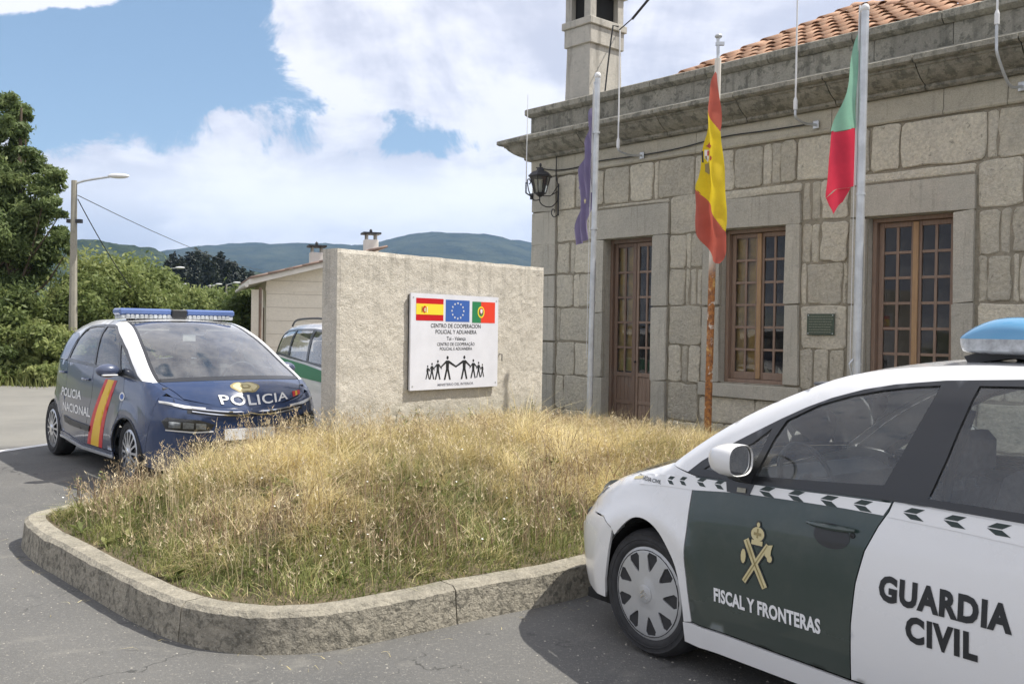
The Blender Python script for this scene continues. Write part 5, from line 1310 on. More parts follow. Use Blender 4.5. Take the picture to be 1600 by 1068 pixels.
for mir in (False, True):
    gm = 'green_panel'
    g_ = .003
    mk(B, car, 'front_fender', [(-.291, .247)] + [(-.340, .258)] + [(x + g_, z) for x, z in door_f] + [(-.27, .945)] + ztp + [(.50, .71), (.42, .648), (.30, .648), (.215, .610)] + archFs[9:-1], [], 'white', mir, step=.035)
    xs_ = np.linspace(.6, .34, 3)
    mk(B, car, 'bumper_side', [(.208, .598), (.30, .640), (.42, .640), (.505, .703), (.60, .67), (.60, .24), (.45, .22), (.30, .22), (.291, .312), (.249, .474)], [], 'white', mir, step=.04)
    mk(B, car, 'sill', [(-.288, .15), (-.285, .243), (-.342, .25), (-1.2, .236), (-2.26, .25), (-2.27, .14)], [], 'white', mir, step=.05)
    dpoly = [(x - g_, z) for x, z in door_f] + [(-.5, .942), (-.686, .949), (-.923, .958), (-1.138, .968)] + [(x + g_, z) for x, z in door_r]
    dr_ = mk(B, car, 'front_door', dpoly[::1], [], gm, mir, step=.035)
    rpoly = [(x - g_, z) for x, z in door_r[::-1]] + [(-1.5, .978), (-1.842, .975), (-2.2, .985), (-2.32, .988), (-2.33, .80), (-2.25, .60), (-2.19, .45), (-2.20, .26)]
    rd_ = mk(B, car, 'rear_door', rpoly, [], 'white', mir, step=.04)
    mk(B, car, 'rear_quarter', [(-2.27, .25), (-2.20, .262), (-2.195, .45), (-2.255, .60), (-2.335, .80), (-2.325, .988), (-2.6, 1.0), (-3.0, 1.03), (-3.1, 1.04), (-3.1, .25), (-3.0, .25)] + archR_[::-1][::-1], [], 'white', mir, step=.06)
    # black greenhouse frame with the side windows cut out of it
    quarter = [(-.37, .975), (-.50, 1.055), (-.63, 1.12), (-.722, 1.195), (-.69, 1.10), (-.642, .985), (-.5, .972)]
    fgl = [(-.679, .984), (-.70, 1.04), (-.745, 1.15), (-.79, 1.235), (-.938, 1.312), (-1.081, 1.359), (-1.215, 1.39), (-1.345, 1.411), (-1.452, 1.422), (-1.44, 1.36), (-1.40, 1.25), (-1.35, 1.13), (-1.305, 1.03), (-1.071, 1.010), (-.85, .995)]
    rgl = [(-1.60, 1.428), (-1.753, 1.434), (-2.1, 1.42), (-2.38, 1.375), (-2.36, 1.2), (-2.34, 1.025), (-1.84, 1.008), (-1.489, 1.006), (-1.505, 1.05), (-1.54, 1.16), (-1.58, 1.32)]
    tgl = [(-2.43, 1.36), (-2.62, 1.30), (-2.78, 1.20), (-2.86, 1.09), (-2.84, 1.06), (-2.6, 1.045), (-2.4, 1.03)]
    fr = mk(B, car, 'window_frame', Fu + Bl, [quarter, fgl, rgl, tgl], 'trim', mir, step=.035, skirt=.02)
    for nm, pl, mt in (('quarter_glass', quarter, 'glass'), ('front_side_glass', fgl, 'glass'), ('rear_side_glass', rgl, 'dark_glass'), ('rear_quarter_glass', tgl, 'dark_glass')):
        mk(B, car, nm, pl, [], mt, mir, step=.06, skirt=0, off=-.007)
    mk(B, car, 'window_moulding', [(-.335, .94), (-.5, .945), (-.686, .952), (-.923, .961), (-1.138, .971), (-1.35, .978), (-1.842, .978), (-2.3, .988), (-2.3, 1.003), (-1.842, .994), (-1.35, .996), (-1.138, .988), (-.923, .978), (-.686, .968), (-.5, .960), (-.34, .955)], [], 'trim', mir, step=.04, skirt=.012, off=.008)
    mk(B, car, 'roof_rail', rr_pts + [(-3.03, 1.07)] + [(x, z) for x, z in Fu[::-1][1:]], [], 'white', mir, step=.03, skirt=.01)
    # retro-reflective belt stripe, black arrows
    def flip_side(a, b): return B.side(a, b)
    mf = (lambda a, b: B.side(a, b))
    stp = [(.06, .845), (-.143, .864), (-.33, .872), (-.50, .889), (-.555, .894), (-.548, .938), (-.5, .935), (-.335, .930), (-.2, .925), (.055, .895)]
    P, F = fill(stp, [], .04); decal('belt_stripe', P, [tuple(f) for f in F], mf, MAT['white_film'], car, .0022, mir, True)
    stp = [(-.650, .901), (-.931, .911), (-1.146, .917), (-1.318, .917), (-1.338, .950), (-1.345, .968), (-1.138, .962), (-.922, .953), (-.668, .945)]
    P, F = fill(stp, [], .04); decal('belt_stripe', P, [tuple(f) for f in F], mf, MAT['white_film'], car, .0022, mir, True)
    stp = [(-1.335, .915), (-1.62, .909), (-1.85, .900), (-2.3, .895), (-2.31, .965), (-1.85, .965), (-1.5, .972), (-1.362, .970)]
    P, F = fill(stp, [], .05); decal('belt_stripe', P, [tuple(f) for f in F], mf, MAT['white_film'], car, .0022, mir, True)
    ch = [(-.075, .889), (-.150, .897), (-.232, .905), (-.345, .915), (-.455, .919)][1:] + [(-.715, .927), (-.868, .932), (-1.03, .936), (-1.185, .941), (-1.40, .943), (-1.56, .943), (-1.72, .942), (-1.86, .937), (-2.02, .935), (-2.18, .933)]
    for (x, z) in ch:
        w_ = .085 if x < -.6 else (.06 if x < -.3 else .05); h_ = .021 if x < -.6 else .019
        for sg in (1, -1):
            q = [(x, z + .002 * sg), (x - w_ * .38, z + sg * h_), (x - w_, z + sg * h_), (x - w_ * .62, z + .002 * sg)]
            P, F = fill(q, [], .04); decal('arrow_mark', P, [tuple(f) for f in F], mf, MAT['ink_green'], car, .0034, mir, True)
    sgn_ = 1 if mir else -1
    def stxt(s, cx, z, size, bold, sx, mat, par, sp=1.0):
        V, Fc = text2d(s, size, bold, sx, spacing=sp); V = np.c_[cx + sgn_ * V[:, 0], z + V[:, 1]]; decal('lettering', V, Fc, mf, MAT[mat], par, .0026, mir, True)
    stxt('FISCAL Y FRONTERAS', -.778, .398, .082, .0032, .70, 'white_film', car, 1.03)
    stxt('GUARDIA', -1.575, .605, .126, .0065, .83, 'ink', car, 1.12)
    stxt('CIVIL', -1.575, .478, .126, .0065, .83, 'ink', car, 1.14)
    stxt('GUARDIA CIVIL', .0, .868, .026, .0004, 1.2, 'ink', car)
    q = [(.05, .872), (.13, .858), (.13, .870), (.05, .884)]; P, F = fill(q, [], .04); decal('gold_mark', P, [tuple(f) for f in F], mf, MAT['gold'], car, .003, mir, True)
    # emblem: crown over crossed sword and fasces
    def em(poly, mt, lay, hl=()): P, F = fill(poly, hl, .03); decal('emblem', P, [tuple(f) for f in F], mf, MAT[mt], car, .002 + .0012 * lay, mir, True)
    ex, ez = -.735, .52
    def bar(x0, z0, x1, z1, w_): dx, dz = x1 - x0, z1 - z0; L_ = math.hypot(dx, dz); nx, nz_ = -dz / L_ * w_, dx / L_ * w_; return [(x0 + nx, z0 + nz_), (x1 + nx, z1 + nz_), (x1 - nx, z1 - nz_), (x0 - nx, z0 - nz_)]
    def E_(pts): return [(ex + (-sgn_) * 0 + sgn_ * u, ez + v) for u, v in pts]
    for grow, mt, lay in ((.006, 'ink', 1), (0, 'gold', 2)):
        em(E_(bar(-.065, .005, .060, .185, .011 + grow)), mt, lay); em(E_(bar(.050, .0, -.060, .190, .015 + grow)), mt, lay)
        em(E_(disc(.0, .222, .036 + grow, .030 + grow, 16)), mt, lay); em(E_(bar(-.030, .185, .030, .185, .010 + grow)), mt, lay); em(E_(disc(0, .262, .009 + grow, .011 + grow, 8)), mt, lay)
        em(E_(disc(-.070, .115, .014 + grow, .032 + grow, 10)), mt, lay); em(E_([(.045, .140), (.075, .120), (.078, .165), (.085, .19), (.062, .185)]), mt, lay); em(E_(disc(.072, .130, .014 + grow, .016 + grow, 8)), mt, lay)
    em(E_(bar(-.020, .222, .020, .222, .006)), 'gold_dark', 3); em(E_(bar(0, .205, 0, .245, .004)), 'gold_dark', 3); em(E_(bar(.047, .003, -.057, .187, .003)), 'gold_dark', 3); em(E_(bar(-.062, .008, .057, .182, .0022)), 'gold_dark', 3)
    # door handle: dark recess, grip, lock
    mk(B, car, 'handle_recess', ell_arc(-1.10, .80, .085, .05, 0, 350, 18), [], 'trim', mir, step=.03, skirt=0, off=.0012)
    sg = -1 if mir else 1
    m_ = MB(); pts = []
    for u in np.linspace(0, 1, 9):
        x = -.985 - .225 * u; z = .838 + .002 * u; y = float(B.Y(x, z)) + .012 + .022 * math.sin(u * math.pi); pts.append((x, y * sg, z))
    m_.tube(pts, [.006, .010, .012, .012, .012, .012, .012, .010, .007], 8); m_.build('door_handle', MAT[gm], car, 'auto')
    m_ = MB(); x, z = -1.195, .818; y = float(B.Y(x, z)); m_.lathe([(0, (y + .006) * sg), (.011, (y + .004) * sg), (.012, y * sg)], 12, (x, 0, z), 'y'); m_.build('door_lock', MAT['black_plastic'], car)
    m_ = MB(); pts = [(-1.79 - .215 * u, (float(B.Y(-1.79 - .215 * u, .848)) + .012 + .022 * math.sin(u * math.pi)) * sg, .848) for u in np.linspace(0, 1, 9)]
    m_.tube(pts, [.006, .010, .012, .012, .012, .012, .012, .010, .007], 8); (m_.build('door_handle', MAT['white'], car, 'auto') if False else None)
    # black side marker, small badge under mirror
    m_ = MB(); x, z = .60, .62; y = float(B.Y(x, z)); m_.ell((x - .02, (y - .005) * sg, z - .03), (.05, .03, .045), 12, 8); m_.build('front_rub_block', MAT['black_plastic'], car, 'auto')
    # mirror: foot, shell, glass
    mr = bpy.data.objects.new('door_mirror', None); COL.objects.link(mr); mr.parent = car; mr.location = (-.60, .0, 1.05)
    shell = MB()
    yb_ = .93; secs = []
    # shell: front bulge closed with a dished rear rim
    for (dx, sc_) in ((.115, .25), (.10, .55), (.07, .82), (.03, .96), (-.01, 1.0), (-.045, .985), (-.052, .95), (-.045, .90)):
        ring_ = []
        for k in range(24):
            q = 2 * math.pi * k / 24; c_, s_ = math.cos(q), math.sin(q); n_ = 2.7
            yy = math.copysign(abs(c_) ** (2 / n_), c_) * .092; zz = math.copysign(abs(s_) ** (2 / n_), s_) * (.070 if s_ > 0 else .070)
            ring_.append((dx - .05 + yy * -.10, (yb_ + yy * sc_) * sg, .01 + zz * sc_))
        secs.append(ring_)
    vs = [v for r_ in secs for v in r_]; fs = [(i * 24 + k, i * 24 + (k + 1) % 24, (i + 1) * 24 + (k + 1) % 24, (i + 1) * 24 + k) for i in range(len(secs) - 1) for k in range(24)] + [tuple(range(24))]
    shell.add(vs, fs); shell.build('mirror_shell', MAT['white'], mr, 'auto')
    gl = MB(); gl.add([(v[0] + .004, v[1], v[2]) for v in secs[-1]], [tuple(range(24))]); gl.build('mirror_glass', MAT['mirror'], mr)
    m_ = MB(); m_.add([(.02, .80 * sg, -.11), (-.07, .80 * sg, -.11), (-.07, .80 * sg, -.06), (.02, .80 * sg, -.06), (.0, .90 * sg, -.08), (-.07, .90 * sg, -.08), (-.07, .90 * sg, -.03), (.0, .90 * sg, -.03)], [(0, 1, 2, 3), (4, 5, 6, 7), (0, 1, 5, 4), (1, 2, 6, 5), (2, 3, 7, 6), (3, 0, 4, 7)]); m_.build('mirror_foot', MAT['black_plastic'], mr)
    m_ = MB(); m_.box(-.045, .03, min(.885 * sg, .90 * sg), max(.885 * sg, .90 * sg), -.10, -.055, .006)
    mk(B, car, 'mirror_patch', [(-.535, .895), (-.52, .945), (-.54, .955), (-.69, .957), (-.665, .895)], [], 'trim', mir, step=.03, skirt=0, off=.004)
    q = [(-.595, .902), (-.645, .904), (-.645, .924), (-.595, .922)]; P, F = fill(q, [], .04); decal('side_repeater', P, [tuple(f) for f in F], mf, simple('amber grey lens', (.35, .33, .25), .3) if not mir else bpy.data.materials['amber grey lens'], car, .008, mir, True)
    # wheels and arches
    hl_p = [(.395, .772), (.45, .735), (.52, .700), (.60, .672), (.60, .690), (.52, .724), (.45, .757), (.40, .778)]
    mk(B, car, 'headlight', hl_p, [], 'grey_lens', mir, step=.03, skirt=.006, off=.006)
    wheel(car, -.025, .812 * sg, sg, .315, .228, .2, 'cap', R(2) * 0)
    wheel(car, -2.63, .812 * sg, sg, .315, .228, .2, 'cap')
    for ax in (-.02, -2.63):
        m_ = MB(); n_ = 18; vs = []; fs = []
        for i in range(n_ + 1):
            a_ = math.pi * (i / n_) * 1.16 - .25; vs += [(ax + .345 * math.cos(a_), .80 * sg, .32 + .345 * math.sin(a_)), (ax + .345 * math.cos(a_), .50 * sg, .32 + .345 * math.sin(a_))]
        fs = [(2 * i, 2 * i + 2, 2 * i + 3, 2 * i + 1) for i in range(n_)]; m_.add(vs, fs); m_.box(ax - .36, ax + .36, min(.49 * sg, .5 * sg), max(.49 * sg, .5 * sg), .15, .7); m_.build('wheel_arch_liner', MAT['liner'], car)
    # dark backing right behind the panels so shut lines read as dark gaps
    mk(B, car, 'inner_body_side', [(-.34, .26), (-.30, .55), (-.30, .92), (-.5, .93), (-2.3, .97), (-2.9, .98), (-2.9, .72), (-2.25, .50), (-2.2, .26)], [], 'liner', mir, step=.12, skirt=0, off=-.016)
# top skin
tp = lambda a0, a1, s_, n=8: None
mk(B, car, 'hood', [(.84, -.80), (.5, -.90), (.09, -.93), (.06, -.93), (.06, 0), (.06, .93), (.09, .93), (.5, .90), (.84, .80)], [], 'green_panel', False, 'top', .05, .02)
for s_ in (1, -1):
    mk(B, car, 'fender_top', [(.80, .81 * s_), (.5, .91 * s_), (.06, .94 * s_), (.06, 1.0 * s_), (.5, 1.0 * s_), (.80, 1.0 * s_)], [], 'white', False, 'top', .04, 0)
    mk(B, car, 'windscreen_pillar', [(.06, .93 * s_), (-.3, .92 * s_), (-.93, .90 * s_), (-.93, 1.0 * s_), (-.3, 1.0 * s_), (.06, 1.0 * s_)], [], 'white', False, 'top', .04, 0)
mk(B, car, 'cowl', [(.06, -.93), (-.02, -.93), (-.02, .93), (.06, .93)], [], 'trim', False, 'top', .05, 0, .002)
mk(B, car, 'windscreen', [(.02, -.91), (-.93, -.885), (-.93, .885), (.02, .91)], [], 'screen_glass', False, 'top', .07, 0, -.002)
mk(B, car, 'windscreen_seal', [(.05, -.925), (-.95, -.905), (-.95, .905), (.05, .925)], [[(.0, -.90), (-.90, -.875), (-.90, .875), (.0, .90)]], 'trim', False, 'top', .06, 0, .0)
mk(B, car, 'roof', [(-.94, -1.0), (-2.9, -1.0), (-2.9, 1.0), (-.94, 1.0)], [], 'white', False, 'top', .06, 0)
mk(B, car, 'rear_screen', [(-2.92, -.9), (-3.3, -.9), (-3.3, .9), (-2.92, .9)], [], 'dark_glass', False, 'top', .06, 0)
mk(B, car, 'tailgate_rim', [(-2.9, -1.0), (-3.32, -1.0), (-3.32, 1.0), (-2.9, 1.0)], [[(-2.92, -.9), (-3.3, -.9), (-3.3, .9), (-2.92, .9)]], 'white', False, 'top', .08, 0)
zz = np.linspace(.22, .72, 9)
mk(B, car, 'front_bumper', [(-float(B.Y(.6, z)) * .999, z) for z in zz] + [(-.4, .74), (0, .70), (.4, .74)] + [(float(B.Y(.6, z)) * .999, z) for z in zz[::-1]], [], 'white', False, 'front', .07, 0)
mk(B, car, 'lower_grille', rect(-.5, .28, .5, .44), [], 'black_plastic', False, 'front', .07, 0, .004)
zz = np.linspace(.25, 1.05, 9)
mk(B, car, 'rear_panel', [(-float(B.Y(-3.1, z)) * .999, z) for z in zz] + [(float(B.Y(-3.1, z)) * .999, z) for z in zz[::-1]], [], 'white', False, 'rear', .09, 0)
MB().box(-3.1, .5, -.75, .75, .17, .22).build('underbody', MAT['liner'], car)
MB().box(.10, .5, -.49, .49, .22, .75).build('engine_bulkhead', MAT['liner'], car)
# cabin
cb_ = MB(); cb_.prism([(.0, .22), (.0, .86), (-.12, .90), (-.30, .93), (-.42, .88), (-.45, .70), (-.30, .22)], 'y', -.66, .66); cb_.build('dashboard', MAT['cabin'], car)
MB().box(-3.1, -.05, -.74, .74, .22, .30).build('cabin_floor', MAT['cabin'], car)
for s_ in (1, -1): MB().box(-2.5, -.4, .735 * s_ - .02, .735 * s_ + .02, .25, .93, .01).build('door_lining', MAT['cabin'], car)
MB().box(-3.05, -2.55, -.7, .7, .30, .98).build('parcel_shelf', MAT['cabin'], car)
MB().box(-2.8, -1.30, -.50, .50, 1.435, 1.445).build('headlining', simple('headlining', (.28, .28, .28), .9), car)
seats(car, [(-1.22, .36, .50), (-1.22, -.36, .50), (-2.12, 0, 1.30)], 0, z0=.32)
st_ = MB(); cxs, czs = -.62, .955; n_ = 28; ring_ = []
for k in range(n_ + 1):
    a_ = 2 * math.pi * k / n_; u_, w_ = .185 * math.cos(a_), .185 * math.sin(a_); ring_.append((cxs + w_ * .42, .36 + u_, czs - .04 + w_ * .9))
st_.tube(ring_, .014, 7, False); st_.tube([(cxs, .36 - .18, czs - .05), (cxs + .02, .36, czs - .05), (cxs, .36 + .18, czs - .05)], .016, 6); st_.tube([(cxs + .02, .36, czs - .05), (cxs + .32, .36, czs - .16)], .03, 8); st_.ell((cxs + .01, .36, czs - .05), (.03, .06, .05)); st_.build('steering_wheel', MAT['cabin'], car)
MB().box(-.74, -.70, -.12, .12, 1.315, 1.375, .01).build('rear_view_mirror', MAT['black_plastic'], car)
for s_ in (1, -1):
    m_ = MB(); m_.box(-1.06, -.80, .42 * s_ - .16, .42 * s_ + .16, 1.385, 1.40, .006); m_.build('sun_visor', MAT['cabin'], car)
    m_ = MB(); m_.tube([(-1.44, .70 * s_, .55), (-1.46, .62 * s_, 1.05), (-1.52, .575 * s_, 1.33)], .018, 6); m_.build('seat_belt', MAT['cabin'], car)
# beacon bar across the roof
def barsec(prof, ys, name, mat, root):
    vs = []; n_ = len(prof)
    for (y, sx_, sz_) in ys:
        for (x, z) in prof: vs.append((bx + (x - bx) * sx_, y, bz + (z - bz) * sz_))
    fs = [(i * n_ + k, i * n_ + (k + 1) % n_, (i + 1) * n_ + (k + 1) % n_, (i + 1) * n_ + k) for i in range(len(ys) - 1) for k in range(n_)] + [tuple(range(n_)), tuple((len(ys) - 1) * n_ + k for k in range(n_))[::-1]]
    return MB().add(vs, fs).build(name, MAT[mat], root, 'auto')
lb = bpy.data.objects.new('beacon_bar', None); COL.objects.link(lb); lb.parent = car
bx, bz = -1.60, 1.600
ys = [(.50, .72, .35), (.485, .88, .62), (.45, .98, .9), (.40, 1, 1), (-.40, 1, 1), (-.45, .98, .9), (-.485, .88, .62), (-.50, .72, .35)]
dome = curve([(-1.395, 1.604), (-1.405, 1.618), (-1.45, 1.650), (-1.52, 1.680), (-1.60, 1.688), (-1.68, 1.680), (-1.75, 1.650), (-1.795, 1.618), (-1.805, 1.604)], 3)
barsec(dome, ys, 'blue_lens', 'blue_lens', lb)
low = curve([(-1.805, 1.602), (-1.80, 1.565), (-1.77, 1.545), (-1.60, 1.540), (-1.43, 1.545), (-1.40, 1.565), (-1.395, 1.602)], 3)
barsec(low, [(y, a, .6 + .4 * b) for y, a, b in ys], 'clear_lens', 'grey_lens', lb)
for y in (.36, -.36):
    MB().prism([(-1.42, 1.50), (-1.40, 1.53), (-1.46, 1.548), (-1.74, 1.548), (-1.80, 1.53), (-1.78, 1.50), (-1.70, 1.515), (-1.60, 1.53), (-1.50, 1.515)], 'y', y - .04, y + .06).build('mounting_foot', MAT['black_plastic'], lb)
MB().box(-1.66, -1.54, -.3, .3, 1.515, 1.545, .01).build('speaker_box', MAT['black_plastic'], lb)
m_ = MB()
for k in range(7): m_.box(-1.45 - k * .05, -1.435 - k * .05, .41, .44, 1.548, 1.585)
m_.build('lens_rib', MAT['chrome'], lb)

# ============ blue people carrier of the national police ============
B2 = mpv_body()
O2 = Vector((-3.1417, 10.0757, 0)); A2 = R(90 - 140)
van = empty('police_car', O2, A2, 'dark blue police people carrier with white roof parked behind the grassy island', 'car')
a1_ = ell_arc(.02, .33, .415, .345, 188, -8, 18)       # front arch, from behind the wheel over the top to the front
a2_ = ell_arc(-2.785, .33, .40, .36, 188, -8, 18)
FT = [(-2.25, 1.19), (-2.17, 1.34), (-2.068, 1.455), (-1.97, 1.535), (-1.838, 1.585), (-1.433, 1.607), (-1.0, 1.602), (-.90, 1.585), (-.72, 1.515), (-.55, 1.452), (-.295, 1.345), (-.05, 1.21), (.15, 1.105), (.285, 1.052)]
FB = [(-.154, 1.078), (-.598, 1.108), (-1.05, 1.135), (-1.388, 1.150), (-1.699, 1.160), (-2.212, 1.172)]
rr2 = [(x, float(B2.zt(x))) for x in np.linspace(-3.2, .42, 44)]
zt2 = [(x, float(B2.zt(x))) for x in np.linspace(.42, .62, 4)]
for mir in (True, False):
    sg = -1 if mir else 1
    g_ = .004
    dF = [(-.16, 1.078), (-.115, .90), (-.12, .78), (-.22, .66), (-.41, .50), (-.47, .33)]
    dM = [(-1.137, 1.14), (-1.10, .95), (-1.10, .80), (-1.19, .62), (-1.32, .45), (-1.42, .28)]
    dR = [(-2.20, 1.168), (-2.13, .95), (-2.13, .78), (-2.22, .62), (-2.36, .48), (-2.42, .35)]
    mk(B2, van, 'front_fender', a1_[:-2] + [(.46, .33), (.55, .60), (.60, .72)] + [(.62, float(B2.zt(.62)))] + zt2[::-1][1:] + [(.30, 1.055)] + [(x + g_, z) for x, z in dF[:-1]], [], 'navy', mir, step=.05)
    mk(B2, van, 'bumper_side', [(.62, .90), (.60, .72), (.555, .60), (.465, .33), (.43, .25), (.60, .22), (.62, .25)], [], 'navy', mir, step=.05, skirt=0)
    mk(B2, van, 'front_door', [(x - g_, z) for x, z in dF] + [(-.46, .30)] + [(x + g_, z) for x, z in dM[::-1]] + [(-.598, 1.105)], [], 'flank', mir, step=.045)
    mk(B2, van, 'rear_door', [(x - g_, z) for x, z in dM] + [(x + g_, z) for x, z in dR[::-1]] + [(-1.699, 1.157)], [], 'flank', mir, step=.045)
    mk(B2, van, 'rear_quarter', [(x - g_, z) for x, z in dR[:-1]] + a2_[::-1][2:-1] + [(-3.2, .30), (-3.25, .4), (-3.25, 1.15), (-3.0, 1.18), (-2.3, 1.174)], [], 'navy', mir, step=.06)
    mk(B2, van, 'sill', [(-.40, .22), (-.42, .295), (-1.42, .275), (-2.40, .345), (-2.40, .27), (-1.5, .215)], [], 'flank', mir, step=.06, off=.01)
    mk(B2, van, 'sill_moulding', [(-.44, .225), (-.44, .25), (-1.5, .245), (-2.38, .30), (-2.38, .27), (-1.5, .215)], [], 'hubcap', mir, step=.06, off=.02)
    fgl = [(-.36, 1.135), (-.60, 1.455), (-.80, 1.535), (-.95, 1.575), (-1.20, 1.580), (-1.19, 1.45), (-1.12, 1.165), (-.60, 1.138)]
    qg = [(-.50, 1.40), (-.30, 1.305), (-.06, 1.175), (.12, 1.09), (-.15, 1.105), (-.29, 1.118)]
    rgl = [(-1.185, 1.172), (-1.26, 1.45), (-1.27, 1.58), (-1.60, 1.578), (-1.838, 1.558), (-1.95, 1.51), (-2.05, 1.42), (-2.14, 1.30), (-2.18, 1.205), (-1.70, 1.19)]
    mk(B2, van, 'window_frame', FT + FB, [fgl, qg, rgl], 'trim', mir, step=.05, skirt=.02)
    for nm, pl, mt in (('front_side_glass', fgl, 'side_glass_dark'), ('quarter_glass', qg, 'dark_glass'), ('rear_side_glass', rgl, 'side_glass_dark')): mk(B2, van, nm, pl, [], mt, mir, step=.1, skirt=0, off=-.006)
    mk(B2, van, 'roof_rail', rr2 + [(.29, 1.057)] + FT[::-1][1:] + [(-2.35, 1.18), (-3.2, 1.20)], [], 'white', mir, step=.05, skirt=.01)
    mk(B2, van, 'rear_pillar', [(-2.25, 1.185), (-2.17, 1.34), (-2.068, 1.455), (-2.2, 1.50), (-2.6, 1.50), (-2.9, 1.40), (-3.15, 1.2)], [], 'navy', mir, step=.06, skirt=0, off=.003)
    mk(B2, van, 'window_moulding', [(.285, 1.052), (-.154, 1.078), (-.598, 1.108), (-1.388, 1.15), (-2.212, 1.172), (-2.212, 1.184), (-1.388, 1.163), (-.598, 1.122), (-.154, 1.092), (.28, 1.064)], [], 'trim', mir, step=.06, off=.006)
    mk(B2, van, 'door_moulding', [(-1.17, .44), (-1.12, .50), (-1.9, .52), (-2.16, .54), (-2.12, .47), (-1.9, .45)], [], 'black_plastic', mir, step=.06, off=.015)
    s2 = 1 if mir else -1
    mf2 = (lambda a, b: B2.side(a, b))
    def dc(nm, poly, mt, lay, step=.05): P, F = fill(poly, [], step); decal(nm, P, [tuple(f) for f in F], mf2, MAT[mt], van, .002 + .0014 * lay, mir, True)
    # slanted red-yellow-red flash across front door
    def lerp(a, b, t_): return (a[0] + (b[0] - a[0]) * t_, a[1] + (b[1] - a[1]) * t_)
    T0, T1, Bb0, Bb1 = (-.70, 1.03), (-.34, 1.03), (-1.315, .292), (-.80, .292)
    n_ = 8
    def col(f0, f1): 
        up = [lerp(lerp(T0, Bb0, i / n_), lerp(T1, Bb1, i / n_), f0) for i in range(n_ + 1)]; dn = [lerp(lerp(T0, Bb0, i / n_), lerp(T1, Bb1, i / n_), f1) for i in range(n_ + 1)]; return up + dn[::-1]
    dc('flag_flash', col(0, .24), 'red', 0); dc('flag_flash', col(.24, .76), 'yellow', 0); dc('flag_flash', col(.76, 1), 'red', 0)
    dc('small_crest', disc(-.14 * 1 - 0.0, .88, .075, .045, 14), 'white_film', 1); dc('small_crest', disc(-.14, .88, .05, .028, 12), 'eu', 2)
    def st2(s, x0, z, size, sx, bold): 
        V, Fc = text2d(s, size, bold, sx, 'LEFT'); V = np.c_[x0 + s2 * V[:, 0], z + V[:, 1]]; decal('lettering', V, Fc, mf2, MAT['white_film'], van, .003, mir, True)
    x0_ = -2.34 if mir else -1.36
    st2('POLICIA', x0_, .765, .135, 1.75, .003); st2('NACIONAL', x0_ + .1 * s2, .600, .135, 1.62, .003)
    for (xa, xb, z_) in ((-1.20, -1.46, 1.0), (-2.22, -2.46, 1.035)):
        m_ = MB(); pts = [(xa + (xb - xa) * u, (float(B2.Y(xa + (xb - xa) * u, z_)) + .01 + .025 * math.sin(u * math.pi)) * sg, z_) for u in np.linspace(0, 1, 7)]; m_.tube(pts, .013, 6); m_.build('door_handle', MAT['navy'], van, 'auto')
    mr = bpy.data.objects.new('door_mirror', None); COL.objects.link(mr); mr.parent = van; mr.location = (-.32, .98 * sg, 1.135)
    m_ = MB(); m_.ell((0, 0, 0), (.085, .12, .07), 16, 10); o = m_.build('mirror_shell', MAT['navy'], mr, True)
    m_ = MB(); m_.add([(.02, -.15 * sg, -.05), (-.05, -.15 * sg, -.05), (-.04, -.02 * sg, -.06), (.02, -.02 * sg, -.06), (.02, -.15 * sg, -.02), (-.05, -.15 * sg, -.02), (-.04, -.02 * sg, -.03), (.02, -.02 * sg, -.03)], [(0, 1, 2, 3), (4, 5, 6, 7), (0, 1, 5, 4), (1, 2, 6, 5), (2, 3, 7, 6), (3, 0, 4, 7)]); m_.build('mirror_foot', MAT['black_plastic'], mr)
    MB().box(.04, .095, -.075, .075, -.052, -.036, .006).build('side_repeater', simple('white lens', (.75, .75, .72), .3) if mir else bpy.data.materials['white lens'], mr)
    wheel(van, 0.0, .862 * sg, sg, .33, .232, .21, 'alloy'); wheel(van, -2.785, .862 * sg, sg, .33, .232, .21, 'alloy')
    for ax in (0.02, -2.785):
        m_ = MB(); n_ = 16; vs = []
        for i in range(n_ + 1):
            a_ = math.pi * (i / n_) * 1.12 - .19; vs += [(ax + .41 * math.cos(a_), .84 * sg, .33 + .36 * math.sin(a_)), (ax + .41 * math.cos(a_), .5 * sg, .33 + .36 * math.sin(a_))]
        m_.add(vs, [(2 * i, 2 * i + 2, 2 * i + 3, 2 * i + 1) for i in range(n_)]); m_.box(ax - .42, ax + .42, min(.49 * sg, .5 * sg), max(.49 * sg, .5 * sg), .15, .72); m_.build('wheel_arch_liner', MAT['liner'], van)
        arc = [(p[0], float(B2.Y(p[0], max(p[1], .25))) * sg + .002 * sg, p[1]) for p in ell_arc(ax, .33, .415, .352, 180, 0, 20)]
        MB().tube(arc, .010, 6).build('arch_lip', MAT['black_plastic'], van)
    mk(B2, van, 'inner_body_side', [(-.46, .30), (-.2, .6), (-.12, .9), (-.2, 1.05), (-1.2, 1.12), (-2.2, 1.14), (-2.4, .9), (-2.3, .6), (-2.4, .33)], [], 'liner', mir, step=.15, skirt=0, off=-.02)
mk(B2, van, 'hood', [(.915, -.86), (.67, -.93), (.67, 0), (.67, .93), (.915, .86), (.93, 0)], [], 'navy', False, 'top', .05, .02)
for s_ in (1, -1):
    mk(B2, van, 'fender_top', [(.93, .87 * s_), (.67, .94 * s_), (.67, 1.0 * s_), (.93, 1.0 * s_)], [], 'navy', False, 'top', .04, 0)
    mk(B2, van, 'windscreen_pillar', [(.67, .94 * s_), (.0, .93 * s_), (-.76, .91 * s_), (-.76, 1.0 * s_), (0, 1.0 * s_), (.67, 1.0 * s_)], [], 'white', False, 'top', .05, 0)
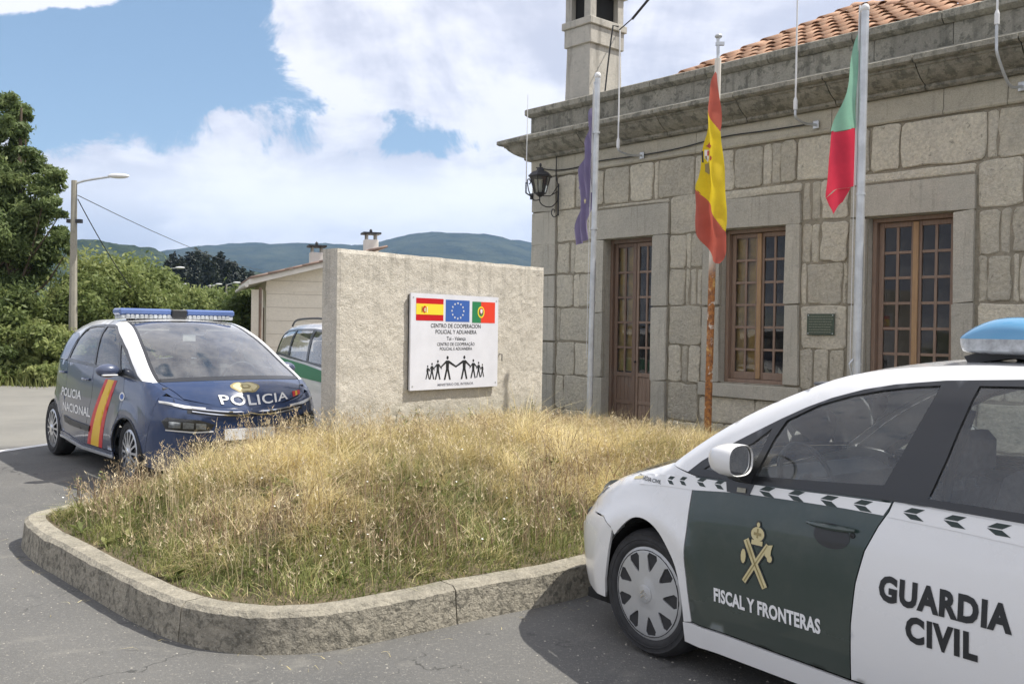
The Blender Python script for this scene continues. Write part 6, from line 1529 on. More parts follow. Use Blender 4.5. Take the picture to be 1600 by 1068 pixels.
mk(B2, van, 'cowl', [(.672, -.9), (.62, -.9), (.62, .9), (.672, .9)], [], 'trim', False, 'top', .05, 0, .003)
mk(B2, van, 'windscreen', [(.64, -.92), (-.76, -.89), (-.76, .89), (.64, .92)], [], 'screen_glass', False, 'top', .08, 0, -.002)
mk(B2, van, 'windscreen_seal', [(.66, -.945), (-.78, -.915), (-.78, .915), (.66, .945)], [[(.61, -.905), (-.74, -.875), (-.74, .875), (.61, .905)]], 'trim', False, 'top', .08, 0, .001)
mk(B2, van, 'roof', [(-.77, -1.0), (-3.2, -1.0), (-3.2, 1.0), (-.77, 1.0)], [], 'white', False, 'top', .09, 0)
mk(B2, van, 'tailgate', [(-3.2, -1.0), (-3.5, -1.0), (-3.5, 1.0), (-3.2, 1.0)], [], 'navy', False, 'top', .09, 0)
zz = np.linspace(.22, .93, 12)
def hood_edge(y):
    s_ = y / .75; return .80 * (1 - s_ * s_) + .915 * s_ * s_
mk(B2, van, 'front_bumper', [(-float(B2.Y(.615, z)), z) for z in zz] + [(y, hood_edge(y) + .018) for y in np.linspace(-.72, .72, 15)] + [(float(B2.Y(.615, z)), z) for z in zz[::-1]], [], 'navy', False, 'front', .05, 0)
ss = np.linspace(-.99, .99, 40); A_ = B2.top(np.full(40, .925), ss); yl = A_[:, 1]; Bq = B2.front(yl, A_[:, 2] - .07); Bq[:, 0] = np.maximum(Bq[:, 0], A_[:, 0] + .004); Md = (A_ + Bq) / 2 + [.012, 0, .012]
A_ = A_ - [.004, 0, .003]
mesh('bonnet_lip', list(A_) + list(Md) + list(Bq), [(r_ * 40 + i, r_ * 40 + i + 1, (r_ + 1) * 40 + i + 1, (r_ + 1) * 40 + i) for r_ in (0, 1) for i in range(39)], MAT['navy'], van, True)
zz = np.linspace(.25, 1.2, 9)
mk(B2, van, 'rear_panel', [(-float(B2.Y(-3.25, z)), z) for z in zz] + [(float(B2.Y(-3.25, z)), z) for z in zz[::-1]], [], 'navy', False, 'rear', .1, 0)
def fp(nm, poly, mt, off, skirt=.01): return mk(B2, van, nm, poly, [], mt, False, 'front', .04, skirt, off)
fp('upper_grille', [(-.60, .812), (-.40, .790), (0, .772), (.40, .790), (.60, .812), (.60, .775), (.40, .745), (0, .722), (-.40, .745), (-.60, .775)], 'black_plastic', .003)
for dz, w_ in ((0, .012), (-.034, .010)):
    ys_ = np.linspace(-.56, .56, 15); pl = [(y, .775 + .05 * (y / .56) ** 2 + dz + (.022 * max(0, 1 - abs(y) / .10))) for y in ys_]
    fp('chrome_bar', pl + [(y, z - w_) for y, z in pl[::-1]], 'chrome', .014)
for s_ in (1, -1):
    fp('running_light', [(.44 * s_, .822), (.62 * s_, .842), (.80 * s_, .885), (.80 * s_, .865), (.62 * s_, .815), (.44 * s_, .797)], 'white_film', .012)
    hl_ = fp('headlight', [(.36 * s_, .66), (.50 * s_, .705), (.76 * s_, .735), (.80 * s_, .70), (.77 * s_, .625), (.55 * s_, .60), (.40 * s_, .60)], 'black_plastic', .006)
    for (y0_, y1_, zb_) in ((.44, .53, .645), (.55, .64, .655), (.66, .75, .665)):
        fp('lamp_bowl', [(y0_ * s_, zb_ - .03), (y1_ * s_, zb_ - .026), (y1_ * s_, zb_ + .032), (y0_ * s_, zb_ + .022)], 'grey_lens', .010, .004)
    fp('lamp_cover', [(.37 * s_, .66), (.50 * s_, .703), (.76 * s_, .733), (.80 * s_, .70), (.77 * s_, .627), (.55 * s_, .603), (.41 * s_, .603)], 'lens', .018, 0)
    fp('lamp_rim', [(.37 * s_, .598), (.55 * s_, .598), (.77 * s_, .622), (.77 * s_, .612), (.55 * s_, .586), (.37 * s_, .586)], 'white_film', .012)
fp('lower_grille', [(-.60, .50), (.60, .50), (.50, .34), (-.50, .34)], 'black_plastic', .004)
fp('number_plate', rect(-.26, .50, .26, .61), 'white_film', .012)
# hood print
mt2 = lambda a, b: B2.top(a, b)
V, Fc = text2d('POLICIA', .12, .002, 1.72, spacing=1.08); V = np.c_[.912 - V[:, 1] * .62, V[:, 0] / .78 + .10]; decal('lettering', V, Fc, mt2, MAT['white_film'], van, .009)
for (c0, c1, mt) in ((.70, .76, 'red'), (.76, .80, 'yellow'), (.80, .86, 'red')): P, F = fill([(.912, c0 + .04), (.862, c0 + .03), (.862, c1 + .03), (.912, c1 + .04)], [], .05); decal('flag_mark', P, [tuple(f) for f in F], mt2, MAT[mt], van, .003)
for rx_, ry_, mt, l_ in ((.062, .20, 'gold_dark', 0), (.050, .165, 'gold', 1), (.026, .075, 'gold_dark', 2), (.012, .04, 'gold', 3)):
    P, F = fill([(.780 + rx_ * math.sin(2 * math.pi * i / 20) * (1 + .12 * math.cos(6 * math.pi * i / 10)), -.0 + ry_ * math.cos(2 * math.pi * i / 20)) for i in range(20)], [], .03); decal('police_crest', P, [tuple(f) for f in F], mt2, MAT[mt], van, .003 + .001 * l_)
MB().box(-3.3, .6, -.8, .8, .19, .24).build('underbody', MAT['liner'], van)
MB().box(-2.4, .55, -.78, .78, .24, .32).build('cabin_floor', MAT['cabin'], van)
MB().prism([(.58, .24), (.58, 1.0), (.25, 1.06), (-.05, 1.05), (-.2, .95), (-.2, .24)], 'y', -.74, .74).build('dashboard', MAT['cabin'], van)
seats(van, [(-.95, .40, .52), (-.95, -.40, .52), (-1.85, 0, 1.35)], 0, z0=.46)
m_ = MB(); ring_ = [(-.28 + .19 * math.sin(2 * math.pi * k / 20) * .4, .40 + .19 * math.cos(2 * math.pi * k / 20), 1.04 + .17 * math.sin(2 * math.pi * k / 20)) for k in range(21)]; m_.tube(ring_, .014, 6, False); m_.tube([(-.28, .22, 1.04), (-.26, .4, 1.03), (-.28, .58, 1.04)], .016, 6); m_.build('steering_wheel', MAT['cabin'], van)
MB().box(-.60, -.56, -.13, .13, 1.44, 1.51, .01).build('rear_view_mirror', MAT['black_plastic'], van)
o = MB().box(-.46, -.45, -.16, -.02, 1.435, 1.50).build('paper_slip', MAT['white_film'], van)
for s_ in (1, -1):
    MB().box(-.93, -.72, .38 * s_ - .17, .38 * s_ + .17, 1.545, 1.56).build('sun_visor', MAT['pane_reflection'], van)  # visor only borrows this pale colour
# beacon bar
lb = bpy.data.objects.new('beacon_bar', None); COL.objects.link(lb); lb.parent = van; lb.location = (0, 0, -.065)
for (y0, y1, mt, z0, z1, nm) in ((-.66, -.08, 'blue_dark', 1.775, 1.850, 'blue_lens'), (.08, .66, 'blue_dark', 1.775, 1.850, 'blue_lens')):
    MB().box(-1.22, -.98, y0, y1, z0, z1, .02).build(nm, MAT[mt], lb)
MB().box(-1.21, -.985, -.64, .64, 1.735, 1.775, .008).build('bar_tray', MAT['grey_lens'], lb)
MB().box(-1.20, -.965, -.085, .085, 1.745, 1.845, .01).build('camera_box', MAT['black_plastic'], lb)
for k in range(10):
    for s_ in (1, -1): MB().box(-.985, -.972, s_ * (.12 + k * .05) - .019, s_ * (.12 + k * .05) + .019, 1.742, 1.782, .004).build('led_module', MAT['grey_lens'], lb)
for y in (-.5, .5): MB().box(-1.16, -1.04, y - .03, y + .03, 1.64, 1.74).build('mounting_foot', MAT['black_plastic'], lb)

# ============ white and green estate seen behind the block ============
def suv_body():
    zt = joined([(-3.5, 1.2), (-3.3, 1.42), (-2.9, 1.53), (-2.0, 1.57), (-1.2, 1.55), (-.8, 1.46), (-.3, 1.22), (.15, 1.0)], [(.15, 1.0), (.5, .95), (.8, .84)], .15)
    zc = joined([(-3.55, 1.2), (-3.3, 1.46), (-2.9, 1.57), (-2.0, 1.61), (-1.2, 1.59), (-.7, 1.48), (.3, 1.04)], [(.3, 1.03), (.6, .97), (.85, .85)], .3)
    return Body(zt=zt, zc=zc, yb=pchip([(-3.5, .78), (-2.8, .84), (-1, .86), (.9, .82)]), yt=pchip([(-3.3, .58), (-2, .62), (-1, .64), (.15, .76), (.8, .72)]),
        zs=lambda x: np.where(np.asarray(x) < .15, np.minimum(pchip([(-3.5, 1.13), (-1.5, 1.06), (.15, .93)])(x), zt(x) - .05), zt(x) - .07), cab=lambda x: smoothstep(.15, -.3, x),
        zm=.62, bulge=.035, tuck=.03, axles=(0, -2.6), wr=.32, archr=.4, flare=.012, xs=.1, xf=pchip([(.2, .82), (.6, .88), (1, .7)]), nf=2.5, xrs=-2.9, xr=pchip([(.2, -3.45), (.9, -3.5), (1.3, -3.42), (1.6, -3.2)]), nr=3.0, dl=pchip([(-3.4, -.12), (-2, .05), (.3, .15), (.85, .2)]))
B3 = suv_body()
A3 = R(90 - 150); F3 = Vector((math.cos(A3), math.sin(A3), 0))
rearp = at(436, 560, 14.9); O3 = Vector((rearp.x, rearp.y, 0)) + F3 * 3.1 + Vector((-math.sin(A3), math.cos(A3), 0)) * .84
est = empty('patrol_estate', O3, A3, 'white and green estate car half hidden behind the concrete block', 'car'); est.scale = (1.05, 1.05, 1.05)
for mir in (True, False):
    sg = -1 if mir else 1
    fro = ell_arc(0, .32, .37, .37, 190, -10, 14); rro = ell_arc(-2.6, .32, .37, .37, 190, -10, 14)
    mk(B3, est, 'body_side', [(-3.1, .22)] + [(-2.97, .25)] + rro[1:-1] + [(-2.2, .22), (-.4, .22)] + fro[1:-1] + [(.4, .24), (.6, .24), (.6, .88), (.15, .98), (-.2, .96), (-1.5, 1.05), (-3.1, 1.12)], [], 'white', mir, step=.09, skirt=0)
    mk(B3, est, 'green_band', [(-3.05, .88), (-1.5, .84), (.1, .80), (.1, .90), (-1.5, 1.02), (-3.08, 1.10)], [], 'pgreen', mir, step=.08, skirt=0, off=.004)
    w1_ = [(-3.05, 1.16), (-3.0, 1.40), (-2.85, 1.455), (-2.42, 1.475), (-2.40, 1.13)]; w2_ = [(-2.33, 1.12), (-2.35, 1.48), (-1.6, 1.485), (-1.5, 1.07)]; w3_ = [(-1.43, 1.07), (-1.5, 1.48), (-1.15, 1.46), (-.8, 1.36), (-.35, 1.16), (-.2, 1.02)]
    mk(B3, est, 'roof_rail', [(x, float(B3.zt(x))) for x in np.linspace(-3.1, .15, 24)] + [(-.1, .99), (-.8, 1.40), (-1.15, 1.49), (-1.6, 1.51), (-2.4, 1.505), (-2.9, 1.48), (-3.05, 1.42), (-3.1, 1.14)], [], 'white', mir, step=.07, skirt=0)
    mk(B3, est, 'window_frame', [(-.1, .985), (-.8, 1.40), (-1.15, 1.49), (-1.6, 1.51), (-2.4, 1.505), (-2.9, 1.48), (-3.05, 1.42), (-3.1, 1.13), (-1.5, 1.045), (-.2, .965)], [w1_, w2_, w3_], 'trim', mir, step=.07, skirt=.02)
    for w_ in (w1_, w2_, w3_): mk(B3, est, 'side_glass', w_, [], 'glass', mir, step=.15, skirt=0, off=-.005)
    MB().tube(curve([(-2.95, .60 * sg, 1.54), (-2.8, .60 * sg, 1.615), (-2.4, .60 * sg, 1.645), (-1.6, .60 * sg, 1.645), (-1.25, .60 * sg, 1.58)], 4), .016, 6).build('luggage_rail', MAT['black_plastic'], est)
    wheel(est, 0, .84 * sg, sg, .32, .225, .2, 'alloy'); wheel(est, -2.6, .84 * sg, sg, .32, .225, .2, 'alloy')
    MB().box(-2.35, -.5, .72 * sg - .02, .72 * sg + .02, .24, 1.0).build('door_lining', MAT['cabin'], est)
mk(B3, est, 'hood', [(.85, -1), (.3, -1), (.3, 1), (.85, 1)], [], 'white', False, 'top', .09, 0)
mk(B3, est, 'windscreen', [(.3, -1), (-.7, -1), (-.7, 1), (.3, 1)], [], 'screen_glass', False, 'top', .12, 0)
mk(B3, est, 'roof', [(-.7, -1), (-3.1, -1), (-3.1, 1), (-.7, 1)], [], 'white', False, 'top', .1, 0)
mk(B3, est, 'tailgate', [(-3.1, -1), (-3.45, -1), (-3.45, 1), (-3.1, 1)], [], 'white', False, 'top', .1, 0)
zz = np.linspace(.22, 1.15, 8)
mk(B3, est, 'rear_panel', [(-float(B3.Y(-3.1, z)), z) for z in zz] + [(float(B3.Y(-3.1, z)), z) for z in zz[::-1]], [], 'white', False, 'rear', .1, 0)
zz = np.linspace(.22, .85, 8)
mk(B3, est, 'front_bumper', [(-float(B3.Y(.6, z)), z) for z in zz] + [(float(B3.Y(.6, z)), z) for z in zz[::-1]], [], 'white', False, 'front', .1, 0)
MB().box(-3.1, .6, -.78, .78, .2, .26).build('underbody', MAT['liner'], est)
seats(est, [(-.95, .38, .5), (-.95, -.38, .5), (-1.9, 0, 1.3)], 0, z0=.42)

# ------------------------------------------------------------------ plastered house behind the block
hc = at(416, 470, 30.0)                       # corner between shaded flank and lit gable
g1 = at(560, 470, 33.5)
gd = Vector((math.sin(R(71)), math.cos(R(71)), 0)); ga = math.atan2(gd.y, gd.x)
house = empty('plastered_house', (hc.x, hc.y, 0), ga, 'low cream plastered house with tiled gable roof and white eaves behind the concrete block', 'house')
# local x along the gable wall, y backwards
slopz = .27
GW = 6.4
def gz(x): return 3.02 + slopz * (x if x < GW / 2 else GW - x)
hw = MB(); hw.prism([(0, -.05), (GW, -.05), (GW, gz(GW)), (GW / 2, gz(GW / 2)), (0, gz(0))], 'y', 0, 5.2); hw.build('wall', MAT['plaster'], house)
for k in range(1, 8):
    z = .42 * k + .1
    MB().box(.02, GW, -.006, .0, z, z + .012).build('render_line', simple('render joint', (.42, .37, .3), .9) if k == 1 else bpy.data.materials['render joint'], house)
MB().box(-.02, GW, -.012, -.001, 2.72, 2.86).build('upper_band', MAT['plaster'], house)
rfh = MB()
for (xa, xb) in ((-.55, GW / 2), (GW / 2, GW + .55)):
    za, zb_ = (3.0 + slopz * (-.45), 3.0 + slopz * (GW / 2 + .1)) if xa < 0 else (3.0 + slopz * (GW / 2 + .1), 3.0 - slopz * .45)
    rfh.prism([(xa, za), (xb, zb_), (xb, zb_ + .17), (xa, za + .17)], 'y', -.45, 5.6)
roofh = rfh.build('roof', MAT['white_plaster'], house)
cnt = 0; t0_ = None
for k in range(25):
    y = -.42 + k * .22
    for q in range(8):
        xx = -.5 + q * .52; 
        if t0_ is None: t0_ = mesh('roof_tile', *tilemesh(.62, .11, .10, 4), stone('weathered roof tile', (.34, .24, .19), (.28, .21, .17), (.18, .14, .12), 5, .003, 100), roofh, True); o = t0_
        else: o = t0_.copy(); COL.objects.link(o); o.parent = roofh
        o.location = (xx, y, 3.0 + slopz * xx + .19); o.rotation_euler = (math.atan(slopz), 0, -math.pi / 2)
for (xc, yc, nm) in ((1.75, 1.6, 'chimney'), (3.5, 1.2, 'chimney')):
    m_ = MB(); z = 3.0 + slopz * xc; m_.box(xc - .22, xc + .22, yc - .22, yc + .22, z, z + .62, .01); ch_ = m_.build(nm, MAT['white_plaster'], house)
    for a in (-.15, .15):
        for b in (-.15, .15): MB().box(xc + a - .03, xc + a + .03, yc + b - .03, yc + b + .03, z + .62, z + .80).build('post', MAT['chimney'], ch_)
    MB().box(xc - .3, xc + .3, yc - .3, yc + .3, z + .80, z + .86).build('cap', MAT['iron'], ch_); MB().lathe([(.05, z + .86), (.05, z + .95), (.0, z + 1.0)], 8, (xc, yc, 0)).build('cowl', MAT['iron'], ch_)
# shaded flank: door recess and posts, gutter
MB().box(-.08, -.001, .8, 1.7, 0, 2.2).build('shutter_door', MAT['wood_grey'], house)
MB().box(-.06, -.001, 2.8, 4.0, .9, 2.2).build('window', MAT['room'], house)
MB().tube([(-.62, -.4, 2.86), (-.62, 5.5, 2.86)], .06, 8).build('gutter', MAT['white_plaster'], house)
MB().tube([(-.2, -.25, 2.8), (-.2, -.25, 0)], .045, 8).build('downpipe', MAT['wood_grey'], house)
MB().box(-.45, -.1, -.02, .1, 0, 2.75).build('corner_pier', MAT['plaster'], house)

# ------------------------------------------------------------------ concrete lighting poles and lines
def lamp_pole(px, pytop, Y, ztop_arm, label, r=.15, arm=2.2, up=.35, zb=-.1):
    b = at(px, pytop, Y); h = b.z
    e = empty('street_lamp', (b.x, Y, 0), 0, label, 'street lamp', 'street lamps along the far road')
    MB().tube([(0, 0, zb), (0, 0, h)], [r, r * .6], 8).build('pole', MAT['pole_concrete'], e)
    MB().tube(curve([(0, 0, h - .10), (arm * .3, 0, h + .0), (arm, 0, h + up * .35)], 4), .03, 6).build('arm', MAT['steel'], e)
    MB().ell((arm + .20, 0, h + up * .40), (.30, .11, .07), 12, 8).build('lamp_head', MAT['wpaint'], e)
    return e, h
e_, h_ = lamp_pole(116, 282, 26.0, 0, 'tall concrete pole with white lamp beside the big tree at the left', .13, 1.0, .35)
px0 = at(116, 282, 26.0)
MB().box(-.18, .22, -.06, .06, h_ - 1.15, h_ - 1.05).build('bracket', MAT['iron'], e_)
# lines leaving the pole
def wire(p, q, sag, r, label):
    p, q = Vector(p), Vector(q); pts = [tuple(p.lerp(q, u) - Vector((0, 0, sag * 4 * u * (1 - u)))) for u in np.linspace(0, 1, 12)]
    tag(MB().tube(pts, r, 5).build('overhead_cable', MAT['black_plastic']), label, 'cable')
wire(px0 + Vector((.1, 0, -.4)), at(430, 425, 70), .4, .012, 'thin overhead line running from the left pole down towards the hills')
wire(px0 + Vector((.1, 0, -.5)), at(205, 450, 28), .1, .014, 'thick stay cable slanting down right of the left concrete pole')
MB_ = None
for (px, py, Y, lab) in ((244, 421, 60, 'nearest of the far street lamps, above the shrubs left of the dark hill'), (258, 446, 75, 'second far street lamp, low over the shrubs behind the blue car'), (328, 446, 85, 'slim far street lamp on a full visible pole right of the shrubs'), (318, 448, 95, 'very small far street lamp just left of the slim pole'), (354, 444, 75, 'far street lamp with white head nearest the plastered house')):
    lamp_pole(px, py, Y, 0, lab, .12, 1.3 if px < 300 else .6, .35, -2)

# ------------------------------------------------------------------ hills
def hill(name, pts, Y, depth, mat, zlow=-5, rug=0.0, lump=0.0, sink=1.0):
    """a ridge whose crest passes the given picture points at distance Y, sloping down towards us and away"""
    crest = []
    for px, py in pts: p = at(px, py, Y); crest.append((p.x, p.z))
    f = pchip(crest); x0, x1 = crest[0][0], crest[-1][0]; nx, ny = 260, 40; V = []; F = []
    for j in range(ny + 1):
        v = j / ny; y = Y - depth * (1 - v) if v <= 1 else Y
        for i in range(nx + 1):
            x = x0 + (x1 - x0) * i / nx; h = float(f(x)); prof = math.sin(v * math.pi / 2) ** 1.3
            n_ = noise.fractal(Vector((x / depth * 6, y / depth * 6, 0)), 1.0, 2.0, 5) * rug * (prof if v < 1 else .35) + random.uniform(-1, 1) * rug * .16 * prof
            V.append((x, y, zlow + (h - zlow) * prof + n_ + lump * noise.noise(Vector((x * .05, y * .05, 3)))))
    k0 = ny * (nx + 1)
    for j in range(ny):
        for i in range(nx): a = j * (nx + 1) + i; F.append((a, a + 1, a + nx + 2, a + nx + 1))
    m0 = len(V)
    for i in range(nx + 1): x = x0 + (x1 - x0) * i / nx; V.append((x, Y + depth * .8, zlow))
    for i in range(nx): F.append((k0 + i, k0 + i + 1, m0 + i + 1, m0 + i))
    o = mesh(name, V, F, mat, None, True); tag(o, kind='structure'); return f, o
def woodland(name, c1, c2, sc):
    m, nt, b = newmat(name); co = nt.node('ShaderNodeNewGeometry').outputs['Position']
    n = nt.noise(co, sc, 8, .7); n2 = nt.noise(co, sc * .2, 4)
    nt.put(b.inputs['Base Color'], nt.mix(nt.ramp(nt.m('ADD', n, nt.m('MULTIPLY', n2, .5)), .55, 1.0), c1, c2)); b.inputs['Roughness'].default_value = 1; b.inputs['Specular IOR Level'].default_value = 0
    bp = nt.node('ShaderNodeBump', i_Strength=1.0, i_Distance=12.0, i_Height=nt.noise(co, sc * 1.5, 6, .7)); nt.l.new(bp.outputs[0], b.inputs['Normal']); return m
WL = woodland('far woodland', (.008, .014, .008), (.055, .062, .034), .012)
WL2 = woodland('middle woodland', (.012, .022, .009), (.07, .085, .035), .03)
hill('far_hill', [(-900, 420), (-300, 400), (0, 410), (250, 408), (330, 396), (370, 387), (450, 387), (500, 389), (560, 392), (620, 382), (665, 373), (710, 368), (760, 371), (800, 380), (840, 392), (1000, 420), (1500, 440), (2300, 430)], 3200, 1500, WL, -5, 16)
hill('left_hill', [(-700, 400), (-200, 385), (60, 388), (150, 384), (200, 384), (240, 388), (270, 402), (320, 415), (400, 432), (520, 440), (700, 450)], 1300, 600, WL2, -5, 7)

# ------------------------------------------------------------------ foliage
def leaves(C, Rr, n, size, tone_bias=0.0, flat=.5, seedk=0, up=.25, fuzz=.22):
    """leaf-sized faces in clumps through ellipsoids C (centres) with radii Rr, more of them near the surface"""
    C = np.asarray(C, float); Rr = np.asarray(Rr, float); w = (Rr[:, 0] * Rr[:, 1] * Rr[:, 2]) ** .67; idx = rng.choice(len(C), n, p=w / w.sum())
    d = rng.normal(size=(n, 3)); d /= np.linalg.norm(d, axis=1, keepdims=True); rad = rng.random(n) ** .45
    P = C[idx] + d * Rr[idx] * rad[:, None] * rng.uniform(.85, 1.12, (n, 1))
    P += rng.normal(0, fuzz, P.shape) * Rr[idx].mean(1)[:, None]
    ct = rng.normal(0, .21, len(C))[idx]
    nrm = d + rng.normal(0, .75, (n, 3)) + [0, 0, up]; nrm /= np.linalg.norm(nrm, axis=1, keepdims=True)
    a = np.cross(nrm, rng.normal(size=(n, 3))); a /= np.linalg.norm(a, axis=1, keepdims=True); b = np.cross(nrm, a)
    s = size * rng.uniform(.6, 1.4, (n, 1)); 
    V = np.stack([P - a * s, P + b * s * flat * .8, P + a * s, P - b * s * flat], 1).reshape(-1, 3)
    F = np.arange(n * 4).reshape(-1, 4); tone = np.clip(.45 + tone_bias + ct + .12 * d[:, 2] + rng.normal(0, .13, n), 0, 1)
    return V, F, np.repeat(tone, 4)
LA = leafmat('acacia leaves', (.075, .11, .038), (.155, .205, .072), (.27, .32, .13), .45)
LB = leafmat('shrub leaves', (.085, .12, .036), (.19, .235, .075), (.35, .385, .145), .45)
LC = leafmat('dark conifer needles', (.014, .019, .016), (.026, .034, .026), (.045, .055, .036), .05)
def tree(name, base, crown, label, cat, n, size, mat, group=None, trunk_r=.15, limbs=10, tb=0.0, flat=.5):
    base = Vector(base); root = empty(name, base, random.uniform(0, 6.28) * 0, label, cat, group)
    C = [(c[0], c[1], c[2]) for c in crown]; Rr = [(c[3], c[4], c[5]) for c in crown]
    tk = MB(); top = max(c[2] for c in C)
    cen = Vector((sum(c[0] for c in C) / len(C), sum(c[1] for c in C) / len(C), 0))
    spine = [Vector((0, 0, -.3)), Vector((random.uniform(-.1, .1), 0, top * .25)), Vector((cen.x * .4, cen.y * .4, top * .55)), Vector((cen.x * .8, cen.y * .8, top * .95))]
    tk.tube([tuple(p) for p in curve([tuple(p) for p in spine], 4)], [trunk_r * (1 - .85 * i / 12) for i in range(13)], 7)
    for c in random.sample(C, min(limbs, len(C))):
        u = random.uniform(.25, .8); k = min(2, int(u * 3)); s0 = spine[k].lerp(spine[k + 1], u * 3 - k); q = Vector(c); mid = s0.lerp(q, .5) + Vector((random.uniform(-.2, .2), random.uniform(-.2, .2), -.12 * (q - s0).length))
        tk.tube([tuple(p) for p in curve([tuple(s0), tuple(mid), tuple(q)], 4)], [trunk_r * .30 * (1 - .9 * i / 8) for i in range(9)], 5)
    tk.build('trunk', MAT['bark'], root)
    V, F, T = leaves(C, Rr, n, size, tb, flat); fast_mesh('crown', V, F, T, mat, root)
    return root
def clump(cx, cy, cz, rx, ry, rz_, n, r0, r1, hollow=.4):
    out = []
    for _ in range(n):
        while True:
            v = Vector((random.uniform(-1, 1), random.uniform(-1, 1), random.uniform(-1, 1)))
            if hollow < v.length < 1: break
        r_ = random.uniform(r0, r1); out.append((cx + v.x * rx, cy + v.y * ry, cz + v.z * rz_, r_ * random.uniform(.9, 1.5), r_ * random.uniform(.9, 1.3), r_ * random.uniform(.45, .8)))
    return out
# big acacia at the left edge: tiers of foliage that end in arching sprays
def from_px(lst, Y):      # (px, py, radius px) -> crown clumps relative to the tree foot
    out = []
    for (px, py, rp) in lst:
        yy = Y + random.uniform(-1.3, 1.3); p = at(px, py, yy); r_ = rp / FPX * yy; out.append((p.x, p.y, p.z, r_, r_ * random.uniform(.9, 1.5), r_ * .75))
    return out
Yt = 28.0
lst = [(16, 168, 22), (34, 178, 12), (5, 200, 26), (-20, 190, 34), (28, 205, 12), (8, 232, 28), (-30, 240, 40), (45, 238, 16), (70, 258, 18), (30, 262, 26), (0, 275, 36), (82, 278, 15), (96, 288, 10), (60, 292, 24), (20, 305, 34), (-30, 300, 44), (78, 312, 14), (40, 330, 28), (62, 338, 20), (0, 345, 40), (98, 336, 9), (30, 372, 34), (68, 372, 22), (92, 362, 12), (-30, 370, 50), (10, 410, 40), (50, 410, 30), (85, 400, 18), (20, 445, 40), (-30, 440, 50), (105, 392, 8)]
foot = at(20, 560, Yt); cr = [(c[0] - foot.x, c[1] - Yt, c[2], c[3] * .85, c[4], c[5] * .8) for c in from_px(lst, Yt)]
cr2 = []
for c in cr:
    for _ in range(7):
        f = random.uniform(.35, .8); cr2.append((c[0] + random.uniform(-.95, .95) * c[3], c[1] + random.uniform(-.9, .9) * c[4], c[2] + random.uniform(-.95, .95) * c[5], c[3] * f * 1.1, c[4] * f, c[5] * f * .7))
tree('acacia_tree', (foot.x, Yt, 0), cr2, 'tall feathery acacia tree at the left edge behind the parking area', 'tree', 85000, .075, LA, None, .20, 22, .02, .42)
# shrubs and small trees behind the parking area; each one its own thing
def bush(px, pytop, Y, wpx, label, n, mat=LB, size=.07, tb=0, trunk=.06, cat='shrub', dep=1.5, grp='shrubs beyond the parking area'):
    t_ = at(px, pytop, Y); h = max(t_.z, .6); w_ = wpx / FPX * Y / 2; foot = (t_.x, Y, 0); cr = []
    k = int(14 + w_ * 9)
    for _ in range(k):
        u = random.random() ** .8; z = h * (.08 + .84 * u); sp = math.sqrt(max(.08, 1 - (u * .95) ** 2.4)); a = random.uniform(0, 6.28); q = random.random() ** .5
        r_ = h * random.uniform(.10, .17); cr.append((math.cos(a) * w_ * sp * q, math.sin(a) * dep * sp * q, z, r_ * 1.3, r_ * 1.3, r_ * .75))
    return tree('shrub' if cat == 'shrub' else 'small_tree', foot, cr, label, cat, n, size, mat, grp, trunk, 8, tb)
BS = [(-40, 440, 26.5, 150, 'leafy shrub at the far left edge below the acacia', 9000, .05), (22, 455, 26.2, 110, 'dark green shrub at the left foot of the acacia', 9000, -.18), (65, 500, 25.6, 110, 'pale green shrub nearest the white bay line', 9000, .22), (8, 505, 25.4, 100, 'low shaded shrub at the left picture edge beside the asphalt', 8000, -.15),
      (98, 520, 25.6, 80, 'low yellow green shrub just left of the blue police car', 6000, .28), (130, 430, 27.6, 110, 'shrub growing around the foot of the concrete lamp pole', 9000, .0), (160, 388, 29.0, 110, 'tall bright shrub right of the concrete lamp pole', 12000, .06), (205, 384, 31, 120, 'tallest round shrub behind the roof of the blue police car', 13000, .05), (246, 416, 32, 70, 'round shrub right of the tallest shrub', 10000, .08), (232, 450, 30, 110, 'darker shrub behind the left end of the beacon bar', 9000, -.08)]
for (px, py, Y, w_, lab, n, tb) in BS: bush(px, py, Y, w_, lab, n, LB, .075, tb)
for (px, py, Y, w_, lab, n, tb) in ((290, 446, 42, 80, 'grey green small tree in the middle distance behind the beacon bar', 9000, .0), (325, 454, 46, 70, 'small tree behind the slim far street lamp', 8000, -.05), (268, 452, 40, 60, 'small tree left of the grey green one', 7000, .1), (360, 448, 48, 60, 'dark small tree at the left end of the plastered house', 7000, -.25), (392, 442, 36, 40, 'dark bush overhanging the shaded side of the plastered house', 5000, -.2)):
    bush(px, py, Y, w_, lab, n, LB, .10, tb, .1, 'tree', 3, 'small trees in the middle distance')
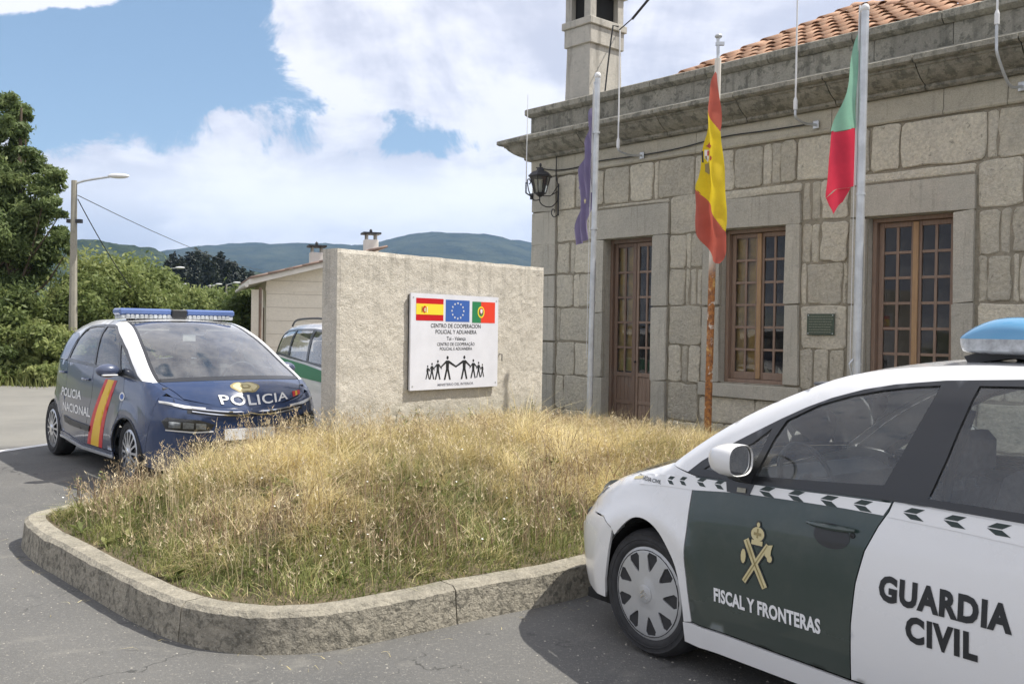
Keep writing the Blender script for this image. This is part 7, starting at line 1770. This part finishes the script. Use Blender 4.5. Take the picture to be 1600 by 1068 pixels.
# dark stand of conifers on the near rise
Yc = 150; k = 0
for (px, py, w_) in ((272, 398, 20), (283, 404, 16), (296, 396, 24), (308, 392, 26), (322, 398, 22), (336, 402, 18), (345, 396, 14), (356, 408, 18), (368, 412, 16), (262, 408, 14), (378, 420, 16), (392, 426, 18), (300, 415, 30), (330, 420, 30), (360, 428, 26)):
    Yk = Yc + random.uniform(-10, 10); t_ = at(px, py, Yk); h = t_.z + 1; ww = w_ / FPX * Yk / 2; cr = []
    for q in range(34):
        u = q / 34; a = random.uniform(0, 6.28); sp = (1 - u ** 2.2) ** .7 * ww * 1.2; rr_ = random.uniform(0, 1); cr.append((math.cos(a) * sp * rr_, math.sin(a) * sp * rr_, h * (.2 + .78 * u), ww * .6, ww * .6, h * .07))
    labs = 'dark pine below the hills, %s' % ['leftmost tree of the front', 'second from the left, with narrow pointed top', 'broad one left of the tallest', 'tallest with broad rounded top', 'just right of the tallest', 'broad one in the middle of the stand', 'slim pointed one right of the middle', 'on the lower right shoulder', 'stepping down towards the house', 'small one at the far left end', 'second last before the plastered house', 'last one, beside the plastered house', 'wide low one in front at the left', 'wide low one in front at the middle', 'wide low one in front at the right'][k]; k += 1
    tree('pine_tree', (t_.x, Yk, -1), cr, labs, 'pine tree', 3200, .30, LC, 'dark pines on the rise', .2, 4, 0)
# sloping meadow bank below the pines
bank = MB(); V = []; F = []; nx, ny = 60, 16
for j in range(ny + 1):
    for i in range(nx + 1):
        x = -75 + 100 * i / nx; y = 50 + 110 * j / ny; V.append((x, y, -.4 + 5.5 * smoothstep(0, 1, j / ny) * smoothstep(-2, -20, x) + .8 * noise.noise(Vector((x * .06, y * .06, 1)))))
for j in range(ny):
    for i in range(nx): a = j * (nx + 1) + i; F.append((a, a + 1, a + nx + 2, a + nx + 1))
bk = mesh('grassy_bank', V, F, simple('rough meadow', (.16, .18, .06), .95, var=.35, vscale=.3), None, True); tag(bk, kind='structure')
# far woodland edge: many small crowns that read as one mass
n = 170; C = []; Rr = []
for _ in range(n):
    px = random.uniform(-60, 470); Yk = random.uniform(60, 120); t_ = at(px, random.uniform(446, 492), Yk); C.append((t_.x, Yk, max(t_.z * .55, .6))); r_ = random.uniform(1.2, 2.6); Rr.append((r_, r_, max(t_.z * .45, 1)))
V, F, T = leaves(C, Rr, 34000, .22, -.05, .6); tag(fast_mesh('distant_thicket', V, F, T, LB), 'band of distant bushes and low trees between the lamps and the pines', 'thicket', kind='stuff')
# verge weeds where the asphalt ends
n = 9000; P = np.c_[rng.uniform(-22, -4.5, n), rng.normal(24.9, .55, n)]; a_ = rng.uniform(0, 6.28, n)
V, F, T = blades(P, np.zeros(n), rng.uniform(.1, .5, n), np.c_[np.cos(a_), np.sin(a_)], rng.uniform(.1, .6, n), rng.uniform(.012, .03, n), rng.random(n), 2)
tag(fast_mesh('verge_grass', V, F, T, GG), 'rough green verge along the far edge of the asphalt', 'grass', kind='stuff')

# loose grit and clover in the gutter and on the asphalt
n = 2600; Q = rng.uniform([-4.5, 4.2], [2.2, 9.0], (n, 2)); Q = Q[dist_in(Q) < -.17]; m_ = []
s_ = rng.uniform(.002, .006, len(Q)); V = []; F = []
for (x, y), r_ in zip(Q, s_):
    k = len(V); V += [(x - r_, y - r_ * .7, .0005), (x + r_, y - r_, .0005), (x + r_ * .6, y + r_, .0005), (x - r_, y + r_ * .8, .0005), (x, y, r_ * .9)]; F += [(k, k + 1, k + 4), (k + 1, k + 2, k + 4), (k + 2, k + 3, k + 4), (k + 3, k, k + 4)]
tag(mesh('loose_grit', V, F, simple('pale grit', (.36, .34, .29), .9, var=.3, vscale=40)), 'fine pale grit scattered on the asphalt', 'grit', kind='stuff')
n = 260; k_ = rng.integers(0, len(ring), n); P = np.array(ring)[k_] + rng.normal(0, .16, (n, 2)); P = P[(dist_in(P) < -.16)]; n = len(P); a_ = rng.uniform(0, 6.28, n)
V, F, T = blades(P, np.full(n, .004), rng.uniform(.015, .04, n), np.c_[np.cos(a_), np.sin(a_)], np.full(n, 2.6), rng.uniform(.003, .007, n), rng.random(n), 2)
tag(fast_mesh('dry_litter', V, F, T, GR), 'dry straw litter lying along the foot of the kerb', 'litter', kind='stuff')
# small daisies on the island
n = 90; P = scatter(n); P = P[monument_clear(P)]; h0 = mound_h(P); V = []; F = []
for (x, y), z in zip(P, h0):
    r_ = random.uniform(.006, .011); zz_ = z + random.uniform(.06, .18); k = len(V); V += [(x + r_ * math.cos(q), y + r_ * math.sin(q), zz_ + .004 * math.sin(q * 2)) for q in np.linspace(0, 6.28, 6)[:-1]]; F.append(tuple(range(k, k + 5)))
tag(mesh('daisies', V, F, simple('petals', (.8, .8, .74), .7)), 'tiny white flowers dotted through the island grass', 'flowers', kind='stuff')

# ------------------------------------------------------------------ air
hz = MB().box(-2900, 2900, -380, 5200, -8, 520).build('haze', None)
hm_ = bpy.data.materials.new('haze'); hm_.use_nodes = True; nt = NT(hm_.node_tree); hm_.node_tree.nodes.clear()
pv = nt.node('ShaderNodeVolumePrincipled', i_Density=.00015); pv.inputs['Color'].default_value = (.42, .66, 1.0, 1); pv.inputs['Anisotropy'].default_value = .2
ou = nt.node('ShaderNodeOutputMaterial'); nt.l.new(pv.outputs[0], ou.inputs['Volume']); hz.data.materials.append(hm_); hz['kind'] = 'stuff'
